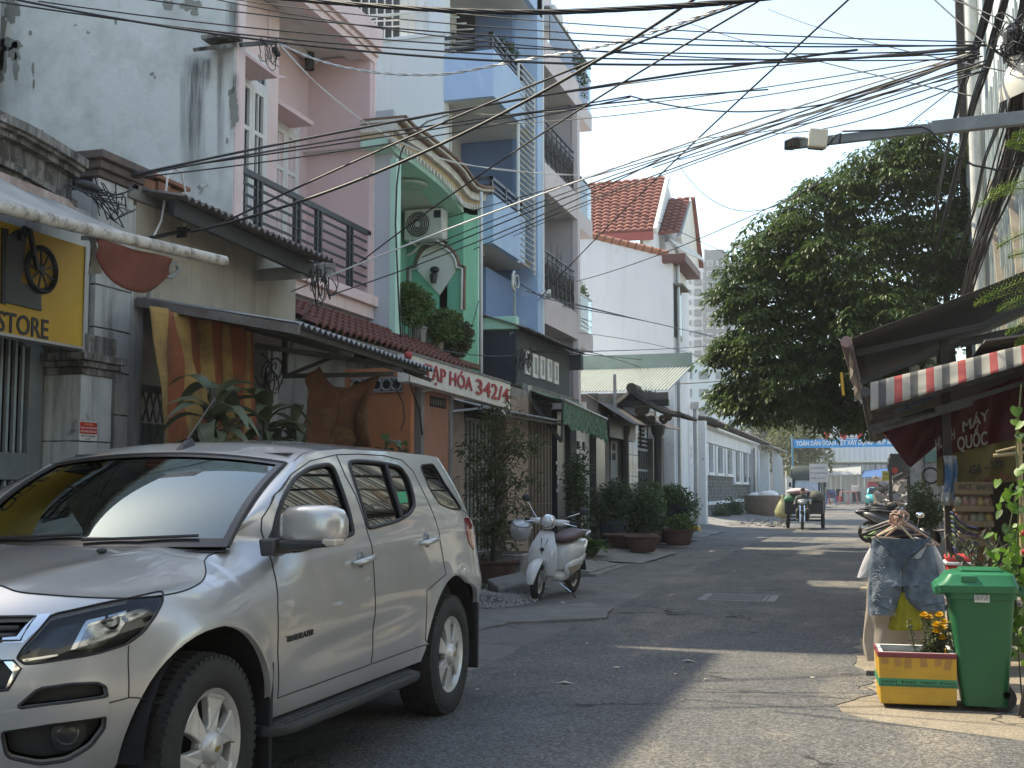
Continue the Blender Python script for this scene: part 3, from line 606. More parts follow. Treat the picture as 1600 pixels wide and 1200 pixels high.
obj('corner_slab',MB().slab([at(u,v,X=XU+.02) for u,v in ((336,71),(376,66),(376,72),(338,77))],(-.3,.0,0)).box(XU-.34,XU+.1,YP-.42,YP-.19,zx(376,72,XU),zx(376,66,XU)),m_dirtycorn,ph)
m_moss=mat('w_black_run',(.045,.05,.05),(.14,.15,.145),.95,sc_=6)
def stain(px,name='stain'):
 m=bpy.data.materials.get('w_stain_fade')
 g=MB(); g.add([at(u,v,Y=YP-.203) for u,v in px],[tuple(range(len(px)))[::-1]]); return obj(name,g,m,ph)
m=bpy.data.materials.new('w_stain_fade'); m.use_nodes=True; t=m.node_tree; b=t.nodes['Principled BSDF']; b.inputs['Base Color'].default_value=(.035,.04,.04,1); b.inputs['Roughness'].default_value=.95
P=N(t,'ShaderNodeNewGeometry').outputs['Position']; tr=N(t,'ShaderNodeBsdfTransparent'); mx=N(t,'ShaderNodeMixShader')
at_=N(t,'ShaderNodeAttribute',attribute_name='fade'); n1=nz(t,P,1,6,.72,(14,14,.7)); ml=N(t,'ShaderNodeMath',operation='MULTIPLY'); ad=N(t,'ShaderNodeMath',operation='MULTIPLY_ADD')
t.links.new(n1,ad.inputs[0]); ad.inputs[1].default_value=2.4; ad.inputs[2].default_value=-.75; ad.use_clamp=True
t.links.new(ad.outputs[0],ml.inputs[0]); t.links.new(at_.outputs['Fac'],ml.inputs[1]); ml.use_clamp=True
t.links.new(ml.outputs[0],mx.inputs[0]); t.links.new(tr.outputs[0],mx.inputs[1]); t.links.new(b.outputs[0],mx.inputs[2]); t.links.new(mx.outputs[0],t.nodes['Material Output'].inputs[0])
def run(u0,u1,v0,v1,k=1,Y=None,par=None,X=None):
 g=MB(); nu,nv=8,12
 pos=(lambda u,v:at(u,v,Y=(YP-.204 if Y is None else Y))) if X is None else (lambda u,v:at(u,v,X=X))
 g.grid(nu,nv,lambda a,b:pos(lerp(u0,u1,a),lerp(v0,v1,b))); o=obj('water_stain',g,bpy.data.materials['w_stain_fade'],par or ph)
 ca=o.data.attributes.new('fade','FLOAT','POINT'); ca.data.foreach_set('value',[k*math.sin(PI*i/nu)**.7*sstep(0,.08,j/nv)*sstep(1,.35,j/nv) for i in range(nu+1) for j in range(nv+1)]); return o
run(286,322,82,330,1.0); run(314,334,90,150,.8); run(338,352,80,330,.7); run(352,376,0,75,1.0); run(280,292,110,300,.5); run(372-16,376,110,240,.7)
m_render=mat('w_bare_render',(.25,.25,.225),(.30,.30,.27),.95,bump=.3,bsc=40)
def blob(cu,cv,ru,rv,seed,n=40):
 g=MB(); pts=[]
 for i in range(n):
  a=2*PI*i/n; r=1+.55*noise.noise(V((math.cos(a)*1.6+seed,math.sin(a)*1.6,seed)))+.35*noise.noise(V((math.cos(a)*6,math.sin(a)*6+seed,0)))
  p=at(cu+ru*r*math.cos(a),cv+rv*r*math.sin(a),Y=YP-.2); pts.append(V((p.x,YP-.2045,p.z)))
 c=at(cu,cv,Y=YP-.2); g.add([V((c.x,YP-.2045,c.z))]+pts,[(0,(i+1)%n+1,i+1) for i in range(n)]); return g
for b in ((-4,60,14,45,1),(18,18,12,20,2),(22,82,10,14,3),(6,92,7,20,4),(25,105,5,18,5),(52,108,2,10,6),(53,132,2,8,7),(181,33,2,6,8),(300,8,16,9,9),(305,20,6,5,11),(262,8,9,8,12),(366,170,8,26,13),(355,220,2,5,14),(48,52,3,4,15),(2,122,5,8,16),(12,68,16,10,17),(66,205,2,2,18),(238,116,3,3,19),(242,121,2,2,20)):
 obj('bare_patch',blob(*b),m_render,ph)
# ================================================================ tiled awning of the pink and green houses
ta=thing('tiled_awning','long red-brown tiled awning over the ground floor fronts','awning',(-6.6,15,3.3))
ty0=13.05; ty1=yx(738,-6.3,577); za=zx(600,517,-7.2); zb_=zx(590,538,-6.3)
m_tile=mat('clay_tile',(.18,.062,.045),(.11,.04,.033),.75,sc_=9,grain=.1,gsc=60)
tl=MB(); pr=[]
th_=lambda a:.062*max(0,math.cos((a-.5)*PI*1.5))**.6
tl.grid(8,1,lambda a,b:(lerp(-.105,.105,a),lerp(0,.27,b),th_(a)*(1-.25*b)+.038*(1-b)))
tl.add([(lerp(-.105,.105,i/8),0,th_(i/8)+.038-(.045 if k else 0)) for k in (0,1) for i in range(9)],[(i,i+1,i+10,i+9) for i in range(8)])
src=None; L=math.hypot(.9,za-zb_); sl_=math.atan2(za-zb_,.9); rows=5; ncol=int((ty1-ty0)/.2)
for r in range(rows):
 for c in range(ncol):
  q=r*L/rows; p=V((-6.3-math.cos(sl_)*q,ty0+.1+c*.2,zb_+math.sin(sl_)*q+R.uniform(-.004,.004)))-loc_of(ta)
  M=Matrix((( 0,-math.cos(sl_),-math.sin(sl_)),(1,0,0),(0,math.sin(sl_),-math.cos(sl_)))); M.col[2]*=-1
  if src is None: src=obj('tile',tl,m_tile,ta,world=0,smooth=50); o=src
  else: o=src.copy(); COL.objects.link(o)
  o.matrix_local=Matrix.Translation(p)@M.to_4x4()
obj('batten',MB().hexa([(-6.32,ty0,zb_-.06),(-7.25,ty0,za-.06),(-7.25,ty1,za-.06),(-6.32,ty1,zb_-.06),(-6.32,ty0,zb_-.02),(-7.25,ty0,za-.02),(-7.25,ty1,za-.02),(-6.32,ty1,zb_-.02)]),m_concb,ta)
# ================================================================ green house
XGn=-6.93
GY0=YQ+.03; GY1=yx(748,XGn,300)
m_green=mat('w_green_paint',(.17,.47,.33),(.20,.51,.36),.8,sc_=1.5,streak=.25,stc=(.05,.12,.08),bump=.05,bsc=25)
m_mint=mat('w_mint_paint',(.42,.70,.58),(.50,.74,.63),.75,sc_=4,peel=((.62,.66,.62),.64,6))
m_lav=mat('w_lavender_wall',(.46,.49,.53),(.52,.55,.59),.85,sc_=1,streak=.35,stsc=(7,7,.25),stc=(.55,.58,.62),stth=(.5,.8))
m_corn=mat('w_cornice_white',(.68,.67,.62),(.52,.51,.47),.85,sc_=5,streak=.5,stc=(.2,.18,.16))
m_cornb=mat('w_cornice_brown',(.22,.13,.09),(.15,.10,.075),.8,sc_=4)
m_gold=mat('w_frieze_ochre',(.42,.30,.16),(.5,.42,.3),.8,sc_=8)
gh=thing('green_house','green house with curved cornice, arched niche and planted balcony','house',(-8,19,0))
zg0=3.5; zga=zx(625,200,XGn)
obj('side_wall',MB().box(-9,XGn-.06,GY0-.02,GY0+.1,zg0-.3,zx(620,205,XGn)+.35),m_lav,gh)
yc=GY0+.1
obj('edge_column',MB().box(XGn-.1,XGn,GY0-.025,GY0+.17,2.3,zx(625,250,XGn)),m_mint,gh)
yr0=yx(724,XGn,400); obj('edge_column',MB().box(XGn-.45,XGn,yr0,GY1,2.3,zx(742,300,XGn)-.02),m_green,gh); obj('corner_trim',MB().box(XGn-.05,XGn+.012,GY1-.07,GY1+.012,2.3,zx(745,310,XGn)),m_mint,gh)
cur=[(606,184),(613,191),(622,200),(645,214),(668,232),(690,250),(705,265),(716,281),(724,290),(735,294),(752,295)]
def band(off0,off1,x0,x1,y_end=None):
 P=[(at(u,v+off0,X=XGn),at(u,v+off1,X=XGn)) for u,v in cur]; g=MB(); vs=[]
 for a,b in P: vs+=[(x0,a.y,b.z),(x1,a.y,b.z),(x1,a.y,a.z),(x0,a.y,a.z)]
 n=len(P); g.add(vs,[(3,2,1,0),tuple(4*(n-1)+k for k in range(4))]+[(4*i+k,4*i+(k+1)%4,4*i+4+(k+1)%4,4*i+4+k) for i in range(n-1) for k in range(4)]); return g
for o0,o1,px_,m in ((-2,2,.30,m_cornb),(2,6,.26,m_corn),(6,8.5,.22,m_cornb),(8.5,20,.14,m_corn),(20,30,.06,m_gold),(30,42,0,m_mint)):
 obj('cornice',band(o0,o1,XGn-.45,XGn+px_),m,gh,bev=.004)
fz_=MB()
for i in range(44):
 k=i/43*(len(cur)-1.001); j=int(k); u=lerp(cur[j][0],cur[j+1][0],k-j); v=lerp(cur[j][1],cur[j+1][1],k-j)
 p=at(u,v+24,X=XGn+.065); q=at(u,v+33,X=XGn+.065); fz_.box(XGn+.06,XGn+.085,p.y-.03,p.y+.03,q.z,p.z-.01)
obj('frieze_tooth',fz_,m_corn,gh,kind='stuff')
g=MB(); P=[at(u,v+42,X=XGn) for u,v in cur]; n=len(P); g.add([(XGn-.02,p.y,p.z) for p in P]+[(-8.4,p.y,p.z) for p in P],[(i,i+1,n+i+1,n+i) for i in range(n-1)]); obj('ceiling',g,m_soff,gh,smooth=180)
XB=-8.0; YN=yr0
obj('back_wall',MB().box(XB-.3,XB,GY0+.05,GY1+1.5,zg0-.3,zx(640,262,XB)),m_green,gh)
obj('far_pier',MB().box(-9.4,XGn-.3,YN,GY1,zg0-.3,zx(735,300,XGn)),m_green,gh)
obj('bracket_moulding',MB().slab([at(u,v,X=-7.5) for u,v in ((695,323),(722,321),(722,333),(712,329),(700,331))],(-.4,0,0)),m_cornb,gh)
def niche(pts,x,m,name,th=.02): obj(name,MB().slab([at(u,v,Y=YN-x) for u,v in pts],(0,th,0)),m,gh)
def archpts(cu,v0,v1,ru,rv,n=16): return [(cu-ru,v1)]+[(cu-ru*math.cos(PI*i/n),v0-rv*math.sin(PI*i/n)) for i in range(n+1)]+[(cu+ru,v1)]
niche(archpts(682,423,474,30,37)[1:-1]+[(687,461)],.03,mat('w_niche_white',(.70,.69,.66),rough=.85),'niche_field')
for dx,x,m in ((0,.03,m_cornb),(4,.045,m_corn)):
 out=[(637+dx,484),(637+dx,418+dx),(649+dx*.4,415+dx)]+[(683-(34-dx)*math.cos(PI*i/14),417+dx*.4-(37-dx)*math.sin(PI*i/14)) for i in range(15)]+[(717-dx*.4,414+dx),(726-dx,416+dx),(725-dx,484)]
 g=MB(); g.tube([at(u,v,Y=YN-x) for u,v in out],.03,6); obj('niche_frame',g,m,gh,smooth=60)
p=at(682,428,Y=YN-.03); nl=obj('wall_lamp',MB().ball((p.x,p.y-.1,p.z+.06),(.09,.07,.06)).lathe([(.05,-.2),(.07,-.05),(.02,0)],12,None,p+V((-.02,-.1,.02))).bar(p,p+V((0,-.1,0)),.03),m_black,gh,smooth=60)
g=MB(); c=at(638,293,X=-7.4); g.lathe([(.001,-.02),(.12,-.02),(.2,.0),(.3,.015),(.34,.06)],18,None,c); obj('ceiling_rose',g,mat('w_rose_mint',(.35,.5,.42),(.5,.55,.5),.8,sc_=12),gh,smooth=40)
obj('balcony_floor',MB().box(XB,XGn-.02,GY0,GY1,zg0-.2,zx(700,560,XGn)+.1),m_mint,gh)
zpl=zx(735,560,XGn); obj('parapet',MB().box(XGn-.12,XGn-.02,GY0+.17,GY1,2.9,zpl-.12),m_mint,gh); obj('parapet_moulding',MB().box(XGn-.02,XGn+.06,yx(690,XGn,548),GY1,zpl-.17,zpl-.08),m_cornb,gh,bev=.01)
g=MB(); zz0=zpl-.1;
for i in range(14):
 y=lerp(GY0+.2,GY1-.5,i/13);
 for s in (-1,1): g.bar((XGn-.05,y,zz0),(XGn-.05,y+s*.14,zz0+.75),.016)
g.bar((XGn-.05,GY0+.2,zz0+.75),(XGn-.05,GY1-.4,zz0+.75),.03); g.bar((XGn-.05,GY0+.2,zz0+.38),(XGn-.05,GY1-.4,zz0+.38),.02); obj('railing',g,mat('rail_grey',(.14,.16,.16),rough=.6),gh)
XQ=-6.15
m_tilep=mat('w_pillar_tile',(.30,.22,.185),(.22,.165,.14),.6,sc_=3,streak=.4)
m_brown=mat('w_brown_gate',(.13,.10,.075),(.09,.07,.055),.6,sc_=3)
m_gategr=mat('w_green_gate',(.13,.15,.135),(.10,.11,.10),.6,sc_=3)
zl=zx(760,655,XQ)
for u0,u1,m in ((706,725,m_tilep),(791,826,m_tilep)):
 ya,yb=yx(u0,XQ+.12,760),yx(u1,XQ+.12,760); pl=obj('pillar',MB().box(XQ-.3,XQ+.105,ya,yb,0,3.2),m_concb,gh); n=6
 for i in range(n): obj('tile',MB().box(XQ+.105,XQ+.12,ya+.004,yb-.004,.05+i*.5+.004,.55+i*.5-.004),m_tilep,pl)
 obj('side_tile',MB().box(XQ-.3,XQ+.1,ya-.012,ya,.05,3.1),m_tilep,pl)
def slat_gate(name,u0,u1,x,m,label,n,top=None,root=None):
 ya,yb=yx(u0,x,760),yx(u1,x,760); zt=top or zx(u0+5,652,x)
 t_=thing(name,label,'gate',(x,(ya+yb)/2,0)) if root is None else obj('gate',MB().box(x-.05,x,ya,yb,zt-.06,zt),m,root)
 if root is None: obj('head_rail',MB().box(x-.05,x+.02,ya,yb,zt-.08,zt),m,t_)
 s0=None
 for i in range(n):
  y=lerp(ya,yb,(i+.5)/n)
  if s0 is None: s0=obj('slat',MB().box(-.02,.015,-(yb-ya)/n*.33,(yb-ya)/n*.33,.05,zt-.08),m,t_,world=0); o=s0
  else: o=s0.copy(); COL.objects.link(o)
  o.location=V((x-.02+(.012 if i%2 else 0),y,0))-loc_of(t_)
 obj('back_board',MB().box(x-.09,x-.07,ya,yb,0,zt),m_dark,t_)
 for f in (.36,.72): obj('cross_rail',MB().box(x-.012,x+.006,ya,yb,zt*f,zt*f+.03),m,t_)
 return t_
slat_gate('folding_gate',725,791,XQ-.02,m_gategr,'wide grey green folding slat gate behind the thin potted tree',24)
slat_gate('folding_gate',827,862,XQ+.05,m_brown,'narrow brown folding slat gate beside the dark blue pillar',14,top=zx(845,628,XQ))
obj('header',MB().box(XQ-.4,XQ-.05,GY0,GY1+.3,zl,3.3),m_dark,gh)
cn=thing('sheet_canopy','short wavy translucent canopy sheet above the green slat gate','canopy',(-5.8,19,2.7))
g=MB(); a=at(710,620,X=-6.0); b=at(860,655,X=-5.55); corrug(g,(-6.3,17.2,zx(715,622,-5.9)+.06),(-6.3,22.6,zx(715,622,-5.9)+.0),(-5.55,22.4,zx(858,654,-5.55)),(-5.55,17.3,zx(715,628,-5.55)),42,.014)
obj('sheet',g,mat('w_pale_sheet',(.42,.42,.39),(.30,.29,.27),.6,streak=.6,stsc=(5,5,5)),cn,smooth=60); obj('bearer',MB().bar((-5.62,17.3,zx(715,628,-5.55)-.05),(-5.62,22.4,zx(858,654,-5.55)-.05),.04),m_steel,cn)
OBJ=obj
def aircon(p,label,w=.82,h=.56,d=.3):
 t_=thing('air_conditioner',label,'air conditioner',tuple(p),rz=-PI/2); x,y,z=0,0,0; obj=lambda n,mb,m,par,**k:OBJ(n,mb,m,par,world=0,**k)
 obj('casing',MB().box(x-d,x,y-w/2,y+w/2,z-h/2,z+h/2),m_acw,t_,bev=.02)
 obj('grille_back',MB().lathe([(.0001,0),(.235,0)],28,Matrix.Rotation(PI/2,3,'Y'),(x+.003,y-w*.14,z)),m_black,t_)
 g=MB()
 for r in (.05,.085,.12,.155,.19,.225): g.tube([(x+.008,y-w*.14+r*math.cos(a),z+r*math.sin(a)) for a in [2*PI*k/24 for k in range(25)]],.006,4,False)
 obj('fan_grille',g,m_acw,t_); obj('hub',MB().lathe([(.0001,.02),(.05,.018),(.05,0)],14,Matrix.Rotation(PI/2,3,'Y'),(x,y-w*.14,z)),m_acw,t_)
 obj('badge',MB().box(x,x+.004,y+w*.28,y+w*.46,z+h*.18,z+h*.42),m_black,t_); obj('side_panel',MB().box(x,x+.006,y+w*.26,y+w*.48,z-h*.45,z+h*.14),m_acw,t_)
 obj('bracket',MB().bar((x-d-.3,y-.25,z-h/2-.03),(x,y-.25,z-h/2-.03),.04).bar((x-d-.3,y+.25,z-h/2-.03),(x,y+.25,z-h/2-.03),.04),m_acw,t_); return t_
p=at(661,350,Y=YN-.42); aircon(p,'white outdoor air conditioner with round fan grille on the green balcony wall',.72,.55)
g=MB(); g.tube([at(680,372,Y=YN-.1),at(686,382,Y=YN-.06),at(660,380,Y=YN-.06),at(645,395,Y=YN-.06),at(628,404,Y=YN-.06)],.028,7); tag(obj('insulated_pipe',g,m_wirew,smooth=180),'white insulated pipe drooping below the air conditioner','pipe')
g=MB(); g.tube([at(752,735,X=-6.5),at(752,420,X=-6.5),at(752,300,X=-6.5)],.03,8); tag(obj('drain_pipe',g,m_wirew,smooth=180),'slim white drain pipe climbing the corner of the green house','pipe')
# ================================================================ grocery front with its lettered sign
m_orange=mat('w_orange_paint',(.44,.17,.075),(.36,.135,.06),.8,sc_=1.5,streak=.3,stc=(.16,.07,.04),grime=((.2,.09,.05),.6,.8,2))
m_orangel=mat('w_orange_pale',(.36,.17,.10),(.28,.13,.08),.8,sc_=2,streak=.4,stc=(.14,.09,.07))
XO=-5.45; YO=14.0
gs=thing('grocery_shop','small orange painted grocery front with a pierced vent and dark doorway','shop',(-6,15,0))
xa,xb=xy(538,YO,650),XO
zt=zy(600,575,YO)
obj('side_wall',MB().box(xa,xb,YO,YO+.12,0,zt),m_orange,gs)
m_vent=mat('vent_grey',(.30,.29,.27),(.22,.21,.2),.9)
def vent(parent,x0,x1,y,z0,z1,axis='Y',n=4):
 v_=obj('vent',(MB().box(x0,x1,y-.012,y+.02,z0,z1)),m_dark,parent); r=(z1-z0)/2
 g=MB()
 g.box(x0-.02,x1+.02,y-.03,y-.005,z1,z1+.02).box(x0-.02,x1+.02,y-.03,y-.005,z0-.02,z0)
 for i in range(n):
  cx=lerp(x0,x1,(i+.5)/n); q=(x1-x0)/n/2
  g.tube([(cx+q*1.05*math.cos(a),y-.022,(z0+z1)/2+r*.95*math.sin(a)) for a in [2*PI*k/14 for k in range(15)]],.018,4,False)
 obj('rings',g,m_vent,v_)
vent(gs,xy(551,YO,600),xy(628,YO,600),YO,zy(600,611,YO),zy(600,592,YO),n=5)
y1=yx(660,XO,660); y2=yx(703,XO,660); zo=zx(680,603,XO)
obj('doorway_dark',MB().box(XO-.9,XO-.85,YO+.12,y1+.1,0,2.6),m_dark,gs)  # near-black sheet stands in for the dark inside of the doorway
obj('lintel',MB().box(XO-.12,XO,YO+.12,y2,zo,zo+.35),m_concb,gs)
obj('front_pier',MB().box(XO-.12,XO-.004,y1,y2,0,zo),m_orangel,gs)
obj('pier_post',MB().box(XO-.13,XO+.03,y1-.12,y1-.01,0,zo),m_concb,gs); obj('pier_post',MB().box(XO-.13,XO+.02,y2-.04,y2+.06,0,zo),m_concb,gs)
g=MB(); vz0,vz1=zx(685,637,XO),zx(685,621,XO); va,vb=yx(672,XO,625),yx(697,XO,625)
vt=obj('vent',MB().box(XO-.02,XO+.004,va,vb,vz0,vz1),m_dark,gs)
for i in range(7): g.box(XO+.004,XO+.012,lerp(va,vb,i/7),lerp(va,vb,(i+.45)/7),vz0+.03,vz1-.03)
obj('rings',g,m_brown,vt)
obj('number_plate',MB().box(XQ+.12,XQ+.13,yx(710,XQ,710),yx(718,XQ,710),zx(714,718,XQ),zx(714,696,XQ)),m_vent,gs)
XN=-5.2
s0=yx(641,XN,580); s1=yx(797,XN,620); za=zx(797,600,XN); zbm=zx(797,639,XN); za0=zx(641,553,XN); zb0_=zx(641,596,XN)
m_sign=mat('sign_cream',(.70,.67,.60),(.62,.59,.53),.7,sc_=3,streak=.3,stc=(.3,.27,.22),bump=.15,bsc=9)
m_signr=mat('sign_red',(.42,.05,.06),(.34,.05,.05),.7,sc_=6)
gsn=thing('grocery_sign','long faded white sign reading TẠP HÓA 342/4 in red letters','sign',(XN,(s0+s1)/2,za))
def sgz(y,t): return lerp(lerp(zb0_,zbm,(y-s0)/(s1-s0)),lerp(za0,za,(y-s0)/(s1-s0)),t)
g=MB(); g.grid(30,5,lambda a,b:(XN+.004*noise.noise(V((a*12,b*3,1)))*3-.05*(1-b)*0,lerp(s0,s1,a),sgz(lerp(s0,s1,a),b))); obj('face',g,m_sign,gsn,smooth=180)
obj('back',MB().hexa([(XN-.16,s0,sgz(s0,0)),(XN-.02,s0,sgz(s0,0)),(XN-.02,s1,sgz(s1,0)),(XN-.16,s1,sgz(s1,0)),(XN-.16,s0,sgz(s0,1)),(XN-.02,s0,sgz(s0,1)),(XN-.02,s1,sgz(s1,1)),(XN-.16,s1,sgz(s1,1))]),m_sign,gsn)
obj('top_rail',MB().bar((XN+.0,s0,sgz(s0,1)+.012),(XN+.0,s1,sgz(s1,1)+.012),.03,.03),m_concb,gsn)
slope=(0,s1-s0,(za-za0+zbm-zb0_)/2)
ya,yb=yx(662,XN,600),yx(737,XN,600)
put_text('TẠP HÓA',m_signr,gsn,(XN+.014,ya,sgz(ya,.27)),slope,(0,0,1),.185,.004,bold=.012,width=yb-ya)
ya,yb=yx(743,XN,615),yx(794,XN,620)
put_text('342/4',m_signr,gsn,(XN+.014,ya,sgz(ya,.22)),slope,(0,0,1),.22,.004,bold=.012,width=yb-ya)
ya,yb=yx(642.5,XN,590),yx(659,XN,590)
obj('logo_panel',MB().box(XN+.008,XN+.012,ya,yb,sgz(ya,.22),sgz(ya,.60)),m_white,gsn)
put_text('NEW',m_black,gsn,(XN+.0125,ya+.02,sgz(ya,.28)),slope,(0,0,1),.09,.002,bold=.01,width=(yb-ya)*.85)
put_text('HOT',m_signr,gsn,(XN+.0125,ya+.02,sgz(ya,.52)),slope,(0,0,1),.04,.002,width=(yb-ya)*.6)
obj('stay',MB().bar((XN-.1,s0+1,sgz(s0+1,0)),(-6.2,s0+1,sgz(s0+1,0)-.1),.03),m_white,gsn); obj('stay',MB().bar((XN-.1,s1-.3,sgz(s1,0)+.02),(-6.2,s1-.3,sgz(s1,0)-.05),.03),m_white,gsn); obj('stay',MB().bar((XN-.1,s1-.8,sgz(s1,0)+.1),(XN-.05,s1-.1,sgz(s1,0)-.08),.03),m_white,gsn)
obj('red_knob',MB().ball(at(638,555,X=XN),.05),m_signr,gsn,smooth=180)
# ================================================================ blue house
XBL=-7.64; XBF=-6.65; YB0=GY1+.03
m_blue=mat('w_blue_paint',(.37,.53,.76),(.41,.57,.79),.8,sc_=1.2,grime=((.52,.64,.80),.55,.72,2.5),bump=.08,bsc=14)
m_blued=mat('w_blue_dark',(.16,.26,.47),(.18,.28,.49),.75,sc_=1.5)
m_bwhite=mat('w_bluish_white',(.74,.79,.81),(.69,.75,.78),.85,sc_=.9,streak=.4,stsc=(5,5,.18),stth=(.52,.75),stc=(.45,.50,.50))
m_cream2=mat('w_cream_trim',(.77,.76,.71),(.71,.70,.66),.8,sc_=2)
bh=thing('blue_house','tall pale blue house with stepped balconies and white louvre screen','house',(-9,23,0))
zpar=zy(650,60,YB0)
obj('side_wall',MB().box(-13,XBL,YB0,YB0+.16,4.5,zpar),m_bwhite,bh)
obj('parapet_cap',MB().box(-13,XBL+.02,YB0-.04,YB0+.2,zpar,zpar+.06),m_bwhite,bh)
obj('corner_column',MB().box(XBL-.3,XBL+.01,YB0-.012,YB0+.3,zpar-.02,zpar+1.5),m_bwhite,bh)
rl=obj('roof_rail',MB().box(-12,XBL-.31,YB0+.02,YB0+.06,zpar+.52,zpar+.56),m_white,bh)
b0_=None
for i in range(20):
 if b0_ is None: b0_=obj('bar',MB().box(-.012,.012,-.012,.012,0,.95),m_white,rl,world=0); o=b0_
 else: o=b0_.copy(); COL.objects.link(o)
 o.location=V((XBL-.42-i*.165,YB0+.04,zpar+.06))-loc_of(rl)
obj('terrace_back',MB().box(-13,XBL-.9,YB0+1.0,YB0+1.1,zpar-.3,zpar+1.6),mat('w_dark_screen',(.03,.04,.045),rough=.7),bh)
YS0,YS1,YE=yx(812,XBF,250),yx(836,XBF,250),yx(849,XBF,250)
XBR=-8.3
obj('recess_wall',MB().box(XBR-.3,XBR,YB0+.16,YE,2.5,13),m_cream2,bh)
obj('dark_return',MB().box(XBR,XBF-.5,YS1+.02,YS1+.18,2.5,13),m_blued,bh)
obj('end_pilaster',MB().box(XBF-.6,XBF,YS1+.2,YE,2.5,13),m_blue,bh); obj('pilaster_edge',MB().box(XBF-.1,XBF+.02,YE-.1,YE,2.5,13),m_bwhite,bh)
obj('near_return',MB().box(XBR,XBL-.0,YB0+.17,YB0+.3,4.5,13),m_bwhite,bh)
lev=[]
for vt,vb,u in ((77,150,772),(304,380,772)):
 zt_,zb2=zy(u,vt,YB0),zy(u,vb,YB0); lev.append((zt_,zb2))
 bl=obj('balcony',MB().box(XBL,XBF-.1,YB0-.01,YB0+.1,zb2,zt_).box(XBF-.1,XBF,YB0-.01,YS0+.4,zb2,zt_),m_blue,bh)
 obj('soffit',MB().box(XBR,XBF-.1,YB0+.1,YS1,zb2+.03,zb2+.16),m_soff,bl)
 obj('ceiling_light',MB().lathe([(.0001,0),(.12,0),(.13,.03)],16,None,(-7.3,YB0+1.1,zb2)),m_white,bl)
 r2=obj('railing',MB().box(XBL,XBF-.05,YB0+.02,YB0+.07,zt_+.30,zt_+.36).box(XBF-.09,XBF-.03,YB0+.02,YS0+.3,zt_+.30,zt_+.36),m_rail,bh)
 for f in (.1,.2): obj('bar',MB().box(XBL,XBF-.05,YB0+.03,YB0+.06,zt_+f-.015,zt_+f+.02).box(XBF-.08,XBF-.04,YB0+.02,YS0+.3,zt_+f-.015,zt_+f+.02),m_rail,r2)
 for y in (YB0+.02,YB0+.9,YS0+.25): obj('post',MB().box(XBF-.1,XBF-.03,y,y+.06,zt_,zt_+.36),m_rail,r2)
ztp=zy(772,-18,YB0); P=[at(u,v,X=XBF) for u,v in ((735,0),(830,18))]; zt3_=at(845,27,X=XBF).z
obj('balcony',MB().box(XBL,XBF,YB0,YE,zt3_,zt3_+.9),m_blue,bh); obj('soffit',MB().box(XBR,XBF-.12,YB0+.1,YS1+.02,zt3_-.02,zt3_-.001),m_soff,bh)
obj('ceiling_light',MB().lathe([(.0001,0),(.12,0),(.13,.03)],16,None,(-7.3,YB0+1.6,zt3_-.04)),m_white,bh)
pg_=obj('pergola',MB().bar((XBL-.2,YB0+.3,zy(700,8,YB0)),(XBF-.3,YS1,zt3_-.05),.05),m_white,bh)
for i in range(9):
 f=i/8; obj('bar',MB().bar((-12,YB0+.3+f*2.6,zy(700,8,YB0)+.3),(XBL+.05+f*.3,YB0+.3+f*2.6,zy(700,8,YB0)-f*.02),.025),m_white,pg_)
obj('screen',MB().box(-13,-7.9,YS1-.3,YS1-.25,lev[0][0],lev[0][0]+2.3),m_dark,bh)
def window(par,x,y0,y1,z0,z1,n=2,m=None):
 w_=obj('window',MB().box(x,x+.03,y0,y0+.06,z0,z1).box(x,x+.03,y1-.06,y1,z0,z1).box(x,x+.03,y0+.06,y1-.06,z0,z0+.06).box(x,x+.03,y0+.06,y1-.06,z1-.06,z1),m or m_white,par)
 obj('pane',MB().box(x+.004,x+.012,y0+.05,y1-.05,z0+.05,z1-.05),m_pane,w_); obj('room',MB().box(x-.002,x+.001,y0+.05,y1-.05,z0+.05,z1-.05),m_dark,w_)
 g=MB()
 for i in range(1,n): y=lerp(y0,y1,i/n); g.box(x+.004,x+.03,y-.025,y+.025,z0+.06,z1-.06)
 g.box(x+.004,x+.03,y0+.06,y1-.06,lerp(z0,z1,.72),lerp(z0,z1,.72)+.05); obj('mullion',g,m or m_white,w_); return w_
fl=lev[1][0]-.7
for z0 in (lev[1][0]-.55,lev[0][0]-.5,lev[1][0]-4.0):
 ya=YB0+.9; window(bh,XBR+.005,YB0+1.0,YB0+2.2,z0,z0+2.15,2)
 vn=MB()
 for i in range(3): vn.box(XBR,XBR+.02,YB0+2.3,YS1-.3,z0+1.35+i*.22,z0+1.43+i*.22)
 obj('vent',vn,m_rail,bh)
dw=obj('inner_window',MB().box(XBL-.66,XBL-.05,YB0+.55,YB0+.6,lev[1][0]-.5,lev[0][1]-.1),m_cream2,bh)
for a,b in ((.1,.28),(.34,.52)):
 obj('pane',MB().box(XBL-.62+a,XBL-.62+b,YB0+.54,YB0+.548,lev[1][0]-.1,lev[1][0]+.55),m_dark,dw)
obj('pane',MB().box(XBL-.55,XBL-.12,YB0+.54,YB0+.548,lev[1][0]+.75,lev[1][0]+.9),m_dark,dw); obj('pane',MB().box(XBL-.55,XBL-.12,YB0+.54,YB0+.548,lev[1][0]+1.02,lev[1][0]+1.14),m_dark,dw)
gr_=obj('white_grille',MB().box(XBR+.05,XBR+.09,YB0+.7,YS1-.2,lev[1][0]+.9,lev[1][0]+.95),m_white,bh); b0_=None
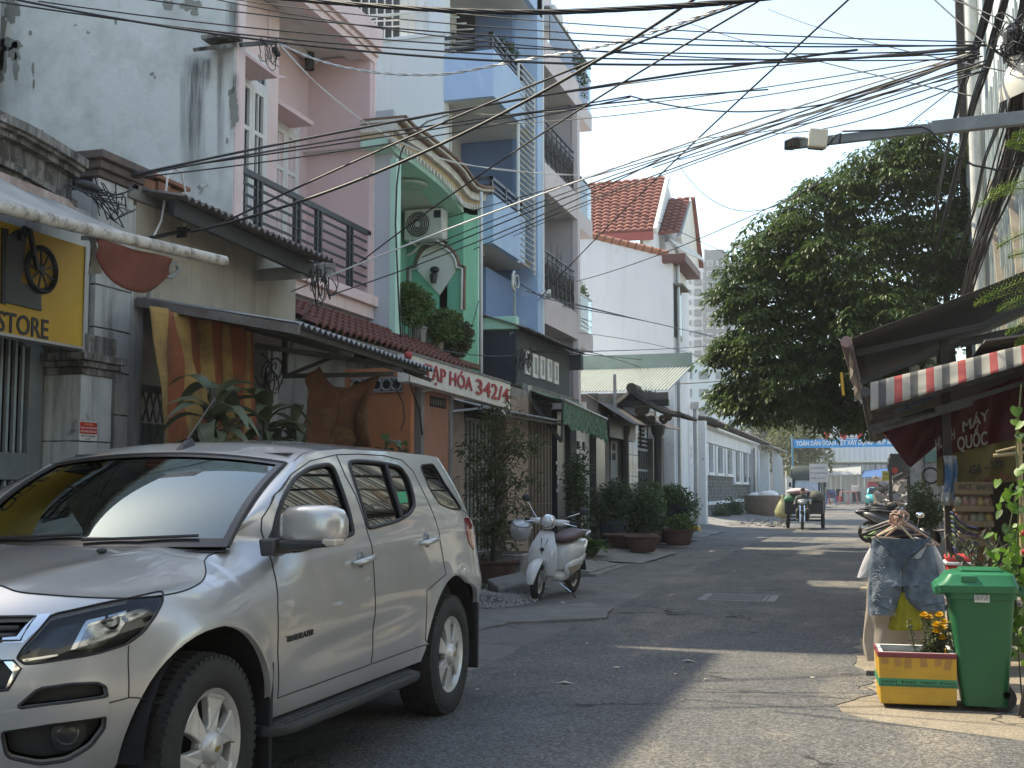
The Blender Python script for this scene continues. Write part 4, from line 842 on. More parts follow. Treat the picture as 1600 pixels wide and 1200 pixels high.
for i in range(12):
 if b0_ is None: b0_=obj('bar',MB().box(-.015,.015,-.02,.02,0,1.5),m_white,gr_,world=0); o=b0_
 else: o=b0_.copy(); COL.objects.link(o)
 o.location=V((XBR+.3,YB0+.75+i*.14,lev[1][0]-.6))-loc_of(gr_)
zL0,zL1=zx(825,415,XBF),zx(825,112,XBF)
ls=obj('louvre_frame',MB().box(XBF-.05,XBF-.01,YS0-.03,YS0+.04,zL0-.05,zL1).box(XBF-.05,XBF-.01,YS1,YS1+.05,zL0-.1,zL1),m_bwhite,bh); b0_=None
for i in range(34):
 if b0_ is None: b0_=obj('slat',MB().obox((0,0,0),(.12,YS1-YS0-.04,.018),Euler((0,.6,0)).to_matrix()),m_white,ls,world=0); o=b0_
 else: o=b0_.copy(); COL.objects.link(o)
 o.location=V((XBF-.03,(YS0+YS1)/2+.02,lerp(zL0,zL1,i/33)))-loc_of(ls)
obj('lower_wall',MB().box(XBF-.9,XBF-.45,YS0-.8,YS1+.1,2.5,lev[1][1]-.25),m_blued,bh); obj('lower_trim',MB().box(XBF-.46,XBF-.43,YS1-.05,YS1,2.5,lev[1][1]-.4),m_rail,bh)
obj('roof_mass',MB().box(-16,XBR-.3,YB0+1.2,YE,2,11.2),m_bwhite,bh)
# ================================================================ lilac grey house with iron balconies
m_lil=mat('w_lilac_grey',(.50,.475,.51),(.46,.44,.48),.8,sc_=1.4); m_lilp=mat('w_lilac_pink',(.71,.64,.655),(.65,.585,.60),.8,sc_=1.5,streak=.2,stc=(.3,.27,.28))
XL2=-6.62; YL0=YE+.02; YL1=yx(906,XL2,450)
lh=thing('lilac_house','narrow lilac grey house with black wrought iron and glass balconies','house',(-8,26.5,0))
def iron_panel(y0,y1,z0,z1,x,par):
 r=obj('iron_railing',MB().box(x-.02,x+.02,y0,y1,z1-.03,z1+.01).box(x-.02,x+.02,y0,y1,z0,z0+.03).box(x-.015,x+.015,y0,y1,z1-.17,z1-.145),m_black,par)
 g=MB(); n=int((y1-y0)/.36)
 for i in range(n):
  a,b=lerp(y0,y1,i/n),lerp(y0,y1,(i+1)/n); m_=(a+b)/2; h=z1-z0-.2; w=(b-a)/2
  g.bar((x,a,z0),(x,a,z1),.02)
  for s in (-1,1):
   for ph_,k0 in ((0,.28),(PI,.72)):
    cz=z0+.03+h*k0; g.tube([(x,m_+s*(w*.5)+w*.42*(1-q*.65)*math.cos(q*9+ph_)*s,cz+h*.24*(1-q*.65)*math.sin(q*9+ph_)) for q in [j/16 for j in range(17)]],.013,4,False)
  g.tube([(x,a+.02,z0+.05),(x,m_,z0+h*.5),(x,b-.02,z0+h)],.011,4,False); g.tube([(x,b-.02,z0+.05),(x,m_,z0+h*.5),(x,a+.02,z0+h)],.011,4,False)
  g.ball((x,m_,z0+h*.5),.035,6,5)
 obj('scrollwork',g,m_black,r)
P=[(849,483,518,906,533),(851,275,297,904,345),(851,88,108,906,170)]
floors=[]
for (uu,va,vb,u2,v2) in P:
 z0=at(u2,v2,X=XL2).z; z1=z0+(zx(u2,v2-28,XL2)-z0)*1.0 if False else at(uu,va,X=XL2).z
 floors.append((z0,z1));
z_bot=[zx(906,532,XL2),zx(904,345,XL2),zx(906,172,XL2)]
for i,z0 in enumerate(z_bot):
 zt_=z0+.62
 obj('balcony_slab',MB().box(XL2-.12,XL2,YL0,YL1,z0,zt_),m_lilp,lh); obj('soffit',MB().box(XL2-1.6,XL2-.12,YL0,YL1,z0+.04,z0+.2),m_soff,lh)
 if i<2: iron_panel(YL0+.05,YL1-.35,zt_+.02,zt_+1.0,XL2-.06,lh)
 obj('side_balcony',MB().box(XL2-.8,XL2-.02,YL1+.01,YL1+1.5,z0-.12,z0+.3),m_lilp,lh)
 gg=obj('glass_guard',MB().box(XL2-.06,XL2-.045,YL1+.02,YL1+1.48,z0+.3,z0+1.15).box(XL2-.78,XL2-.06,YL1+1.465,YL1+1.48,z0+.3,z0+1.15),glass('guard_glass',(.72,.82,.82),1,.02),lh)
 obj('hand_rail',MB().box(XL2-.08,XL2-.03,YL1+.02,YL1+1.5,z0+1.15,z0+1.19),m_concb if i else m_white,gg)
obj('far_wall',MB().box(XL2-1.9,XL2-.05,YL1-.22,YL1-.02,2,z_bot[2]),m_lil,lh)
obj('far_edge',MB().box(XL2-.12,XL2+.015,YL1-.25,YL1,2,z_bot[2]-.001),m_lilp,lh)
obj('back_wall',MB().box(XL2-2,XL2-1.7,YL0,YL1,2,z_bot[2]+1.5),m_lil,lh)
obj('mass',MB().box(-16,XL2-2,YL0,YL1,0,z_bot[2]+2.2),m_lil,lh)
zt_=z_bot[2]+.62; yb2=YL1+.9
obj('glass_guard',MB().box(XL2-.05,XL2-.035,YL0+.6,YL1+1.4,zt_,zt_+.85),glass('guard_glass',(.72,.82,.82)),lh); obj('hand_rail',MB().bar((XL2-.04,YL0+.5,zt_+.87),(XL2-.04,YL1+1.45,zt_+.87),.05).bar((XL2-1.2,YL0+.5,zt_+.87),(XL2-.04,YL0+.5,zt_+.87),.05),m_concb,lh)
zr1=zx(890,20,XL2-.6)
obj('penthouse',MB().box(-12,XL2-1.0,YL0+.2,YL0+1.5,zt_,zr1+.4).box(-12,XL2-.75,YL0+1.5,YL1-.4,zr1-.75,zr1+.3),m_lil,lh)
obj('roof_slab',MB().box(-12,XL2-.45,YL0-.2,YL1-.25,zr1+.3,zr1+.55).box(-12,XL2-.55,YL1-1.2,YL1-.5,zt_+1.1,zr1+.3),m_lilp,lh)
obj('box_planter',MB().box(XL2-.7,XL2-.2,YL0+1.7,YL0+2.5,zt_+.9,zt_+1.45),m_white,lh,bev=.05)
# ================================================================ dark low house with green awning
m_slate=mat('w_slate_paint',(.075,.09,.10),(.06,.07,.08),.8,sc_=2,bump=.1,bsc=15)
m_navy=mat('w_navy_peel',(.022,.028,.045),(.03,.035,.05),.75,sc_=2,peel=((.42,.42,.41),.64,6.5,(1,1,.6)),bump=.2,bsc=20)
XD=-6.3; YD0=21.55; YD1=yx(890,XD,580)
dh=thing('dark_house','low slate grey house with a row of five small windows and peeling navy side wall','house',(-6.5,23.5,0))
zd0=zx(806,512,XD); zd1=zx(892,548,XD); zsl=zx(815,600,XD)
obj('side_wall',MB().box(xy(756,YD0),XD-.02,YD0,YD0+.1,2.3,zd0-.05),m_navy,dh)
obj('side_trim',MB().box(xy(754,YD0)-.05,XD+.02,YD0-.06,YD0+.12,zd0-.02,zd0+.22),m_mint,dh,bev=.02)
obj('front_wall',MB().box(-7,XD,YD0+.01,YD1,zsl-.1,zd0),m_slate,dh)
obj('sill_band',MB().box(XD-.1,XD+.12,YD0,YD1+.4,zsl-.12,zsl+.0),mat('w_moss_band',(.22,.24,.21),(.10,.11,.10),.95,sc_=8,streak=.6),dh,bev=.02)
g=MB(); corrug(g,(XD+.28,YD0-.15,zd0-.04),(XD+.28,YD1+.35,zd1-.06),(-8.0,YD1+.35,zd1+.6),(-8.0,YD0-.15,zd0+.6),24,.02); obj('roof',g,m_rust,dh,smooth=60)
obj('beam_end',MB().box(XD-.3,XD+.25,YD1+.02,YD1+.25,zd1-.42,zd1-.1),m_slate,dh)
for u0,u1,v0,v1 in ((819,826.5,547,584),(831,839,552,589),(842.5,850,556,591),(853.5,861,560,595),(864.5,871,565,599)):
 ya,yb=yx(u0,XD,570),yx(u1,XD,570); z0,z1=zx(u0,v1,XD),zx(u0,v0,XD)
 w_=obj('window',MB().box(XD-.02,XD+.03,ya,ya+.07,z0,z1).box(XD-.02,XD+.03,yb-.07,yb,z0,z1).box(XD-.02,XD+.03,ya+.07,yb-.07,z0,z0+.07).box(XD-.02,XD+.03,ya+.07,yb-.07,z1-.07,z1),m_white,dh)
 obj('pane',MB().box(XD+.002,XD+.008,ya+.06,yb-.06,z0+.06,z1-.06),mat('frosted',(.32,.34,.34),(.22,.24,.24),.25,sc_=5),w_)
ga=thing('green_awning','faded green fabric awning with torn fringed valance above a white gate','awning',(-5.9,24,3))
XA2=-5.45; f0=at(880,624,X=XA2); f1=at(948,655,X=XA2); h0=V((XD+.06,YD0+.35,zx(818,606,XD))); h1=V((XD+.06,YD1+.2,zx(893,622,XD)-.05))
m_gaw=mat('awning_green',(.16,.25,.20),(.28,.36,.30),.85,sc_=3,streak=.5,stsc=(14,5,3),stc=(.45,.5,.45),trans=.35)
obj('fabric',MB().grid(20,8,lambda a,b:lerp(lerp(h0,h1,a),lerp(f0,f1,a),b)+V((0,0,-.04*math.sin(PI*b)+.012*math.sin(a*40)))),m_gaw,ga,smooth=180,solid=.006)
obj('front_bar',MB().tube([f0,f1],.03,8),m_alu,ga,smooth=60)
def fringe(a,b):
 p=lerp(f0,f1,a); h=.46+.10*noise.noise(V((a*30,0,1)))+.05*noise.noise(V((a*90,3,1))); return p+V((.03*math.sin(a*70)*b+.02*math.sin(a*173)*b,0,-b*h))
obj('valance',MB().grid(150,4,fringe),mat('valance_green',(.04,.13,.085),(.20,.31,.24),.9,sc_=14,trans=.3),ga,smooth=180)
obj('arm',MB().bar(h0+V((0,.05,-.1)),lerp(h0,f0,.72)+V((.15,.1,-.85)),.06).bar(lerp(h0,f0,.72)+V((.15,.1,-.85)),f0,.045),m_steel,ga)
obj('bracket_box',MB().box(XD,XD+.18,YD0+.15,YD0+.4,h0.z-.3,h0.z+.02),m_alu,ga)
obj('navy_pillar',MB().box(XD-.3,XD+.12,yx(862,XD,740),yx(876,XD,740),0,3),mat('w_navy',(.015,.02,.035),(.02,.025,.04),.35),dh)
obj('grey_column',MB().box(XD-.3,XD+.2,yx(877,XD,740),yx(887,XD,740),0,zx(880,640,XD)),m_slate,dh)
for i,(u,v) in enumerate(((870,722),(872,732),(871,738),(873,745),(872,752),(871,765))):
 p=at(u,v,X=XD+.122); s=.05; obj('sticker',MB().box(XD+.1205,XD+.123,p.y-s*1.6,p.y+s*1.2,p.z-s,p.z+s*.4),mat('sticker_pale',(.4,.42,.45),(.15,.2,.3),.6,sc_=25),dh)
gyA,gyB=yx(889,XD,740),yx(921,XD,740); zg=zx(905,672,XD)
wg=thing('white_gate','white metal gate with rows of rectangular openings under the green awning','gate',(XD,(gyA+gyB)/2,0))
nc=3; m_wgate=mat('gate_white',(.52,.53,.54),(.42,.43,.44),.5,sc_=3)
cols=[lerp(gyA,gyB,k) for k in (0,.1,.27,.37,.54,.64,.81,1)]
zs=[lerp(1.05,zg-.25,i/6) for i in range(7)]
g=MB(); g.box(XD-.04,XD,gyA,gyB,0,zs[0]).box(XD-.04,XD,gyA,gyB,zs[-1],zg)
for a,b in ((0,1),(2,3),(4,5),(6,7)): g.box(XD-.04,XD,cols[a],cols[b],zs[0],zs[-1])
for z in zs[1:-1]:
 for a,b in ((1,2),(3,4),(5,6)): g.box(XD-.04,XD,cols[a],cols[b],z-.05,z+.05)
obj('leaf',g,m_wgate,wg); obj('back_board',MB().box(XD-.16,XD-.12,gyA,gyB,0,zg),m_dark,wg)
obj('head_panel',MB().box(XD-.05,XD+.05,gyA-.1,gyB+.3,zg+.1,zg+.35),m_bwhite,wg); obj('post',MB().box(XD-.1,XD+.12,gyA-.12,gyA,0,zg+.3),m_wgate,wg)
obj('dark_pier',MB().box(XD-.3,XD+.16,gyB+.02,yx(935,XD,740),0,zx(925,648,XD)),mat('w_black_stone',(.03,.033,.036),(.045,.048,.05),.25),dh)
obj('lilac_beam',MB().box(XD-.2,XD+.3,gyB-.5,yx(937,XD+.3,690),zx(925,675,XD),zx(925,655,XD)),m_lil,dh)
# ================================================================ polished-stone fronted house with roofed gateway
YH0=yx(936,XD,740); YH1=38.0
m_mirror=mat('w_polished_stone',(.20,.195,.18),(.30,.285,.26),.12,sc_=1.2,spec=.8)
hh=thing('stone_front_house','low house with polished stone piers, barred door and dark sheet canopy','house',(-7,31,0))
y_a=yx(943,XD,740); y_b=yx(952,XD,740); y_c=yx(979,XD,740); y_d=yx(997,XD,740); y_e=yx(1021,XD,740); y_f=yx(1026,XD,740)
ztf=zx(960,672,XD)
for a,b in ((YH0,y_a),(y_a+.02,y_b),(y_c,(y_c+y_d)/2-.01),((y_c+y_d)/2+.01,y_d),(y_e,y_f)):
 k=int(2.9/.58)
 for i in range(k): obj('stone_panel',MB().box(XD-.25,XD,a+.006,b-.006,i*.58+.006,(i+1)*.58-.006),m_mirror,hh,bev=.004)
obj('lintel',MB().box(XD-.25,XD+.02,YH0,y_d,2.9,3.25),m_mirror,hh)
d1=obj('door',MB().box(XD-.3,XD-.24,y_b,y_c,0,2.9),m_greygate,hh)
for i in range(2): obj('leaf',MB().box(XD-.24,XD-.2,lerp(y_b,y_c,i/2)+.03,lerp(y_b,y_c,(i+1)/2)-.15,.05,2.75),m_greygate,d1)
for i in range(3):
 for j in range(2): obj('opening',MB().box(XD-.2,XD-.195,lerp(y_b,y_c,.08+.26*i),lerp(y_b,y_c,.26+.26*i),2.15+j*.25,2.33+j*.25),m_dark,d1)
dg=obj('barred_door',MB().box(XD-.3,XD-.25,y_d,y_e,0,3.4),m_dark,hh)
g=MB()
for i in range(9): y=lerp(y_d,y_e,(i+.5)/9); g.box(XD-.2,XD-.16,y-.02,y+.02,.1,2.5)
for z in (.1,1.2,1.9,2.5): g.box(XD-.21,XD-.15,y_d,y_e,z,z+.07)
for j in range(6):
 for s in (0,1): g.box(XD-.2,XD-.15,lerp(y_d,y_e,.06+.5*s),lerp(y_d,y_e,.44+.5*s),2.65+j*.12,2.7+j*.12)
obj('bars',g,m_greygate,dg); obj('upper_wall',MB().box(XD-.3,XD-.02,YH0,YH1,3.26,3.7),mat('w_stained_wall',(.25,.245,.23),(.14,.135,.12),.9,streak=.7,sc_=3),hh)
obj('end_wall',MB().box(XD-.25,XD-.01,y_f,yx(1062,XD,720),0,4.2),m_wwall,hh)
obj('end_door',MB().box(XD-.02,XD+.01,yx(1034,XD,740),yx(1042,XD,740),.1,3.0),m_greygate,hh)
obj('transom_slats',MB().box(XD-.05,XD+.25,YH0+.1,y_c,zx(960,690,XD)+.05,zx(960,655,XD)),mat('w_black_slats',(.02,.022,.025),rough=.5),hh)
g=MB(); corrug(g,(XD+.85,YH0-.1,zx(940,648,XD)-.25),(XD+.85,y_e,zx(1005,660,XD)-.15),(XD-.3,y_e,zx(1005,645,XD)+.25),(XD-.3,YH0-.1,zx(940,630,XD)+.2),22,.02); obj('canopy',g,m_rust,hh,smooth=60)
zE=zy(1000,612,31.0); zR=zy(1000,577,33.2); xa,xb=-10.5,xy(1046,31.0)
g=MB(); n=60
for i in range(n):
 x0=lerp(xa,xb,i/n); x1=lerp(xa,xb,(i+1)/n); xm=(x0+x1)/2
 for (p,q,hp,hq) in ((x0,xm-.03,0,0),(xm-.03,xm,0,.045),(xm,xm+.03,.045,.045),(xm+.03,x1,.045,0)):
  g.add([(p,31.0,zE+hp),(q,31.0,zE+hq),(q+.28,33.2,zR+hq),(p+.28,33.2,zR+hp)],[(0,1,2,3)])
m_roofg=mat('w_roof_sheet',(.50,.52,.47),(.42,.45,.41),.55,sc_=1.5,metal=.1)
sr=thing('sheet_roofed_block','low block under a pale ribbed sheet roof with green ridge board','building',(-8,32,0))
obj('roof',g,m_roofg,sr); obj('eave',MB().box(xa,xb,30.95,31.02,zE-.22,zE-.03),m_rust,sr); obj('wall',MB().box(xa,XD-.3,31.1,37.9,0,zE-.1),m_bwhite,sr); obj('ridge_board',MB().box(xa,xb+.3,33.2,33.3,zR-.1,zR+.42),mat('w_mint_board',(.33,.42,.38),(.28,.36,.33),.6),sr)
tg=thing('roofed_gateway','dark tiled gateway roof on black columns with carved brackets','gateway',(-5.6,32,0))
Yg=30.4; rA=at(990,604,X=-6.0); zRid=zy(988,608,Yg); xr=xy(988,Yg); Lx,Rx=xy(938,Yg),xy(1064,Yg); zL,zR2=zy(938,634,Yg),zy(1064,646,Yg)
m_rooft=mat('w_dark_rooftile',(.07,.065,.06),(.045,.043,.042),.8,sc_=8,bump=.3,bsc=40)
for sx_,xe,ze in ((-1,Lx,zL),(1,Rx,zR2)):
 g=MB(); A=V((xr,Yg,zRid)); B=V((xe,Yg,ze))
 g.grid(10,24,lambda a,b:lerp(A,B,a)+V((0,b*3.2,-.14*math.sin(PI*a)+.02*math.cos(b*24*PI)+.012*((a*10)%1)))); g.grid(10,1,lambda a,b:lerp(A,B,a)+V((0,0,-.14*math.sin(PI*a)-.11*b))); obj('roof_slope',g,m_rooft,tg,smooth=50,solid=.05)
obj('ridge',MB().tube([(xr,Yg-.05,zRid+.03),(xr,Yg+3.2,zRid+.03)],.13,10),m_rooft,tg,smooth=50)
cx=xy(1027,Yg); obj('column',MB().lathe([(.16,0),(.16,.3),(.12,.35),(.11,2.7),(.16,2.8),(.2,3.0)],14,None,(cx,Yg+.2,0)),mat('w_black_col',(.035,.036,.038),(.05,.05,.05),.4),tg,smooth=40)
obj('column',MB().lathe([(.12,0),(.11,2.7),(.2,3.0)],12,None,(Lx+.6,Yg+.2,0)),MATS['w_black_col'],tg,smooth=40)
obj('tie_beam',MB().box(Lx+.3,Rx-.3,Yg+.1,Yg+.3,zL-.02,zL+.14),m_black,tg); obj('king_post',MB().box(xr-.07,xr+.07,Yg+.1,Yg+.25,zL+.1,zRid-.1),m_black,tg)
m_carv=mat('carved_gold',(.09,.072,.04),(.05,.04,.03),.6,sc_=20)
g=MB()
for (u,v,s,k) in ((1000,642,.14,1),(1008,640,.12,1),(1018,655,.10,-1),(1037,655,.12,1),(1045,652,.08,1)):
 c=at(u,v,Y=Yg-.02)
 for t0 in (0,2.1,4.2): g.tube([c+V((k*s*(1-q*.8)*math.cos(q*7+t0),0,s*(1-q*.8)*math.sin(q*7+t0))) for q in [j/12 for j in range(13)]],.022,4,False)
obj('carved_bracket',g,m_carv,tg)
obj('gable_panel',MB().box(Lx+.4,xr+.2,Yg+.3,Yg+.35,zL-.25,zL+.02),m_lil,tg)
for u,v0,v1,l in ((961,585,640,'thin grey steel post standing on the gateway roof side, nearer one'),(1024,565,625,'thin grey steel post carrying cable insulators by the white house')):
 p=at(u,v1,X=-6.1); q=at(u,v0,X=-6.1); tag(obj('steel_post',MB().bar((p.x,p.y,p.z-.6),(p.x,p.y,q.z),.07),m_alu),l,'post')
# ================================================================ white house with tiled verge
m_wh=mat('w_white_wall',(.75,.75,.75),(.70,.70,.705),.85,sc_=.7,grime=((.62,.62,.62),.60,.7,1.2),streak=.25,stsc=(3,3,.15),stc=(.35,.35,.34),bump=.06,bsc=10)
YW=38.0; XW1=-5.95; YW2=yx(1074,XW1,600)
wh=thing('white_house','tall plain white house with terracotta verge tiles and a long dark side window','house',(-8,40,0))
A=at(912,363,Y=YW); B=at(1048,396,Y=YW); xl=-15.5; slp=(B.z-A.z)/(B.x-A.x)
obj('wall',MB().slab([(xl,YW,0),(XW1,YW,0),(XW1,YW,B.z-.12),(A.x,YW,A.z-.12),(xl,YW,A.z-.12)],(0,YW2-YW,0)),m_wh,wh)
m_terra=mat('verge_tile',(.36,.17,.10),(.29,.13,.08),.8,sc_=4)
n=17; src=None
for i in range(n):
 x=lerp(A.x-1.6,B.x-.1,(i+.5)/n); z=B.z+slp*(x-B.x) if x>A.x else A.z
 m_=MB().lathe([(.10,-.27),(.11,-.26),(.115,.26),(.135,.27),(.135,.31),(.10,.32)],10,Matrix.Rotation(PI/2,3,'Y'))
 if src is None: src=obj('ridge_tile',m_,m_terra,wh,world=0,smooth=40); o=src
 else: o=src.copy(); COL.objects.link(o)
 o.location=V((x,YW+.03,z-.04))-loc_of(wh); o.rotation_euler=(0,-math.atan(slp) if x>A.x else 0,0); o.scale=((B.x-A.x+1.5)/n/.58,1,1)
zc0=zx(1052,405,XW1); obj('eave_gutter',MB().box(XW1-.3,XW1+.45,YW-.25,YW2+.3,B.z-.32,B.z-.05),mat('w_gutter_brown',(.16,.06,.05),(.11,.05,.045),.6),wh,bev=.02)
wy0,wy1=yx(1053,XW1,500),yx(1063.5,XW1,500); z0,z1=zx(1056,528,XW1),zx(1056,450,XW1)
wn=obj('window',MB().box(XW1-.05,XW1+.05,wy0,wy1,z0,z1),m_black,wh); obj('pane',MB().box(XW1+.05,XW1+.06,wy0+.25,wy1-.15,z0+.15,z1-.15),m_pane,wn); obj('hood',MB().box(XW1,XW1+.3,wy0-.1,wy1+.1,z1,z1+.06),m_concb,wn)
obj('down_pipe',MB().tube([(XW1+.1,YW+.4,B.z-.3),(XW1+.1,YW+.4,0)],.07,8),m_alu,wh,smooth=60)
for v in (350,470,590,700):
 z=zx(1050,v,XW1)
XAx=-6.1; ya_,yb_=YW2+.01,yx(1090,XAx,720)
ax=thing('white_annex','low white annex wall with stained foot and grey down pipe','annex',(-7,47,0))
obj('wall',MB().box(-9,XAx,ya_,yb_,0,zx(1080,634,XAx)),mat('w_white_foot',(.75,.75,.745),(.69,.69,.69),.9,sc_=1,grime=((.10,.10,.09),.56,.68,2.2)),ax)
obj('pier',MB().box(XAx,XAx+.35,yb_-.55,yb_,0,zx(1080,655,XAx)),MATS['w_white_foot'],ax)
obj('down_pipe',MB().tube([(XAx+.25,yx(1076,XAx,700),zx(1076,630,XAx)),(XAx+.25,yx(1076,XAx,700),0)],.09,8),m_alu,ax,smooth=60)
obj('gutter_head',MB().box(XAx+.1,XAx+.4,yx(1076,XAx,700)-.2,yx(1076,XAx,700)+.2,zx(1076,640,XAx),zx(1076,629,XAx)),m_alu,ax)
# ================================================================ red roofed house behind
rh=thing('red_roof_house','big house behind with two stepped red tiled gables','house',(-10,52,0))
m_redt=mat('w_red_tile',(.26,.095,.072),(.19,.07,.055),.8,sc_=1.5,grain=.15,gsc=30)
def tiled(A,B,C,D,pw,ph_,name='roof_tiles'):
 """A-B eave, D-C ridge; every tile a humped plate, tens of pixels in all: joined"""
 A,B,C,D=map(V,(A,B,C,D)); nu=max(2,int((B-A).length/pw)); nv=max(2,int((D-A).length/ph_)); nn=(B-A).cross(D-A).normalized()
 if nn.y>0: nn=-nn
 g=MB(); vs=[];
 for j in range(nv):
  for i in range(nu):
   q=[]
   for b,lift in ((j/nv,.09),((j+1)/nv,.01)):
    for k in range(4):
     a=(i+k/3)/nu; h=(0,.075,.06,0)[k]; q.append(lerp(lerp(A,B,a),lerp(D,C,a),b)+nn*(h+lift))
   for k in range(4): a=(i+k/3)/nu; q.append(lerp(lerp(A,B,a),lerp(D,C,a),j/nv)+nn*-.01)
   g.add(q,[(k,k+1,k+5,k+4) for k in range(3)]+[(k+1,k,k+8,k+9) for k in range(3)])
 return obj(name,g,m_redt,rh,kind='stuff')
Y1=50; eA,eB=at(905,367,Y=Y1),at(1021,361,Y=Y1); rA_,rB_=at(905,289,Y=Y1+4.2),at(1041,277,Y=Y1+4.2)
tiled(eA,eB,rB_,rA_,.30,.33); obj('verge',MB().bar(eB+V((.08,0,0)),rB_+V((.08,0,0)),.16,.3),m_white,rh); obj('fascia',MB().bar(eA+V((0,-.05,-.2)),eB+V((0,-.05,-.2)),.1,.34),mat('w_red_fascia',(.30,.06,.05),rough=.6),rh)
obj('gable_wall',MB().slab([eB+V((-.15,.1,-.3)),rB_+V((0,0,-.1)),rB_+V((.3,4.5,-2.6)),rB_+V((0,4.5,-6)),eB+V((-.15,.1,-4))],(-.3,0,0)),m_wh,rh)
Y2=52; eA2,eB2=at(1008,370,Y=Y2),at(1062,363,Y=Y2); rA2,rB2=at(1024,314,Y=Y2+3),at(1079,309,Y=Y2+3)
tiled(eA2,eB2,rB2,rA2,.30,.33)
g2=at(1093,418,Y=Y2+6.2); obj('gable',MB().slab([eB2+V((.05,.1,-.15)),rB2+V((.05,0,-.08)),g2,at(1072,418,Y=Y2+4)],(-.25,.1,0)),m_cream2,rh); obj('verge',MB().bar(rB2+V((.1,0,0)),g2+V((.1,0,0)),.2,.12),m_redt,rh)
obj('wall',MB().box(eA.x-4,eB2.x-.5,Y2+.4,Y2+6,0,eB2.z-.3),m_wh,rh)
obj('grey_panel',MB().slab([at(u,v,Y=Y2+.35) for u,v in ((1000,374),(1039,372),(1039,392),(1000,394))],(0,-.06,0)),mat('w_grey_panel',(.38,.36,.34),(.30,.29,.28),.8),rh)
src=None
for i in range(10):
 a=at(lerp(1046,1066,i/9),lerp(374,392,i/9),Y=Y2+.2); b=a+V((1.2,1.4,-.1)); obj('louvre',MB().bar(a,a+V((.9,1.0,-.35)),.08,.03),m_white,rh)
# ================================================================ compound wall with stone base and tall windows
XK=-7.65; YK0=yx(1090,XK,720); YK1=yx(1172,XK,720); YK2=yx(1190,XK,720)
kb=thing('compound_building','long low white building with five tall windows over a grey stone tiled base','building',(-9,60,0))
ztK=zx(1100,660,XK); zband=zx(1140,785,XK)
m_stone=mat('w_stone_tile',(.17,.165,.155),(.11,.108,.10),.9,sc_=3,grain=.2,gsc=40)
m_kw=mat('w_compound_white',(.68,.69,.70),(.60,.61,.62),.85,sc_=.8,streak=.3)
yw=yx(1103,XK,740)
obj('wall',MB().box(-12,XK-.14,YK0,YK2+2,0,ztK),m_kw,kb); obj('end_pier',MB().box(-9,XK,YK0+1.1,yw,0,ztK-.2),mat('w_grey_pier',(.36,.36,.36),(.26,.26,.26),.9,grime=((.1,.1,.09),.6,.7,2)),kb)
obj('side_gate',MB().box(-9,XK-.3,YK0,YK0+1.1,0,zx(1095,690,XK)),m_greygate,kb); obj('side_lintel',MB().box(-9,XK-.05,YK0,YK0+1.1,zx(1095,690,XK),zx(1095,660,XK)),m_kw,kb)
obj('stone_dado',MB().box(XK-.14,XK-.03,yw,YK1,0,zx(1105,740,XK)),m_dark,kb)
g=MB(); zt_=zx(1105,740,XK)
nz_=13; z=zband+.15
rows=[]
while z<zt_-.02: rows.append((z,min(z+.17,zt_))); z+=.18
for a,b in rows:
 y=yw
 while y<YK1-.1: w=R.uniform(.35,.5); g.box(XK-.05,XK+R.uniform(-.02,.012),y+.01,min(y+w,YK1)-.01,a,b-.012); y+=w
obj('stone_tiles',g,m_stone,kb,kind='stuff')
obj('white_band',MB().box(XK-.1,XK+.1,yw,YK1,zband-.02,zband+.14),m_kw,kb)
g=MB(); y=yw
while y<YK1-.1: w=R.uniform(.14,.3); g.box(XK-.05,XK+.03+R.uniform(-.02,.02),y+.008,min(y+w,YK1),0,zband-.03); y+=w
obj('stone_base',g,m_stone,kb,kind='stuff')
for i,(u0,u1,vt,vb) in enumerate(((1105,1112,694,738),(1119,1127,698,738),(1134,1142,702,738),(1147,1154,705,752),(1159,1166,708,752))):
 ya,yb=yx(u0,XK,720),yx(u1,XK,720); z0,z1=zx(u0,vb,XK),zx(u0,vt,XK); z0=zx(1105,738,XK) if i<3 else zx(1150,753,XK)
 w_=obj('window',MB().box(XK-.14,XK-.1,ya,yb,z0,z1),m_greygate,kb)
 obj('jamb',MB().box(XK-.13,XK+.09,ya-.7,ya,z0-.15,z1+.02),m_kw,w_); obj('jamb',MB().box(XK-.13,XK+.09,yb,yb+.5,z0-.1,z1+.02),m_kw,w_); obj('sill',MB().box(XK-.1,XK+.14,ya-.3,yb+.3,z0-.14,z0),m_white,w_)
 g=MB(); [g.box(XK-.1,XK-.08,ya,yb,lerp(z0,z1,k/4),lerp(z0,z1,k/4)+.05) for k in range(1,4)]; obj('bars',g,m_black,w_)
obj('upper_wall',MB().box(XK-.13,XK+.06,yw,YK1,zx(1105,693,XK)+.05,zx(1105,672,XK)),m_kw,kb)
obj('lamp_tube',MB().bar((XK+.3,yx(1110,XK,680),zx(1110,670,XK)),(XK+.3,yx(1178,XK,690),zx(1110,670,XK)),.14,.1),m_white,kb)
g=MB(); corrug(g,(XK+.7,YK0-.5,ztK+.05),(XK+.7,YK2+1,ztK+.05),(-13,YK2+1,ztK+1.0),(-13,YK0-.5,ztK+1.0),60,.05); obj('roof',g,m_rust,kb)
obj('down_pipe',MB().tube([(XK+.3,YK1+.2,ztK-.5),(XK+.3,YK1+.2,0)],.12,8),m_alu,kb,smooth=60)
g=MB(); y0=YK2+1.2; corrug(g,(XK+1.3,y0-2.5,ztK-.35),(XK+1.3,y0+7,ztK-.35),(-11,y0+7,ztK+1.1),(-11,y0-2.5,ztK+1.1),30,.05)
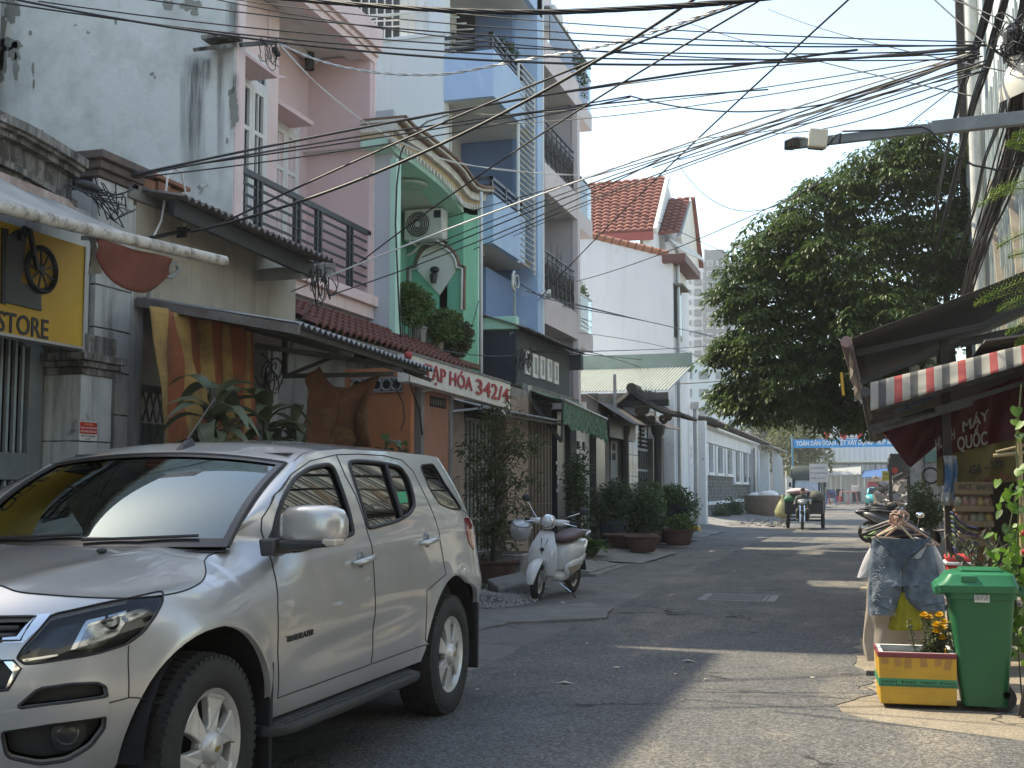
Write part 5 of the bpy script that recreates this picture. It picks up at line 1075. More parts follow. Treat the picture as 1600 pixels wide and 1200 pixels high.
shd=thing('sheet_metal_shed','grey blue sheet metal fence and shed beyond the compound building','shed',(-8,85,0)); obj('roof',g,m_zinc,shd)
obj('gate_pier',MB().box(XK-.5,XK+.5,YK1+.6,YK1+1.3,0,ztK-.6),m_kw,shd); obj('gate_pier',MB().box(XK-.5,XK+.5,YK2,YK2+.7,0,ztK-.6),m_kw,shd); obj('gate_leaf',MB().box(XK-.4,XK-.2,YK1+1.3,YK2,0,ztK-1.5),m_greygate,shd)
g=MB(); corrug(g,(XK+.65,YK2+2,.55),(XK+.1,108,.55),(XK+.1,108,4.0),(XK+.65,YK2+2,ztK-.3),70,.05); obj('sheets',g,mat('w_shed_sheet',(.33,.36,.39),(.27,.30,.33),.5,sc_=.5,metal=.2,grime=((.14,.15,.17),.62,.75,.8)),shd)
obj('plinth',MB().box(XK-.3,XK+.75,YK2+2,108,0,.56),m_concb,shd)
# ================================================================ apartment towers far behind
YT=250.0
m_tw=mat('tower_white',(.62,.63,.63),(.56,.57,.58),.8,sc_=.1); m_tg=mat('tower_grey',(.20,.205,.21),(.17,.175,.18),.8,sc_=.1); m_twin=mat('tower_window',(.10,.12,.13),(.22,.24,.25),.3,sc_=.2)
tw=thing('apartment_tower','far grey and white apartment tower with rows of small windows behind the tree','apartment tower',(-30,YT,0))
def tb(u0,u1,v0,v1,y0,y1,m,name):
 p,q=at(u0,v0,Y=YT),at(u1,v1,Y=YT); return obj(name,MB().box(p.x,q.x,YT+y0,YT+y1,q.z,p.z),m,tw)
tb(1068,1101,414,640,3,20,m_tw,'white_wing'); tb(1101,1134,391,640,0,20,m_tg,'grey_core'); tb(1134,1190,404,640,4,20,m_tw,'white_wing')
tb(1093,1099,380,414,6,14,m_tw,'stair_head');
for q in ((1139,1143,374,440),(1139,1172,374,378.5),(1168,1172,374,440)): tb(*q,3,6,m_tw,'roof_frame')
wsrc={}
def win(u0,u1,v0,v1,y,m=m_twin,name='window'):
 p,q=at(u0,v0,Y=YT),at(u1,v1,Y=YT); k=(round(u1-u0,1),round(v1-v0,1),name)
 if k not in wsrc: wsrc[k]=obj(name,MB().box(0,q.x-p.x,-.25,.0,q.z-p.z,0),m,tw,world=0); o=wsrc[k]
 else: o=wsrc[k].copy(); COL.objects.link(o)
 o.location=V((p.x,YT+y,p.z))-loc_of(tw)
for i in range(11):
 v=408+16.2*i
 win(1105,1114,v,v+8,-.02,m_tw,'window_frame'); win(1106,1113,v+1,v+7,-.2);
 win(1120,1131,v,v+9,-.02,m_tw,'window_frame'); win(1123,1128,v,v+9,-.25)
 win(1096,1100.5,v-2,v+10,2.9)
 if i>0: win(1082,1092.5,v+8,v+18,2.9,m_tg,'loggia'); win(1083,1092,v+12,v+17,2.6)
 win(1073,1076.5,v+9,v+16,2.9); win(1134.5,1139,v,v+8,3.9); win(1150,1158,v+4,v+12,3.9)
lw=thing('pale_block','pale blue grey block rising at the foot of the apartment tower','building',(-24,150,0))
p,q=at(1060,566,Y=150),at(1300,762,Y=150); obj('wall',MB().box(p.x,at(1200,600,Y=150).x,150,165,0,p.z),mat('w_pale_block',(.50,.56,.58),(.44,.50,.52),.7,sc_=.3),lw)
for i in range(5):
 for j in range(3): a=at(1066+i*26,580+j*28,Y=150); obj('window',MB().box(a.x,a.x+1.2,149.9,150,a.z-1,a.z),m_twin,lw)
lw2=thing('grey_block','grey concrete block with railings half hidden behind trees at the street end','building',(-12,140,0))
p,q=at(1168,655,Y=140),at(1237,762,Y=140); obj('wall',MB().box(p.x,q.x,140,150,0,p.z),mat('w_grey_block',(.34,.34,.33),(.28,.28,.27),.8,sc_=.4),lw2);
for v in (700,712): a=at(1195,v,Y=139.5); obj('railing',MB().box(a.x,at(1240,v,Y=139.5).x,139.4,139.5,a.z,a.z+.12),m_rail,lw2)
# ================================================================ end of the street
YE_=124.0
eh=thing('white_shed_building','long white sheet building with cream roof closing the end of the street','building',(0,YE_,0))
p=at(1225,642,Y=YE_); q=at(1425,642,Y=YE_); x0,x1=p.x,q.x+10
g=MB(); corrug(g,(x0,YE_,0),(x1,YE_,0),(x1,YE_,p.z+1.4),(x0,YE_,p.z+1.4),46,.06); obj('wall',g,mat('w_end_white',(.60,.62,.62),(.53,.55,.56),.6,sc_=.3,streak=.3,stsc=(.6,.6,.1)),eh)
zt_=zy(1300,722,YE_); rz=zy(1300,712,YE_)
ze=zy(1300,722,YE_)
obj('upper_wall',MB().box(x0,x1,YE_+.1,YE_+.3,p.z+.6,zy(1300,716,YE_)),m_tw,eh)
za,zb=zy(1300,722,YE_),zy(1300,698,YE_+7)
g=MB(); g.add([(x0,YE_-.3,za),(x1,YE_-.3,za),(x1,YE_+7,zb),(x0,YE_+7,zb)],[(0,1,2,3)]); obj('roof',g,mat('w_cream_roof',(.72,.70,.50),(.66,.64,.46),.5,sc_=.5),eh,solid=.08)
obj('ridge_block',MB().box(x0+6,x1,YE_+7,YE_+7.3,zb-.2,zb+1.6),m_tw,eh)
gt_=obj('gutter',MB().box(x0,x1,YE_-.5,YE_-.3,za-.25,za-.15),m_steel,eh)
for i in range(9): x=lerp(x0,x1,(i+.5)/9); obj('gutter_bracket',MB().box(x-.05,x+.05,YE_-.5,YE_-.4,za-.7,za-.25),m_steel,gt_)
for u0,u1,v,dy,m,l,sl_ in ((1283,1345,744,6,mat('shelter_grey',(.34,.35,.34),(.28,.29,.28),.7),'pale grey sheet shelter over the stools at the street end',0),(1347,1392,747,8,mat('shelter_blue',(.03,.09,.24),(.04,.12,.30),.6),'blue tarpaulin shelter at the far right of the street end',.5)):
 a,b=at(u0,v,Y=YE_-dy),at(u1,v-2,Y=YE_-dy); s_=thing('market_shelter',l,'shelter',((a.x+b.x)/2,YE_-dy,0))
 obj('sheet',MB().hexa([(a.x,YE_-dy,a.z),(b.x,YE_-dy,b.z),(b.x,YE_-.5,b.z+.9),(a.x,YE_-.5,a.z+.7),(a.x,YE_-dy,a.z+.06),(b.x,YE_-dy,b.z+.06),(b.x,YE_-.5,b.z+.96),(a.x,YE_-.5,a.z+.76)]),m,s_)
 for x in (a.x+.2,(a.x+b.x)/2,b.x-.2): obj('pole',MB().tube([(x,YE_-dy+.1,0),(x,YE_-dy+.1,a.z)],.05,6),m_alu,s_)
def stool(p,m,label,s=1.0):
 t_=thing('stool',label,'stool',tuple(p)); x,y,z=p
 obj('seat',MB().box(x-.2*s,x+.2*s,y-.2*s,y+.2*s,z+.62*s,z+.68*s),m,t_,bev=.02)
 for i in (-1,1):
  for j in (-1,1): obj('leg',MB().bar((x+i*.24*s,y+j*.24*s,z),(x+i*.17*s,y+j*.17*s,z+.62*s),.05),m,t_)
 return t_
m_prd=mat('plastic_red',(.40,.035,.03),rough=.5); m_pbl=mat('plastic_blue',(.04,.10,.38),rough=.5); m_ppk=mat('plastic_pink',(.50,.20,.20),rough=.5)
ys=104
for u,m,l in ((1289,m_prd,'red plastic stool leftmost in the row at the street end'),(1299,m_pbl,'blue plastic stool in the row at the street end'),(1319,m_ppk,'pale red plastic stool third in the row at the street end'),(1332,m_ppk,'pale red plastic stool nearest the red cabinet at the street end')):
 stool(at(u,783,Y=ys)*1+V((0,0,-at(u,783,Y=ys).z)),m,l,1.7 if True else 1)
def crate(u0,u1,v0,v1,Y,m,name,label,cat,d=1.0):
 a,b=at(u0,v0,Y=Y),at(u1,v1,Y=Y); return tag(obj(name,MB().box(a.x,b.x,Y,Y+d,max(0,b.z),a.z),m,bev=.05),label,cat)
crate(1355,1375,752,784,YE_-10,mat('cabinet_red',(.30,.03,.045),(.24,.03,.04),.6),'red_cabinet','dark red cabinet standing in front of the white sheet building','cabinet')
crate(1331,1343,759,768,YE_-9,mat('cabinet_wht',(.55,.53,.48),rough=.6),'cool_box','pale box on a stand beside the red cabinet','box')
crate(1331,1345,768,784,YE_-9,m_black,'dark_stand','dark stand under a pale box at the street end','stand')
crate(1306,1318,764,784,YE_-3,m_black,'dark_crates','dark stack of crates under the grey shelter','crates')
crate(1290,1304,765,778,YE_-3,mat('bluegrey',(.06,.07,.12),rough=.7),'drum','dark blue drum under the grey shelter','drum')
crate(1306,1316,775,784,YE_-6,m_prd,'red_basket','red plastic basket on the ground under the grey shelter','basket')
YBn=84.0; a,b=at(1240,687,Y=YBn),at(1240,700,Y=YBn); c=at(1412,683,Y=YBn)
bn=thing('street_banner','long blue street banner with white Vietnamese slogan hung across the road end','banner',(a.x,YBn,a.z))
m_bblue=mat('banner_blue',(.03,.25,.56),(.035,.28,.60),.6,trans=.3); xe=c.x+2.2
obj('cloth',MB().grid(60,3,lambda i,j:(lerp(a.x,xe,i),YBn+.05*math.sin(i*25),lerp(b.z,a.z,j)+.0*i+.09*i-.1*math.sin(PI*i)*.3)),m_bblue,bn,smooth=180)
put_text('TOÀN DÂN ĐOÀN KẾT XÂY DỰNG - NẾP SỐNG VĂN HOÁ MỚI',m_white,bn,(a.x+.15,YBn-.08,lerp(b.z,a.z,.25)),(1,0,.011),(0,0,1),(a.z-b.z)*.56,.004,bold=.03,width=xe-a.x-.5)
obj('pole',MB().tube([(a.x-.1,YBn,0),(a.x-.1,YBn,a.z+.2)],.06,8),mat('pole_blue',(.10,.25,.36),rough=.5),bn)
obj('rope',MB().tube([(a.x-.1,YBn,a.z+.06),(xe,YBn,a.z+.12)],.02,4),m_rail,bn)
for i,u in enumerate((1291,1318,1344)):
 p=at(u,682-i*2,Y=YBn); g=MB(); g.grid(6,6,lambda s,t:(p.x+(s-.5)*.42+.05*math.sin(t*7+s*4),p.y+.06*math.sin(s*6),p.z+(t-.5)*(.5+.18*i)+.1*s));
 tag(obj('red_flag',g,mat('flag_red_',(.55,.05,.04),rough=.6,trans=.4),smooth=180),('short red flag hanging above the left part of the blue banner','red flag hanging above the middle of the blue banner','taller red flag above the right part of the blue banner')[i],'flag','red flags over the banner')
def far_tree(name,label,cx,Y,h,r,n,col,sc1=.35,trunk=.18,cz=None,seed=1):
 rr=random.Random(seed); t_=thing(name,label,'tree',(cx,Y,0)); cz=cz or h*.62
 obj('trunk',MB().tube([(cx,Y,0),(cx+.1,Y,h*.3),(cx-.1,Y+.1,h*.6)],[trunk,trunk*.8,trunk*.4],7),mat('w_bark',(.09,.075,.06),(.06,.05,.04),.95),t_)
 g=MB(); k=rr.sample(range(1000),5); cl=[(V((cx,Y,cz))+V((rr.gauss(0,r*.45),rr.gauss(0,r*.45),rr.gauss(0,h*.16))),rr.uniform(.25,.55)*r) for _ in range(16)]
 for c,_r in cl[:6]: g2=None
 for i in range(n):
  c,q=rr.choice(cl); d=V((rr.gauss(0,1),rr.gauss(0,1),rr.gauss(0,1))).normalized(); p=c+d*q*rr.uniform(.6,1.05)
  g.leaf(p,d+V((rr.uniform(-.6,.6),rr.uniform(-.6,.6),-.5)),V((rr.uniform(-1,1),rr.uniform(-1,1),.3)),sc1*rr.uniform(.7,1.3),sc1*.5,.3)
 obj('foliage',g,col,t_,kind='stuff'); return t_
m_leafy=mat('leaf_yellowgreen',(.15,.15,.045),(.09,.11,.035),.6,sc_=1.5,trans=.4); m_leafd=mat('leaf_dull',(.055,.075,.035),(.09,.10,.05),.6,sc_=1,trans=.3)
far_tree('street_tree','yellowing thin tree behind the banner pole at the street end',at(1250,740,Y=112).x,112,8.5,3.0,2600,m_leafy,.42,seed=3)
far_tree('street_tree','dull green tree behind the shed roof at the street end',at(1212,700,Y=118).x,118,10.5,3.4,2600,m_leafd,.5,seed=4)
far_tree('street_tree','grey green tree above the left end of the blue banner',at(1268,680,Y=128).x,128,12.5,3.0,2200,m_leafd,.5,cz=9.5,seed=5)
# ================================================================ big dark tree on the right
YTr=30.0; tx=at(1492,700,Y=YTr).x
bt=thing('big_tree','large dense dark green tree leaning over the right side of the street','tree',(tx,YTr,0))
m_bark=mat('tree_bark',(.085,.075,.062),(.05,.045,.038),.95,sc_=6,bump=.6,bsc=25)
m_leaf=mat('tree_leaf',(.042,.088,.018),(.085,.135,.028),.42,sc_=.9,trans=.38,spec=.55)
rt=random.Random(21)
limbs=MB(); T0=V((tx,YTr,0)); limbs.tube([T0,T0+V((-.05,0,1.5)),T0+V((.05,.1,3)),T0+V((-.1,.2,5))],[.24,.2,.18,.15],12)
blobs=[]   # crown lobes traced as the outline's bulges: centre pixel, radius px, depth offset
for u,v,r,dy in ((1400,262,62,0),(1340,290,48,-.4),(1460,270,55,.4),(1440,215,28,0),(1320,335,42,.3),(1260,352,52,-.2),(1208,372,40,.2),(1180,420,48,-.3),(1240,430,66,.5),(1320,420,74,-.6),(1400,380,80,.6),(1470,380,60,0),
 (1150,470,38,.2),(1205,490,62,-.5),(1285,500,76,.8),(1370,500,84,-.7),(1450,480,70,.3),(1140,540,30,0),(1172,560,50,.2),(1240,575,66,-.4),(1315,580,74,.5),(1390,590,74,-.4),(1130,615,22,.2),(1165,622,38,-.2),(1215,632,46,.1),(1262,632,36,-.2),(1300,640,36,.3),(1345,648,32,0),(1395,655,34,.2),(1270,300,22,0),(1235,335,18,0),(1500,330,34,.5),(1480,420,40,.5)):
 c=at(u,v,Y=YTr+dy); blobs.append((c,r*YTr/1900/math.cos(YAW)*1.02))
for c,r in blobs[::2]:
 s=T0+V((.0,.1,rt.uniform(2.6,4.8))); m_=lerp(s,c,.5)+V((0,rt.uniform(-.3,.3),rt.uniform(-.1,.5))); limbs.tube([s,m_,c],[.09,.055,.02],6)
obj('trunk',limbs,m_bark,bt,smooth=60)
lf=MB()
for c,r in blobs:
 for k in range(int(58*(r/1.0)**1.9)+9):
  d=V((rt.gauss(0,1),rt.gauss(0,1),rt.gauss(0,1)+.15)).normalized(); q=rt.random()**.5*1.03; e=1+.3*noise.noise(d*2.3+c)
  s0=c+V((d.x*r*q*e,d.y*r*1.15*q*e,d.z*r*q*e*.95)); R0=rt.uniform(.20,.42); tilt=V((d.x*.35+rt.uniform(-.15,.15),d.y*.35+rt.uniform(-.15,.15),0))
  for j in range(int(46*R0/.3)):
   a=rt.uniform(0,6.283); rr_0=R0*rt.random()**.6; o=V((math.cos(a)*rr_0,math.sin(a)*rr_0,0)); o.z=-.45*rr_0*rr_0/R0-o.dot(tilt)*.6+rt.gauss(0,.035)
   out=V((math.cos(a)+rt.uniform(-.6,.6),math.sin(a)+rt.uniform(-.6,.6),-rt.uniform(.05,.75)))
   lf.leaf(s0+o,out,V((-out.y,out.x,rt.uniform(-.25,.25))),rt.uniform(.13,.22),rt.uniform(.055,.085),.5,.12)
o=obj('crown',lf,m_leaf,bt,kind='stuff')
# ================================================================ right side
m_sheet=mat('w_pale_sheet_wall',(.50,.53,.50),(.40,.44,.42),.5,sc_=.8,metal=.1,streak=.55,stsc=(2.5,2.5,.2),stc=(.16,.18,.165),grime=((.30,.32,.29),.55,.75,1.5))
m_dwood=mat('w_dark_wood',(.075,.06,.05),(.045,.038,.033),.85,sc_=5)
sb=thing('sheet_clad_building','tall building clad in pale upright metal sheets behind the cable bundle','building',(4,26,0))
XR=2.35; src=None; y=18.0; i=0
while y<30.6:
 w=R.uniform(.75,.95);
 o=obj('sheet',MB().box(XR-.012+R.uniform(0,.05),XR+.06,y+.01,y+w-.015,3.3,R.choice((8.2,8.6,9.0))),m_sheet,sb); obj('sheet',MB().box(XR-.0+R.uniform(0,.06),XR+.05,y+.01,y+w-.01,9.02,15.5),m_sheet,sb)
 for k in range(3): obj('rib',MB().box(XR-.06,XR-.01,y+.1+k*.27,y+.15+k*.27,3.3,9),m_sheet,sb) if k<2 else None
 y+=w; i+=1
obj('corner_board',MB().box(XR-.15,XR+.2,30.62,30.95,3,15.5),m_dwood,sb); obj('dark_recess',MB().box(XR+.02,XR+.3,28.2,30.6,3,15),mat('w_dark_green_wall',(.035,.05,.045),(.05,.06,.055),.8),sb)
obj('mass',MB().box(XR+.1,9,17.9,30.9,0,15.4),m_plaster,sb);
for y in (19.6,22.4): obj('timber',MB().bar((XR-.08,y,3.6),(XR-.08,y+1.9,7.2),.12),mat('old_timber',(.33,.29,.23),(.24,.21,.17),.9),sb)
obj('drain_pipe',MB().tube([(XR-.2,25.8,3),(XR-.2,25.8,15)],.13,10),mat('w_pale_pipe',(.52,.53,.5),(.4,.41,.39),.6),sb,smooth=60)
for (x,y0,y1,h,m,l) in ((3.1,-13,-5.5,7.5,mat('w_near_cream',(.72,.67,.57),(.64,.59,.5),.85,streak=.5),'cream house across from the car, nearer than the picture edge'),(2.8,-5.4,1.6,4.6,mat('w_near_grey',(.62,.61,.58),(.52,.51,.49),.85,streak=.5),'low grey workshop across from the car'),(3.0,1.7,7.6,9.5,mat('w_near_blue',(.62,.66,.66),(.55,.59,.6),.85,streak=.5),'blue grey house across the street from the car')):
 nb=thing('house_opposite',l,'house',((x+5),(y0+y1)/2,0)); obj('wall',MB().box(x,x+8,y0,y1,0,h),m,nb)  # houses out of view, walls made pale to bounce sunlight into the shade
 obj('shutter',MB().box(x-.03,x,y0+.8,y1-1.2,0,2.7),m_greygate,nb);
 g=MB(); corrug(g,(x-1.5,y0,2.75),(x-1.5,y1,2.75),(x,y1,3.25),(x,y0,3.25),18,.003); obj('awning',g,m_zinc,nb)
 if h>5:
  for k in range(2):
   for j in range(int((h-4)/3)+1): wn=obj('window',MB().box(x-.05,x,y0+1+k*3,y0+2.4+k*3,4+j*3,5.6+j*3),m_white,nb); obj('pane',MB().box(x-.06,x-.05,y0+1.1+k*3,y0+2.3+k*3,4.1+j*3,5.5+j*3),m_dark,wn)
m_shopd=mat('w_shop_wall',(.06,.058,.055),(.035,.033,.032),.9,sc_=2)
ss=thing('street_stall','dark street stall interior under the awnings','stall',(2.2,15,0))
obj('back_wall',MB().box(1.9,2.0,10.9,18,0,2.9),m_shopd,ss); obj('end_wall',MB().box(1.0,2.0,16.5,16.6,0,2.75),m_shopd,ss); obj('near_wall',MB().box(1.55,2,11.7,11.8,0,2.8),m_shopd,ss)  # dark backing walls, the stall's shade put into their colour
obj('floor_slab',MB().box(.75,2.0,10.9,17,0,.12),m_concb,ss); obj('added_shade_roof',MB().hexa([(1.0,11.7,2.75),(2.4,11.7,2.9),(2.4,17.5,2.9),(1.0,17.5,2.75),(1.0,11.7,2.77),(2.4,11.7,2.92),(2.4,17.5,2.92),(1.0,17.5,2.77)]),m_rust,ss)  # the roof over the stall is added to keep its inside dark
m_awd=mat('awning_dark',(.085,.085,.08),(.055,.055,.053),.85,sc_=3,streak=.4,stsc=(2,9,2),stc=(.13,.125,.115),trans=.12)
n0=at(1326,531,Y=12); n1=at(1600,425,Y=12); n1=n0+(n1-n0)*1.5
f0=V((n0.x+.03,16.5,n0.z-.05)); f1=V((n1.x,16.5,n1.z))
ua=thing('dark_awning','large dark canvas awning seen from below with a pink wrapped front bar','awning',(1,14,3))
obj('canvas',MB().grid(14,10,lambda a,b:lerp(lerp(n0,n1,a),lerp(f0,f1,a),b)+V((0,0,-.05*math.sin(PI*b)*math.sin(PI*a)+.012*noise.noise(V((a*5,b*5,0)))))),m_awd,ua,smooth=180,solid=.006)
obj('front_bar',MB().tube([n0+V((-.02,-.03,-.02)),f0+V((0,0,-.04))],.055,10),mat('wrap_pink',(.36,.24,.23),(.25,.17,.16),.8,sc_=8),ua,smooth=60)
obj('valance',MB().grid(10,3,lambda a,b:lerp(n0,f0,a)+V((.03*math.sin(a*14),0,-.05-.2*b))),mat('valance_tan',(.20,.165,.14),(.14,.12,.10),.85,trans=.2),ua,smooth=180)
obj('arm',MB().bar(at(1338,552,Y=12.6),at(1540,508,Y=12.6),.06).bar(at(1540,508,Y=12.6),at(1610,470,Y=12.6),.07),m_black,ua)
obj('arm',MB().bar(at(1345,598,Y=12.9),at(1505,535,Y=12.9),.05).bar(at(1500,537,Y=12.9),at(1620,510,Y=12.9),.08),m_black,ua)
g=MB(); p=at(1315,583,Y=12); g.grid(2,6,lambda a,b:at(lerp(1312.5,1317,a)+3*b,lerp(582,618,b),Y=12.0)); tag(obj('yellow_ribbon',g,mat('ribbon_yellow',(.55,.33,.03),rough=.6),solid=.006),'yellow ribbon hanging below the tip of the dark awning','ribbon')
def striped(name,cols,n):
 m=bpy.data.materials.new(name); m.use_nodes=True; t=m.node_tree; b=t.nodes['Principled BSDF']; uvn=N(t,'ShaderNodeUVMap'); sx=N(t,'ShaderNodeSeparateXYZ'); t.links.new(uvn.outputs[0],sx.inputs[0])
 fr_=N(t,'ShaderNodeMath',operation='FRACT'); t.links.new(sx.outputs[0],fr_.inputs[0]); r=N(t,'ShaderNodeValToRGB'); r.color_ramp.interpolation='CONSTANT'
 for i,c in enumerate(cols):
  e=r.color_ramp.elements[i] if i<2 else r.color_ramp.elements.new(i/len(cols)); e.position=i/len(cols); e.color=tuple(c)+(1,)
 t.links.new(fr_.outputs[0],r.inputs[0]); tr=N(t,'ShaderNodeBsdfTranslucent'); mx=N(t,'ShaderNodeMixShader'); mx.inputs[0].default_value=.45
 t.links.new(r.outputs[0],b.inputs['Base Color']); t.links.new(r.outputs[0],tr.inputs[0]); b.inputs['Roughness'].default_value=.8
 t.links.new(b.outputs[0],mx.inputs[1]); t.links.new(tr.outputs[0],mx.inputs[2]); t.links.new(mx.outputs[0],t.nodes['Material Output'].inputs[0]); MATS[name]=m; return m
m_str=striped('striped_valance',((.50,.49,.45),(.14,.145,.15),(.48,.47,.43),(.45,.10,.10)),4)
YV=11.4
def vf(a,b):
 u=lerp(1360,1640,a); v=lerp(596,527,a)+lerp(46,30,a)*b; return at(u,v,Y=YV)+V((0,.03*math.sin(a*33)*b+.12*(1-b),0))
tag(cloth('striped_valance',vf,70,6,m_str,5.6),'red, white and grey striped cloth strip below the dark awning','valance')
la_=thing('lower_awning','lower dark tarpaulin awning sagging over the stall below the striped strip','awning',(1,13,2.5))
p0,p1=at(1352,612,Y=12.2),at(1640,548,Y=12.2); q0,q1=at(1366,690,Y=15.8),at(1640,600,Y=15.8)
obj('sheet',MB().grid(16,8,lambda a,b:lerp(lerp(p0,p1,a),lerp(q0,q1,a),b)+V((0,0,-.06*math.sin(PI*b)+.04*noise.noise(V((a*5,b*4,2)))))),m_awd,la_,smooth=180,solid=.006)
obj('front_bar',MB().tube([p0,lerp(p0,q0,.9)],.05,8),m_steel,la_,smooth=60)
for (a,b) in (((1360,668),(1460,640)),((1362,676),(1520,630)),((1367,640),(1600,575)),((1395,660),(1600,598))): obj('bar',MB().bar(at(*a,Y=12.6),at(*b,Y=12.6),.045),m_steel,la_)
obj('blue_light_strip',MB().slab([at(u,v,Y=12.7) for u,v in ((1395,640),(1470,610),(1470,618),(1400,646))],(0,.02,0)),mat('blue_tarp',(.04,.10,.28),(.25,.25,.22),.6,sc_=7,trans=.3),la_)
m_bred=mat('banner_red',(.12,.011,.018),(.095,.009,.014),.6,sc_=2,trans=.25,bump=.05,bsc=5); m_byel=mat('banner_yellow',(.24,.19,.06),(.20,.155,.05),.7,sc_=2,trans=.15)
rb=thing('red_banner','dark red banner sheet hanging to a point under the lower awning','banner',tuple(at(1420,690,Y=13.2)))
T=[(1380,676),(1400,664),(1430,652),(1465,640),(1500,625)]; Bt=[(1384,682),(1402,706),(1422,731),(1446,711),(1468,692)]
def rbf(a,b):
 k=a*4; i=min(int(k),3); q=k-i; u=lerp(lerp(T[i][0],T[i+1][0],q),lerp(Bt[i][0],Bt[i+1][0],q),b); v=lerp(lerp(T[i][1],T[i+1][1],q),lerp(Bt[i][1],Bt[i+1][1],q),b); return at(u,v,Y=13.2)+V((0,.04*math.sin(a*9+b*4),0))
g=MB(); g.grid(24,10,rbf); obj('cloth',g,m_bred,rb,smooth=180,solid=.004)
yb=thing('lettered_banner','red and yellow lettered banner draped across the back of the dark stall','banner',tuple(at(1530,700,Y=12.9)))
YBk=12.95
def lbf(u0,u1,va0,va1,vb0,vb1):
 return lambda a,b: at(lerp(u0,u1,a),lerp(lerp(va0,va1,a),lerp(vb0,vb1,a),b),Y=YBk)+V((0,.05*math.sin(a*7+1)+.03*math.sin(a*16+b*3),0))
g=MB(); g.grid(24,8,lbf(1464,1600,640,585,714,682)); obj('red_field',g,m_bred,yb,smooth=180)
g=MB(); g.grid(24,8,lbf(1464,1600,714,682,760,752)); obj('yellow_field',g,m_byel,yb,smooth=180)
m_lt=mat('letter_cream',(.34,.31,.26),(.28,.26,.21),.7); m_ldk=mat('letter_dark',(.03,.035,.03),rough=.7)
def btext(s,u0,v0,u1,v1,hpx,m):
 a,b=at(u0,v0,Y=YBk-.10),at(u1,v1,Y=YBk-.10); put_text(s,m,yb,a,b-a,(0,0,1),hpx*YBk/1900,.006,bold=.02,width=(b-a).length)
btext('HUYNH',1462,705,1492,686,18,m_lt); btext('MÁY',1504,676,1546,655,16,m_lt); btext('QUỐC',1496,704,1543,694,20,m_lt)
btext('Gà - Vịt',1514,741,1569,728,12,m_ldk); btext('LÀM SẴN',1522,757,1580,748,8,mat('letter_brick',(.25,.06,.04),rough=.7))
g=MB(); g.grid(6,8,lambda a,b:at(lerp(1474,1494,a)+3*math.sin(b*5),lerp(712,790,b),Y=12.6)+V((0,.03*math.sin(a*9),0))); tag(obj('blue_white_poster',g,mat('poster_blue',(.35,.36,.36),(.05,.13,.24),.6,sc_=3,amt=(.45,.55)),smooth=180,solid=.004),'narrow blue and white poster wrapped on the stall post','poster')
obj('post',MB().box(at(1476,800,Y=12.8).x,at(1490,800,Y=12.8).x,12.75,12.9,0,2.9),m_dwood,ss)
rk=thing('snack_rack','tall cardboard snack rack with packets on two shelves in the dark stall','rack',tuple(at(1522,850,Y=12.4)))
m_card=mat('cardboard',(.24,.17,.10),(.19,.135,.08),.85,sc_=4)
a,b=at(1491,753,Y=12.4),at(1552,772,Y=12.4);
obj('header',MB().box(a.x,b.x,12.4,12.43,b.z,a.z),m_card,rk); obj('back',MB().box(a.x,b.x,12.72,12.75,.1,b.z),m_card,rk)
put_text('SNACK',m_ldk,rk,(a.x+.03,12.395,lerp(b.z,a.z,.35)),(1,0,0),(0,0,1),.06,.001,bold=.01,width=.13); put_text('BÁNH TƯƠI',m_ldk,rk,(a.x+.2,12.395,lerp(b.z,a.z,.35)),(1,0,0),(0,0,1),.05,.001,bold=.01,width=.18)
for v in (796,820,850): z=zy(1520,v,12.4); obj('shelf',MB().box(a.x,b.x,12.4,12.72,z-.02,z).box(a.x,b.x,12.4,12.415,z,z+.035),m_card,rk)
pk=[mat('packet_'+n,c,c2,.3,sc_=14) for n,c,c2 in (('a',(.5,.42,.3),(.2,.1,.05)),('b',(.3,.2,.1),(.5,.35,.12)),('c',(.4,.4,.36),(.3,.08,.05)),('d',(.16,.2,.12),(.45,.4,.3)))]
for v in (796,820,850):
 z=zy(1520,v,12.4)
 for k in range(5): x=lerp(a.x+.04,b.x-.04,k/4); obj('packet',MB().ball((x,12.5,z+.06),(.045,.03,.065),8,5),pk[R.randrange(4)],rk,smooth=180)
lc=thing('stacked_chairs','stack of blue and green woven chairs beside the snack rack','chairs',tuple(at(1505,850,Y=11.6)))
for k in range(9):
 g=MB(); pts=[(1488+k*.6,800+k*7),(1497,812+k*7),(1512,822+k*6.5),(1530,826+k*6.2)]; P=[at(u,v,Y=11.6) for u,v in pts]
 g.grid(12,2,lambda a,b:(lambda i,q:lerp(P[i],P[i+1],q)+V((0,.35*b,0)))(min(int(a*3),2),a*3-min(int(a*3),2))); obj('chair',g,mat('weave_%d'%(k%2),((.03,.045,.13),(.10,.14,.06))[k%2],((.02,.03,.09),(.14,.18,.08))[k%2],.6,sc_=40),lc,smooth=180,solid=.012)
ck=thing('cooler_box','red cooler box with white rim behind the green wheelie bin','cooler box',tuple(at(1505,895,Y=10.2)))
a,b=at(1477,868,Y=10.2),at(1533,892,Y=10.2)
obj('body',MB().box(a.x+.02,b.x-.02,10.22,10.55,b.z-.25,a.z-.06),m_prd,ck,bev=.02); obj('rim',MB().box(a.x,b.x,10.2,10.57,a.z-.075,a.z-.05),m_white,ck,bev=.008); obj('lid',MB().box(a.x+.005,b.x-.005,10.21,10.56,a.z-.05,a.z),mat('cooler_lid',(.60,.05,.05),(.55,.06,.06),.45),ck,bev=.02); obj('table',MB().box(a.x-.05,b.x+.4,10.1,10.7,b.z-.30,b.z-.26).box(a.x,a.x+.06,10.15,10.2,0,b.z-.3),m_dwood,ck)
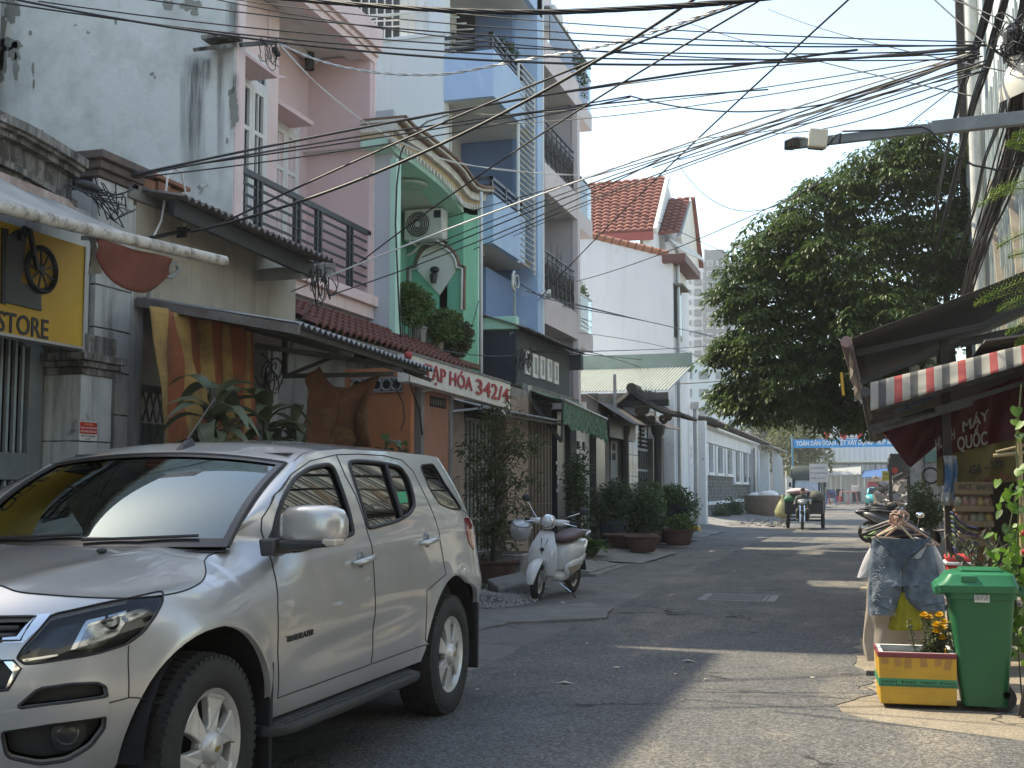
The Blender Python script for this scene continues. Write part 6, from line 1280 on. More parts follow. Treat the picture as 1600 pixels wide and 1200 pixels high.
m_pole=mat('w_pole_white',(.50,.49,.46),(.38,.37,.35),.9,sc_=6,grime=((.09,.085,.08),.58,.66,7),peel=((.16,.15,.14),.66,9),bump=.3,bsc=30)
Ypl=29.0
for (u,r,l,hh_) in ((1434,.165,'left one of two whitewashed concrete street poles behind the hedge',4.2),(1459,.19,'right one of two whitewashed concrete street poles, with a black ring on it',4.4)):
 x=xy(u,Ypl); up_=thing('street_pole',l,'street pole',(x,Ypl,0),group='whitewashed street poles'); obj('shaft',MB().lathe([(r,0),(r*.97,2.4),(r*.72,hh_)],18,None,(x,Ypl,0)),m_pole,up_,smooth=60)
 obj('band',MB().lathe([(r+.01,2.42),(r+.008,2.5)],18,None,(x,Ypl,0)),m_black,up_)
c=at(1454,743,Y=Ypl-.4); g=MB(); g.tube([c+V((.17*math.cos(a),0,.17*math.sin(a))) for a in [2*PI*k/28 for k in range(29)]],.022,8,False); tag(obj('hanging_ring',g,m_black,smooth=180),'black rubber ring hanging on the right whitewashed pole','ring')
obj('green_plate',MB().box(xy(1448,Ypl)-.02,xy(1467,Ypl),Ypl-.23,Ypl-.20,zy(1455,722,Ypl),zy(1455,704,Ypl)),mat('plate_green',(.12,.28,.24),(.2,.3,.28),.6,sc_=8),up_)
def bush(name,label,cat,c,rx,ry,rz,n,m,L=.07,pot=None,seed=1,group=None,flowers=None,lobes=7):
 rr=random.Random(seed); t_=thing(name,label,cat,(c[0],c[1],0),group=group); c=V(c); g=MB(); cl=[(c+V((rr.uniform(-.5,.5)*rx,rr.uniform(-.5,.5)*ry,rr.uniform(-.45,.5)*rz)),rr.uniform(.5,.72)) for _ in range(lobes)]
 for i in range(n):
  q,k=rr.choice(cl); d=V((rr.gauss(0,1),rr.gauss(0,1),rr.gauss(0,1))).normalized(); f=rr.random()**.4; p=q+V((d.x*rx,d.y*ry,d.z*rz))*k*f
  g.leaf(p,d*.45+V((rr.gauss(0,.7),rr.gauss(0,.7),rr.uniform(-.6,.5))),V((rr.uniform(-1,1),rr.uniform(-1,1),.4)),L*rr.uniform(.7,1.3),L*.58*rr.uniform(.8,1.2),.4)
 obj('foliage',g,m,t_,kind='stuff'); s=MB()
 for i in range(5): e=c+V((rr.uniform(-.4,.4)*rx,rr.uniform(-.4,.4)*ry,rr.uniform(0,.5)*rz)); s.tube([(c.x+rr.uniform(-.05,.05),c.y,max(.1,c.z-rz*1.0)),lerp(V((c.x,c.y,c.z-rz*.6)),e,.5),e],[.016,.012,.006],5)
 obj('stems',s,m_bark,t_)
 return t_
m_hedge=mat('hedge_leaf',(.045,.085,.028),(.075,.12,.04),.5,sc_=3,trans=.3)
h=at(1452,805,Y=24); bush('hedge_shrub','clipped dark green shrub in the planter in front of the white poles','shrub',(h.x,24,1.02),.36,.36,.52,2600,m_hedge,.075,seed=8)
pl=thing('planter_box','low rough concrete planter box under the clipped shrub','planter',(h.x,24,0)); obj('wall',MB().box(h.x-.3,h.x+.45,23.6,24.4,0,.52),m_concb,pl,bev=.02)
fs=thing('far_stall','cluttered grey stall with slanting sheet roofs beyond the dark motorbikes','stall',(1.0,44,0))
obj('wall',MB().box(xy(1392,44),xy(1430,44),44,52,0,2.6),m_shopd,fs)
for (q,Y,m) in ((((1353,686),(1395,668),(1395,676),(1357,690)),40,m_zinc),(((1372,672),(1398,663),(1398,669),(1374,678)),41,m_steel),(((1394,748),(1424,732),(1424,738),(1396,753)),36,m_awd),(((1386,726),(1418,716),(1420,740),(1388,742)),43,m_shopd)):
 obj('roof_piece',MB().slab([at(u,v,Y=Y) for u,v in q],(.2,2.4,.05)),m,fs)
obj('stay',MB().bar(at(1356,684,Y=40),at(1388,656,Y=40),.05),m_steel,fs); obj('stay',MB().bar(at(1367,690,Y=40),at(1367,672,Y=40),.06),m_steel,fs)
for u,v0,v1,w in ((1391,716,790,.09),(1420,731,815,.12)): obj('post',MB().bar(at(u,v0,Y=38),V((xy(u,38),38,0)),w),m_steel,fs)
a,b=at(1378,736,Y=39.5),at(1391,751,Y=39.5); ysn=thing('yellow_stall_sign','small yellow sign hanging from the far stall roof','sign',tuple(a)); obj('panel',MB().box(a.x,b.x,39.5,39.53,b.z,a.z),mat('sign_y2',(.58,.46,.10),rough=.6),ysn); put_text('VÀNG',m_green if False else mat('letter_green',(.10,.22,.08),rough=.6),ysn,(a.x+.03,39.49,lerp(b.z,a.z,.55)),(1,0,0),(0,0,1),.09,.002,width=(b.x-a.x)*.8); put_text('BẠC - 69',mat('letter_green',(.10,.22,.08)),ysn,(a.x+.03,39.49,lerp(b.z,a.z,.15)),(1,0,0),(0,0,1),.06,.002,width=(b.x-a.x)*.8)
obj('red_sign',MB().lathe([(.0001,0),(.1,0),(.1,.04)],18,Matrix.Rotation(PI/2,3,'X'),at(1398,735,Y=42)),m_prd,fs)
g=MB()
for i in range(26):
 c=at(R.uniform(1372,1412),R.uniform(742,790),Y=R.uniform(38,43)); g.obox(c,(R.uniform(.1,.5),R.uniform(.1,.4),R.uniform(.06,.3)),Euler((R.uniform(-.4,.4),R.uniform(-.4,.4),R.uniform(0,3))).to_matrix())
obj('goods',g,mat('w_goods',(.30,.26,.22),(.10,.10,.11),.8,sc_=3,peel=((.35,.12,.06),.62,2.2)),fs,kind='stuff')
# ================================================================ lamp, camera arm, cable bundle
YA_=10.5
ar=thing('camera_arm','long steel arm reaching over the street with a security camera and beige box','camera arm',tuple(at(1420,205,Y=YA_)))
A0,A1,A2=at(1240,226,Y=YA_),at(1460,200,Y=YA_),at(1660,178,Y=YA_)
m_galv=mat('galvanised',(.20,.22,.23),(.14,.155,.16),.5,sc_=5,metal=.4)
obj('tube',MB().bar(A0,A1,.055,.075),m_galv,ar,bev=.004); obj('tube',MB().bar(A1-(A2-A1)*.02,A2,.075,.11),m_galv,ar,bev=.004)
c=at(1238,225,Y=YA_-.04); obj('camera',MB().obox(c,(.085,.16,.085),Euler((.1,0,.5)).to_matrix()),mat('cam_black',(.006,.006,.007),rough=.25),ar,bev=.012); obj('camera_hood',MB().obox(c+V((.035,.05,.055)),(.10,.16,.012),Euler((.1,0,.5)).to_matrix()),m_alu,ar)
c=at(1278,217,Y=YA_-.08); obj('junction_box',MB().obox(c,(.155,.09,.16),Euler((0,.12,.12)).to_matrix()),mat('box_beige',(.58,.54,.42),(.52,.48,.38),.5,sc_=4),ar,bev=.012)
g=MB(); g.tube([at(u,v,Y=YA_-.06) for u,v in ((1262,232),(1285,234),(1297,224),(1305,212),(1314,208),(1312,224))],.008,6); g.tube([at(u,v,Y=YA_-.07) for u,v in ((1316,205),(1380,203),(1440,198),(1452,203),(1480,232),(1520,258),(1560,266),(1620,255))],.009,6); obj('cable',g,m_wire,ar,smooth=180)
lp=thing('street_lamp','big pale bell shaped street lamp shade among the cables','street lamp',tuple(at(1600,135,Y=11)))
c=at(1606,118,Y=11); M=Euler((.25,-.38,0)).to_matrix(); m_lamp=mat('lamp_cream',(.66,.64,.56),(.58,.56,.48),.5,sc_=5,grime=((.3,.27,.2),.6,.8,6))
obj('shade',MB().lathe([(.075,.28),(.08,.20),(.10,.15),(.14,.12),(.20,.07),(.25,0),(.285,-.08),(.295,-.11),(.285,-.11),(.24,0),(.18,.06)],32,M,c),m_lamp,lp,smooth=40); obj('neck',MB().lathe([(.08,.2),(.085,.3),(.06,.42),(.0001,.44)],20,M,c),m_galv,lp,smooth=40); obj('bulb',MB().ball(c+V((0,0,-.02)),(.07,.07,.09)),m_white,lp,smooth=180)
up2=thing('utility_pole','tall concrete utility pole at the right picture edge','utility pole',(at(1665,300,Y=11.2).x,11.2,0)); obj('shaft',MB().lathe([(.17,0),(.12,9)],16,None,(at(1665,300,Y=11.2).x,11.2,0)),m_pole,up2,smooth=60)
def bundle(name,label,px,Ys,R0,n,seed,rad=.012,m=m_wire):
 rr=random.Random(seed); g=MB(); P=[at(u,v,Y=y) for (u,v),y in zip(px,Ys)]
 def S(t):
  k=t*(len(P)-1); i=min(int(k),len(P)-2); q=k-i; p0=P[max(i-1,0)];p1=P[i];p2=P[i+1];p3=P[min(i+2,len(P)-1)]
  return .5*((2*p1)+(p2-p0)*q+(2*p0-5*p1+4*p2-p3)*q*q+(3*p1-p0-3*p2+p3)*q**3)
 for j in range(n):
  a0=rr.uniform(0,6.3); rj=R0*rr.random()**.5; tw=rr.uniform(-7,7);
  g.tube([S(t)+V((rj*math.cos(a0+tw*t),0,rj*math.sin(a0+tw*t)))*(1+.35*math.sin(6*t+a0)) for t in [k/26 for k in range(27)]],rad*rr.uniform(.6,1.2),5,False)
 return tag(obj(name,g,m,smooth=180),label,'cable bundle','cable bundles running along the right side')
bundle('cable_bundle','broad black trunk of many telephone cables sagging down past the sheet clad wall',[(1600,60),(1592,150),(1585,210),(1562,295),(1535,370),(1515,430),(1500,500)],[10.8,11.4,12,15,19,23.5,28],.115,46,3,.011,mat('cable_bundle_mat',(.028,.027,.027),(.05,.046,.042),.7,sc_=20))
bundle('cable_bundle','twisted black rope of cables crossing the sky left of the sheet clad wall',[(1552,-30),(1535,40),(1508,120),(1490,190),(1470,280),(1455,370)],[11,12.5,16,20,25,29],.035,9,4,.013)
bundle('cable_bundle','second twisted cable rope nearer the sheet clad wall',[(1580,-40),(1562,30),(1545,90),(1515,180),(1490,290),(1462,400)],[11,12,13.5,18,23,29],.04,9,5,.013)
bundle('cable_bundle','thin cable rope hanging on the sheet clad wall',[(1604,-20),(1590,40),(1560,190),(1538,250),(1520,330),(1490,410)],[11,12,17,20,24,28.5],.03,6,6,.012)
g=MB(); rr=random.Random(2)
for i in range(60):
 c=at(rr.uniform(1575,1625),rr.uniform(40,95),Y=10.9); s=rr.uniform(.05,.2); ax=V((rr.gauss(0,1),rr.gauss(0,1),rr.gauss(0,1))).normalized(); b1=ax.orthogonal().normalized(); b2=ax.cross(b1)
 g.tube([c+(b1*math.cos(a)*s+b2*math.sin(a)*s*.7) for a in [5*k/12 for k in range(13)]],.006,4,False)
tag(obj('cable_nest',g,m_wire,smooth=180),'tangled nest of coiled cables above the street lamp','cables')
# ================================================================ right foreground: clothes, box, bin, climbing plants
def garment(rows, Y, depth, n=40, wr=.012, seed=0, k0=.75, freq=9, sub=3):
 """cloth tube through rows of (left px, right px, height px); depth is half its thickness"""
 P=[]; m=len(rows)
 for i in range((m-1)*sub+1):
  k=i/sub; j=min(int(k),m-2); q=k-j
  def cr(c):
   a=[rows[max(0,min(m-1,j+d))][c] for d in (-1,0,1,2)]; return .5*(2*a[1]+(a[2]-a[0])*q+(2*a[0]-5*a[1]+4*a[2]-a[3])*q*q+(3*a[1]-a[0]-3*a[2]+a[3])*q**3)
  P.append((cr(0),cr(1),cr(2),i/((m-1)*sub)))
 g=MB(); vs=[]
 for (l,r,v,t) in P:
  for k in range(n):
   a=2*PI*k/n; u=(l+r)/2+(r-l)/2*math.cos(a); p=at(u,v,Y=Y);
   w=wr*(noise.noise(V((a*freq/3,t*4,seed)))*1.3+math.sin(a*freq+t*3+seed)*.5*t)
   vs.append(p+V((0,-depth*math.sin(a)*(k0+(1-k0)*t)-w,0)))
 N_=len(P); g.add(vs,[(i*n+k,i*n+(k+1)%n,(i+1)*n+(k+1)%n,(i+1)*n+k) for i in range(N_-1) for k in range(n)]); return g
YC=9.55
cr_=thing('clothes_rack','grey street rack pole holding a bunch of hangers with drying clothes','clothes rack',tuple(V((xy(1410,YC+.25),YC+.25,0))))
px=xy(1410,YC+.25); obj('pole',MB().tube([(px,YC+.25,0),(px,YC+.25,zy(1410,812,YC))],.016,8),m_steel,cr_); obj('foot',MB().bar((px-.3,YC+.25,.02),(px+.3,YC+.25,.02),.04).bar((px,YC-.05,.02),(px,YC+.55,.02),.04),m_steel,cr_)
obj('head_bar',MB().tube([at(1405,806,Y=YC-.25),at(1412,812,Y=YC+.1),at(1425,816,Y=YC+.7)],.012,6),m_steel,cr_)
hm=[mat('hanger_'+n,c,rough=.5) for n,c in (('pink',(.52,.33,.27)),('black',(.02,.02,.022)),('beige',(.55,.46,.33)),('grey',(.25,.24,.23)),('green',(.3,.45,.2)))]
hang=[((1408,810),(1345,836),(1452,838),1,0),((1406,818),(1370,838),(1430,846),2,-.08),((1404,806),(1352,828),(1440,830),3,.12),((1412,812),(1380,842),(1468,852),0,-.04),((1405,814),(1362,842),(1446,834),0,.06),((1415,808),(1372,826),(1455,842),1,.18),((1400,812),(1350,840),(1430,828),4,.2)]
for i,(t,l,r,m,dy) in enumerate(hang):
 a,b,c=at(*t,Y=YC+dy),at(*l,Y=YC+dy),at(*r,Y=YC+dy); g=MB(); g.tube([b,lerp(b,a,.8)+V((0,0,-.01)),a+V((0,0,-.015)),lerp(c,a,.8)+V((0,0,-.01)),c],.009,6,True)
 g.tube([b,c],.007,6); h=a; g.tube([h+V((0,0,-.015)),h+V((0,0,.02)),h+V((.02,0,.045)),h+V((.0,0,.065)),h+V((-.022,0,.045))],.006,6)
 tag(obj('hanger',g,hm[m],smooth=180),['black clothes hanger carrying the denim shorts','beige hanger in front of the bunch on the rack','grey hanger at the back of the bunch on the rack','pink hanger reaching lowest to the right of the bunch','pink hanger sloping down to the right in the bunch','black hanger tilted furthest right in the bunch','green hanger rearmost on the left of the bunch'][i],'hanger','hangers on the street clothes rack')
g=MB(); rr=random.Random(9)
for i in range(14): c=at(rr.uniform(1396,1412),rr.uniform(806,820),Y=YC-.05); ax=V((rr.gauss(0,1),rr.gauss(0,1),rr.gauss(0,1))).normalized(); b1=ax.orthogonal().normalized(); b2=ax.cross(b1); g.tube([c+(b1*math.cos(a)+b2*math.sin(a))*.045 for a in [4.6*k/8 for k in range(9)]],.006,5,False)
obj('hook_bunch',g,hm[0],cr_,kind='stuff')
def denim():
 m=bpy.data.materials.new('denim'); m.use_nodes=True; t=m.node_tree; b=t.nodes['Principled BSDF']; P=N(t,'ShaderNodeTexCoord').outputs['Object']
 c=mixc(t,ramp(t,nz(t,P,5,4,.6),.38,.62),(.075,.105,.145),(.20,.245,.29)); c=mixc(t,ramp(t,nz(t,P,16,6,.75,(1,1,.45)),.60,.67),c,(.52,.54,.55))
 c=mixc(t,1,c,ramp(t,nz(t,P,420,2,.5),.3,.7,(.7,.7,.7,1),(1.25,1.25,1.25,1)),'MULTIPLY'); t.links.new(c,b.inputs['Base Color']); b.inputs['Roughness'].default_value=.9
 bn=N(t,'ShaderNodeBump'); bn.inputs['Strength'].default_value=.7; bn.inputs['Distance'].default_value=.012; t.links.new(nz(t,P,18,6,.7),bn.inputs['Height']); t.links.new(bn.outputs[0],b.inputs['Normal']); MATS['denim']=m; return m
m_den=denim(); m_dend=mat('denim_dark',(.05,.07,.10),(.09,.12,.16),.9,sc_=20)
dsn=thing('denim_shorts','ripped faded blue denim shorts hanging on the street clothes rack','shorts',tuple(at(1410,840,Y=YC)))
obj('hips',garment([(1363,1454,842),(1360,1458,856),(1358,1464,885),(1357,1470,912),(1357,1473,914)],YC,.085,48,.018,1),m_den,dsn,smooth=180)
obj('leg',garment([(1357,1412,908),(1356,1408,930),(1355.5,1403,945),(1357,1399,955),(1359,1397,960)],YC,.0855,32,.016,2,1),m_den,dsn,smooth=180)
obj('leg',garment([(1407,1473,908),(1412,1475,930),(1420,1477,943),(1429,1478,950),(1435,1479,954)],YC,.0855,32,.016,5,1),m_den,dsn,smooth=180)
g=MB(); g.tube([at(u,v,Y=YC-.087) for u,v in ((1364,840),(1378,850),(1392,862),(1391,868))],.012,6); g.tube([at(u,v,Y=YC-.09) for u,v in ((1454,840),(1442,850),(1430,862),(1418,868),(1410,890))],.012,6); obj('waistband',g,m_dend,dsn,smooth=180)
obj('open_fly',MB().slab([at(u,v,Y=YC-.088) for u,v in ((1366,842),(1452,842),(1428,863),(1414,872),(1407,893),(1400,872),(1390,862))],(0,.004,0)),m_dend,dsn)
obj('pocket_lining',MB().slab([at(u,v,Y=YC-.088) for u,v in ((1448,852),(1443,868),(1436,874),(1426,872),(1434,864))],(0,-.004,0)),mat('cloth_white',(.62,.62,.64),(.52,.52,.55),.9,sc_=8,trans=.3),dsn)
for q in (((1364,862),(1372,868),(1382,871),(1389,866)),((1426,866),(1431,875),(1440,872),(1447,858)),((1359,938),(1378,948),(1397,957)),((1434,948),(1456,945),(1477,941)),((1408,893),(1407,905),(1408,917))): g=MB(); g.tube([at(u,v,Y=YC-.095) for u,v in q],.004,4); obj('seam',g,m_dend,dsn)
g=MB(); rr=random.Random(4)
for i in range(90):
 u,v=rr.gauss(1368,6),rr.gauss(915,18); a=at(u,v,Y=YC-.085); g.tube([a,a+V((rr.uniform(-.03,.03),-.004,rr.uniform(-.02,.01)))],.0015,3,False)
for i in range(50): u=rr.uniform(1357,1398); a=at(u,958+rr.uniform(-3,1)-(1378-u)*.05,Y=YC-.06); g.tube([a,a+V((rr.uniform(-.01,.01),0,-rr.uniform(.01,.03)))],.0014,3,False)
obj('frayed_threads',g,mat('thread',(.5,.52,.55),rough=.9),dsn,kind='stuff')
sh_=thing('white_shirt','white short sleeved shirt hanging behind the denim shorts','shirt',tuple(at(1408,840,Y=YC+.15))); mwc=MATS['cloth_white']
obj('body',garment([(1395,1420,836),(1368,1452,848),(1362,1458,880),(1360,1462,960)],YC+.16,.07,36,.01,3),mwc,sh_,smooth=180)
obj('sleeve',garment([(1366,1384,846),(1352,1380,868),(1343,1368,890),(1339,1358,902)],YC+.14,.05,24,.008,4),mwc,sh_,smooth=180); obj('sleeve',garment([(1442,1458,845),(1448,1470,868),(1455,1477,888),(1462,1478,900)],YC+.14,.05,24,.008,6),mwc,sh_,smooth=180)
obj('collar',MB().ball(at(1405,834,Y=YC+.1),(.12,.05,.05),14,8),mat('cloth_dark',(.03,.025,.04),rough=.9),sh_,smooth=180)
tag(obj('yellow_skirt',garment([(1398,1436,925),(1394,1438,945),(1391,1440,965),(1388,1441,980),(1392,1440,984)],YC+.02,.06,48,.022,7,freq=11),mat('cloth_yellow',(.42,.37,.03),(.34,.30,.025),.85,sc_=5,trans=.25),smooth=180),'yellow pleated skirt hanging between the legs of the denim shorts','skirt')
tag(obj('beige_dress',garment([(1358,1440,890),(1354,1445,930),(1351,1450,970),(1348,1452,1005),(1353,1448,1032)],YC+.26,.07,44,.02,8,freq=8),mat('cloth_beige',(.52,.46,.40),(.46,.40,.35),.9,sc_=5,trans=.35),smooth=180),'long beige dress hanging lowest at the back of the rack','dress')
tag(obj('khaki_trousers',garment([(1425,1470,915),(1428,1476,950),(1430,1478,985)],YC+.1,.05,24,.01,9),mat('cloth_khaki',(.30,.26,.13),(.24,.21,.11),.9,sc_=5),smooth=180),'khaki cloth hanging under the right leg of the denim shorts','trousers')
YBx=8.42; zB=lambda u,v:zy(u,v,YBx)
fb=thing('foam_box','yellow taped foam box planted with marigolds in front of the clothes','box',tuple(at(1440,1110,Y=YBx)))
x0=xy(1376,YBx,1100); x1=xy(1496,YBx,1100); zt=zy(1440,1022,YBx); dy=.44; rot=.10; cx_,cy_=x0,YBx
def bp(x,y,z,tp=0):
 k=1+.04*(z/zt); xx=(x-(x1-x0)/2)*k+(x1-x0)/2; return V((cx_+xx*math.cos(rot)+y*math.sin(rot)*-1.0*.6, cy_+xx*math.sin(rot)*.4+y, z))
W=x1-x0; th=.035
def bpan(a,b,c,d,h0,h1,m,name): # panel between plan corners
 pts=[bp(*a,h0),bp(*b,h0),bp(*c,h0),bp(*d,h0),bp(*a,h1),bp(*b,h1),bp(*c,h1),bp(*d,h1)]; return obj(name,MB().hexa(pts),m,fb,bev=.008)
m_fy=mat('tape_yellow',(.60,.35,.035),(.50,.29,.03),.45,sc_=6,grime=((.20,.11,.03),.62,.78,14),bump=.06,bsc=25); m_foam=mat('foam_white',(.66,.66,.60),(.52,.53,.48),.8,sc_=9,bump=.3,bsc=90)
bpan((0,0),(W,0),(W,th),(0,th),.03,zt,m_fy,'front'); bpan((0,dy-th),(W,dy-th),(W,dy),(0,dy),.03,zt,m_foam,'back'); bpan((0,th),(th,th),(th,dy-th),(0,dy-th),.03,zt,m_fy,'side'); bpan((W-th,th),(W,th),(W,dy-th),(W-th,dy-th),.03,zt,m_fy,'side'); bpan((.02,.02),(W-.02,.02),(W-.02,dy-.02),(.02,dy-.02),.031,.06,m_foam,'bottom')
m_rim=mat('tape_maroon',(.22,.04,.05),(.17,.03,.045),.5); bpan((-.004,-.004),(W+.004,-.004),(W+.004,.012),(-.004,.012),zt-.03,zt+.006,m_rim,'rim_tape'); bpan((-.004,.012),(.012,.012),(.012,dy),(-.004,dy),zt-.03,zt+.006,m_rim,'rim_tape')
for a,b,c,d in (((0.012,.012),(W-.012,.012),(W-.012,th),(.012,th)),((.012,th),(th,th),(th,dy-th),(.012,dy-th)),((W-th,th),(W,th),(W,dy-th),(W-th,dy-th)),((0,dy-th),(W,dy-th),(W,dy),(0,dy))): bpan(a,b,c,d,zt,zt+.004,m_foam,'rim')
m_gt=mat('tape_green',(.03,.26,.12),(.025,.22,.10),.4); zg0,zg1=lerp(0,zt,.40),lerp(0,zt,.545)
bpan((-.003,-.003),(W+.003,-.003),(W+.003,0),(-.003,0),zg0,zg1,m_gt,'green_tape'); bpan((-.004,0),(-.001,0),(-.001,dy),(-.004,dy),zg0,zg1,m_gt,'green_tape')
fd=(bp(W,0,0)-bp(0,0,0)).normalized()
for k,s in enumerate(('▼ HÀNG DỄ VỠ','▼ FRAGILE','▼ HÀNG DỄ VỠ','▼ FRAGILE')):
 p=bp(.015+k*W/4,-.0035,lerp(zg0,zg1,.45)); put_text(s,m_black,fb,p+V((0,-.001,0)),fd,(0,0,1),(zg1-zg0)*.26,.0008,bold=.01,width=W/4*.82)
for k in range(26): a=bp(.008+k*W/26.5,-.0036,zg0+.004); b=bp(.008+k*W/26.5+.012,-.0036,zg0+.016); obj('hazard_mark',MB().slab([a,a+fd*.009,b+fd*.004,b-fd*.005],(0,-.0008,0)),m_black,fb)
for f,h,t in ((.04,.50,.0),(.20,.62,.02),(.34,.72,-.01),(.53,.62,.02),(.73,.52,-.02),(.86,.75,-.05)):
 a=lerp(.0,zt,1-.27*h-.07); p=bp(W*f,-.0015,a); q=bp(W*(f+.09),-.0015,a); z1=zt-.032
 obj('brown_tape',MB().slab([p+fd*t*.3,q+fd*t*.3,V((q.x,q.y,z1)),V((p.x,p.y,z1))],(0,-.0012,0)),mat('tape_brown',(.42,.22,.05),(.36,.19,.045),.4,sc_=20),fb)
obj('soil',MB().hexa([bp(th,th,.03),bp(W-th,th,.03),bp(W-th,dy-th,.03),bp(th,dy-th,.03),bp(th,th,.30),bp(W-th,th,.30),bp(W-th,dy-th,.32),bp(th,dy-th,.32)]),mat('soil',(.06,.045,.035),(.04,.03,.025),.95,bump=1,bsc=60),fb)
mg=thing('marigold_plant','yellow flowering marigold plant growing in the foam box','plant',tuple(bp(W*.75,.2,.3)))
m_mar=mat('marigold_petal',(.70,.42,.015),(.62,.36,.01),.6,trans=.3); m_marl=mat('marigold_leaf',(.075,.10,.04),(.13,.15,.07),.6,sc_=20,trans=.25)
rr=random.Random(5); lf=MB(); st_=MB(); heads=[(1444,965),(1452,969),(1468,965),(1475,976),(1473,985),(1464,990),(1472,1000),(1466,1007),(1463,980)]
for i,(u,v) in enumerate(heads):
 p=at(u,v,Y=YBx+.16+rr.uniform(-.08,.08)); base=bp(W*.74+rr.uniform(-.08,.1),.2,.31); mid=lerp(base,p,.5)+V((rr.uniform(-.04,.04),rr.uniform(-.03,.03),.02)); st_.tube([base,mid,p],.004,5)
 fl=MB();
 for ring,(n,r,z) in enumerate(((12,.042,0),(10,.034,.012),(8,.024,.022),(5,.012,.028))):
  for k in range(n): a=2*PI*k/n+ring*.3; d=V((math.cos(a),math.sin(a)*.8-.25,.35+ring*.25)); fl.leaf(p+V((0,0,z)),d,V((-math.sin(a),math.cos(a),0)),r,r*.7,-.3,.1)
 obj('flower',fl,m_mar,mg)
 for k in range(46):
  q=lerp(base,p,rr.random()*.95); a=rr.uniform(0,6.3); lf.leaf(q+V((rr.gauss(0,.012),rr.gauss(0,.012),0)),V((math.cos(a),math.sin(a),rr.uniform(-.5,.5))),V((-math.sin(a),math.cos(a),.3)),rr.uniform(.03,.06),.018,.4)
for i in range(9):
 base=bp(W*.70+rr.uniform(-.10,.14),.2,.31); p=base+V((rr.uniform(-.12,.1),rr.uniform(-.08,.08),rr.uniform(.1,.26))); st_.tube([base,p],.004,5)
 for k in range(40): q=lerp(base,p,rr.random()); a=rr.uniform(0,6.3); lf.leaf(q,V((math.cos(a),math.sin(a),rr.uniform(-.5,.5))),V((-math.sin(a),math.cos(a),.3)),rr.uniform(.03,.055),.018,.4)
obj('foliage',lf,m_marl,mg,kind='stuff'); obj('stems',st_,m_marl,mg,kind='stuff')
YBi=8.40; bx0,bx1=xy(1482,YBi,930),xy(1587,YBi,930); cx0,cx1=xy(1506,YBi,1115),xy(1583,YBi,1115); zb1=zy(1530,924,YBi); dpt=.46
wb=thing('wheelie_bin','green plastic wheelie bin with closed lid and white number sticker','wheelie bin',((bx0+bx1)/2,YBi+.23,0))
m_bin=mat('bin_green',(.011,.125,.05),(.010,.11,.045),.42,sc_=2,spec=.5,grime=((.10,.16,.11),.66,.85,5)); m_binl=mat('bin_lid',(.016,.165,.07),(.014,.145,.06),.38,sc_=3)
def ring(x0,x1,y0,y1,z,r=.045,n=5):
 P=[];
 for (cx,cy,a0) in ((x0+r,y0+r,PI),(x1-r,y0+r,1.5*PI),(x1-r,y1-r,0),(x0+r,y1-r,.5*PI)):
  for k in range(n+1): a=a0+PI/2*k/n; P.append(V((cx+r*math.cos(a),cy+r*math.sin(a),z)))
 return P
def rings(mb,L,cap0=True,cap1=True):
 n=len(L[0]); b=[p for r in L for p in r]; f=[(i*n+k,i*n+(k+1)%n,(i+1)*n+(k+1)%n,(i+1)*n+k) for i in range(len(L)-1) for k in range(n)]
 if cap0: f.append(tuple(range(n))[::-1])
 if cap1: f.append(tuple((len(L)-1)*n+k for k in range(n)))
 return mb.add(b,f)
g=MB(); rings(g,[ring(lerp(cx0,bx0,t),lerp(cx1,bx1,t)-.02*(1-t),YBi+.05*(1-t),YBi+dpt-.05*(1-t),z) for t,z in ((0,.035),(.02,.05),(.5,zb1*.5),(.93,zb1*.93))]+[ring(bx0-.012,bx1+.012,YBi-.012,YBi+dpt+.012,z) for z in (zb1*.935,zb1)]); obj('body',g,m_bin,wb,smooth=35)
ly0,ly1=YBi-.03,YBi+dpt+.03
g=MB(); rings(g,[ring(bx0-.055,bx1+.02,ly0,ly1,zb1-.01),ring(bx0-.07,bx1+.02,ly0-.006,ly1+.006,zb1+.035),ring(bx0-.035,bx1+.01,ly0+.01,ly1-.01,zb1+.06),ring(bx0+.0,bx1-.0,ly0+.035,ly1-.035,zb1+.105),ring(bx0+.05,bx1-.03,ly0+.08,ly1-.08,zb1+.118)]); obj('lid',g,m_binl,wb,smooth=35,bev=.004)
obj('lid_rib',MB().box(bx0+.08,bx1-.06,ly0+.10,ly1-.10,zb1+.115,zb1+.135),m_binl,wb,bev=.01); obj('lid_step',MB().box(bx0+.075,bx0+.17,ly0+.005,ly0+.05,zb1+.055,zb1+.10),m_binl,wb,bev=.008)
obj('lip',MB().box(bx0-.085,bx0-.03,ly0+.06,ly1-.06,zb1-.03,zb1+.03),m_binl,wb,bev=.012); obj('handle',MB().tube([(bx1+.06,ly0+.06,zb1+.0),(bx1+.06,ly1-.06,zb1+.0)],.016,8).box(bx1,bx1+.06,ly0+.05,ly0+.07,zb1-.03,zb1+.01).box(bx1,bx1+.06,ly1-.07,ly1-.05,zb1-.03,zb1+.01),m_bin,wb)
for y in (YBi+.09,YBi+dpt-.14): obj('wheel',MB().lathe([(.03,0),(.085,0),(.085,.05),(.03,.05)],20,Matrix.Rotation(-PI/2,3,'X'),(cx1-.05,y,.085)),m_black,wb,smooth=40)
obj('axle_hole',MB().lathe([(.0001,0),(.022,0)],12,Matrix.Rotation(PI/2,3,'X'),(cx1-.03,YBi+.033,.115)),m_dark,wb)
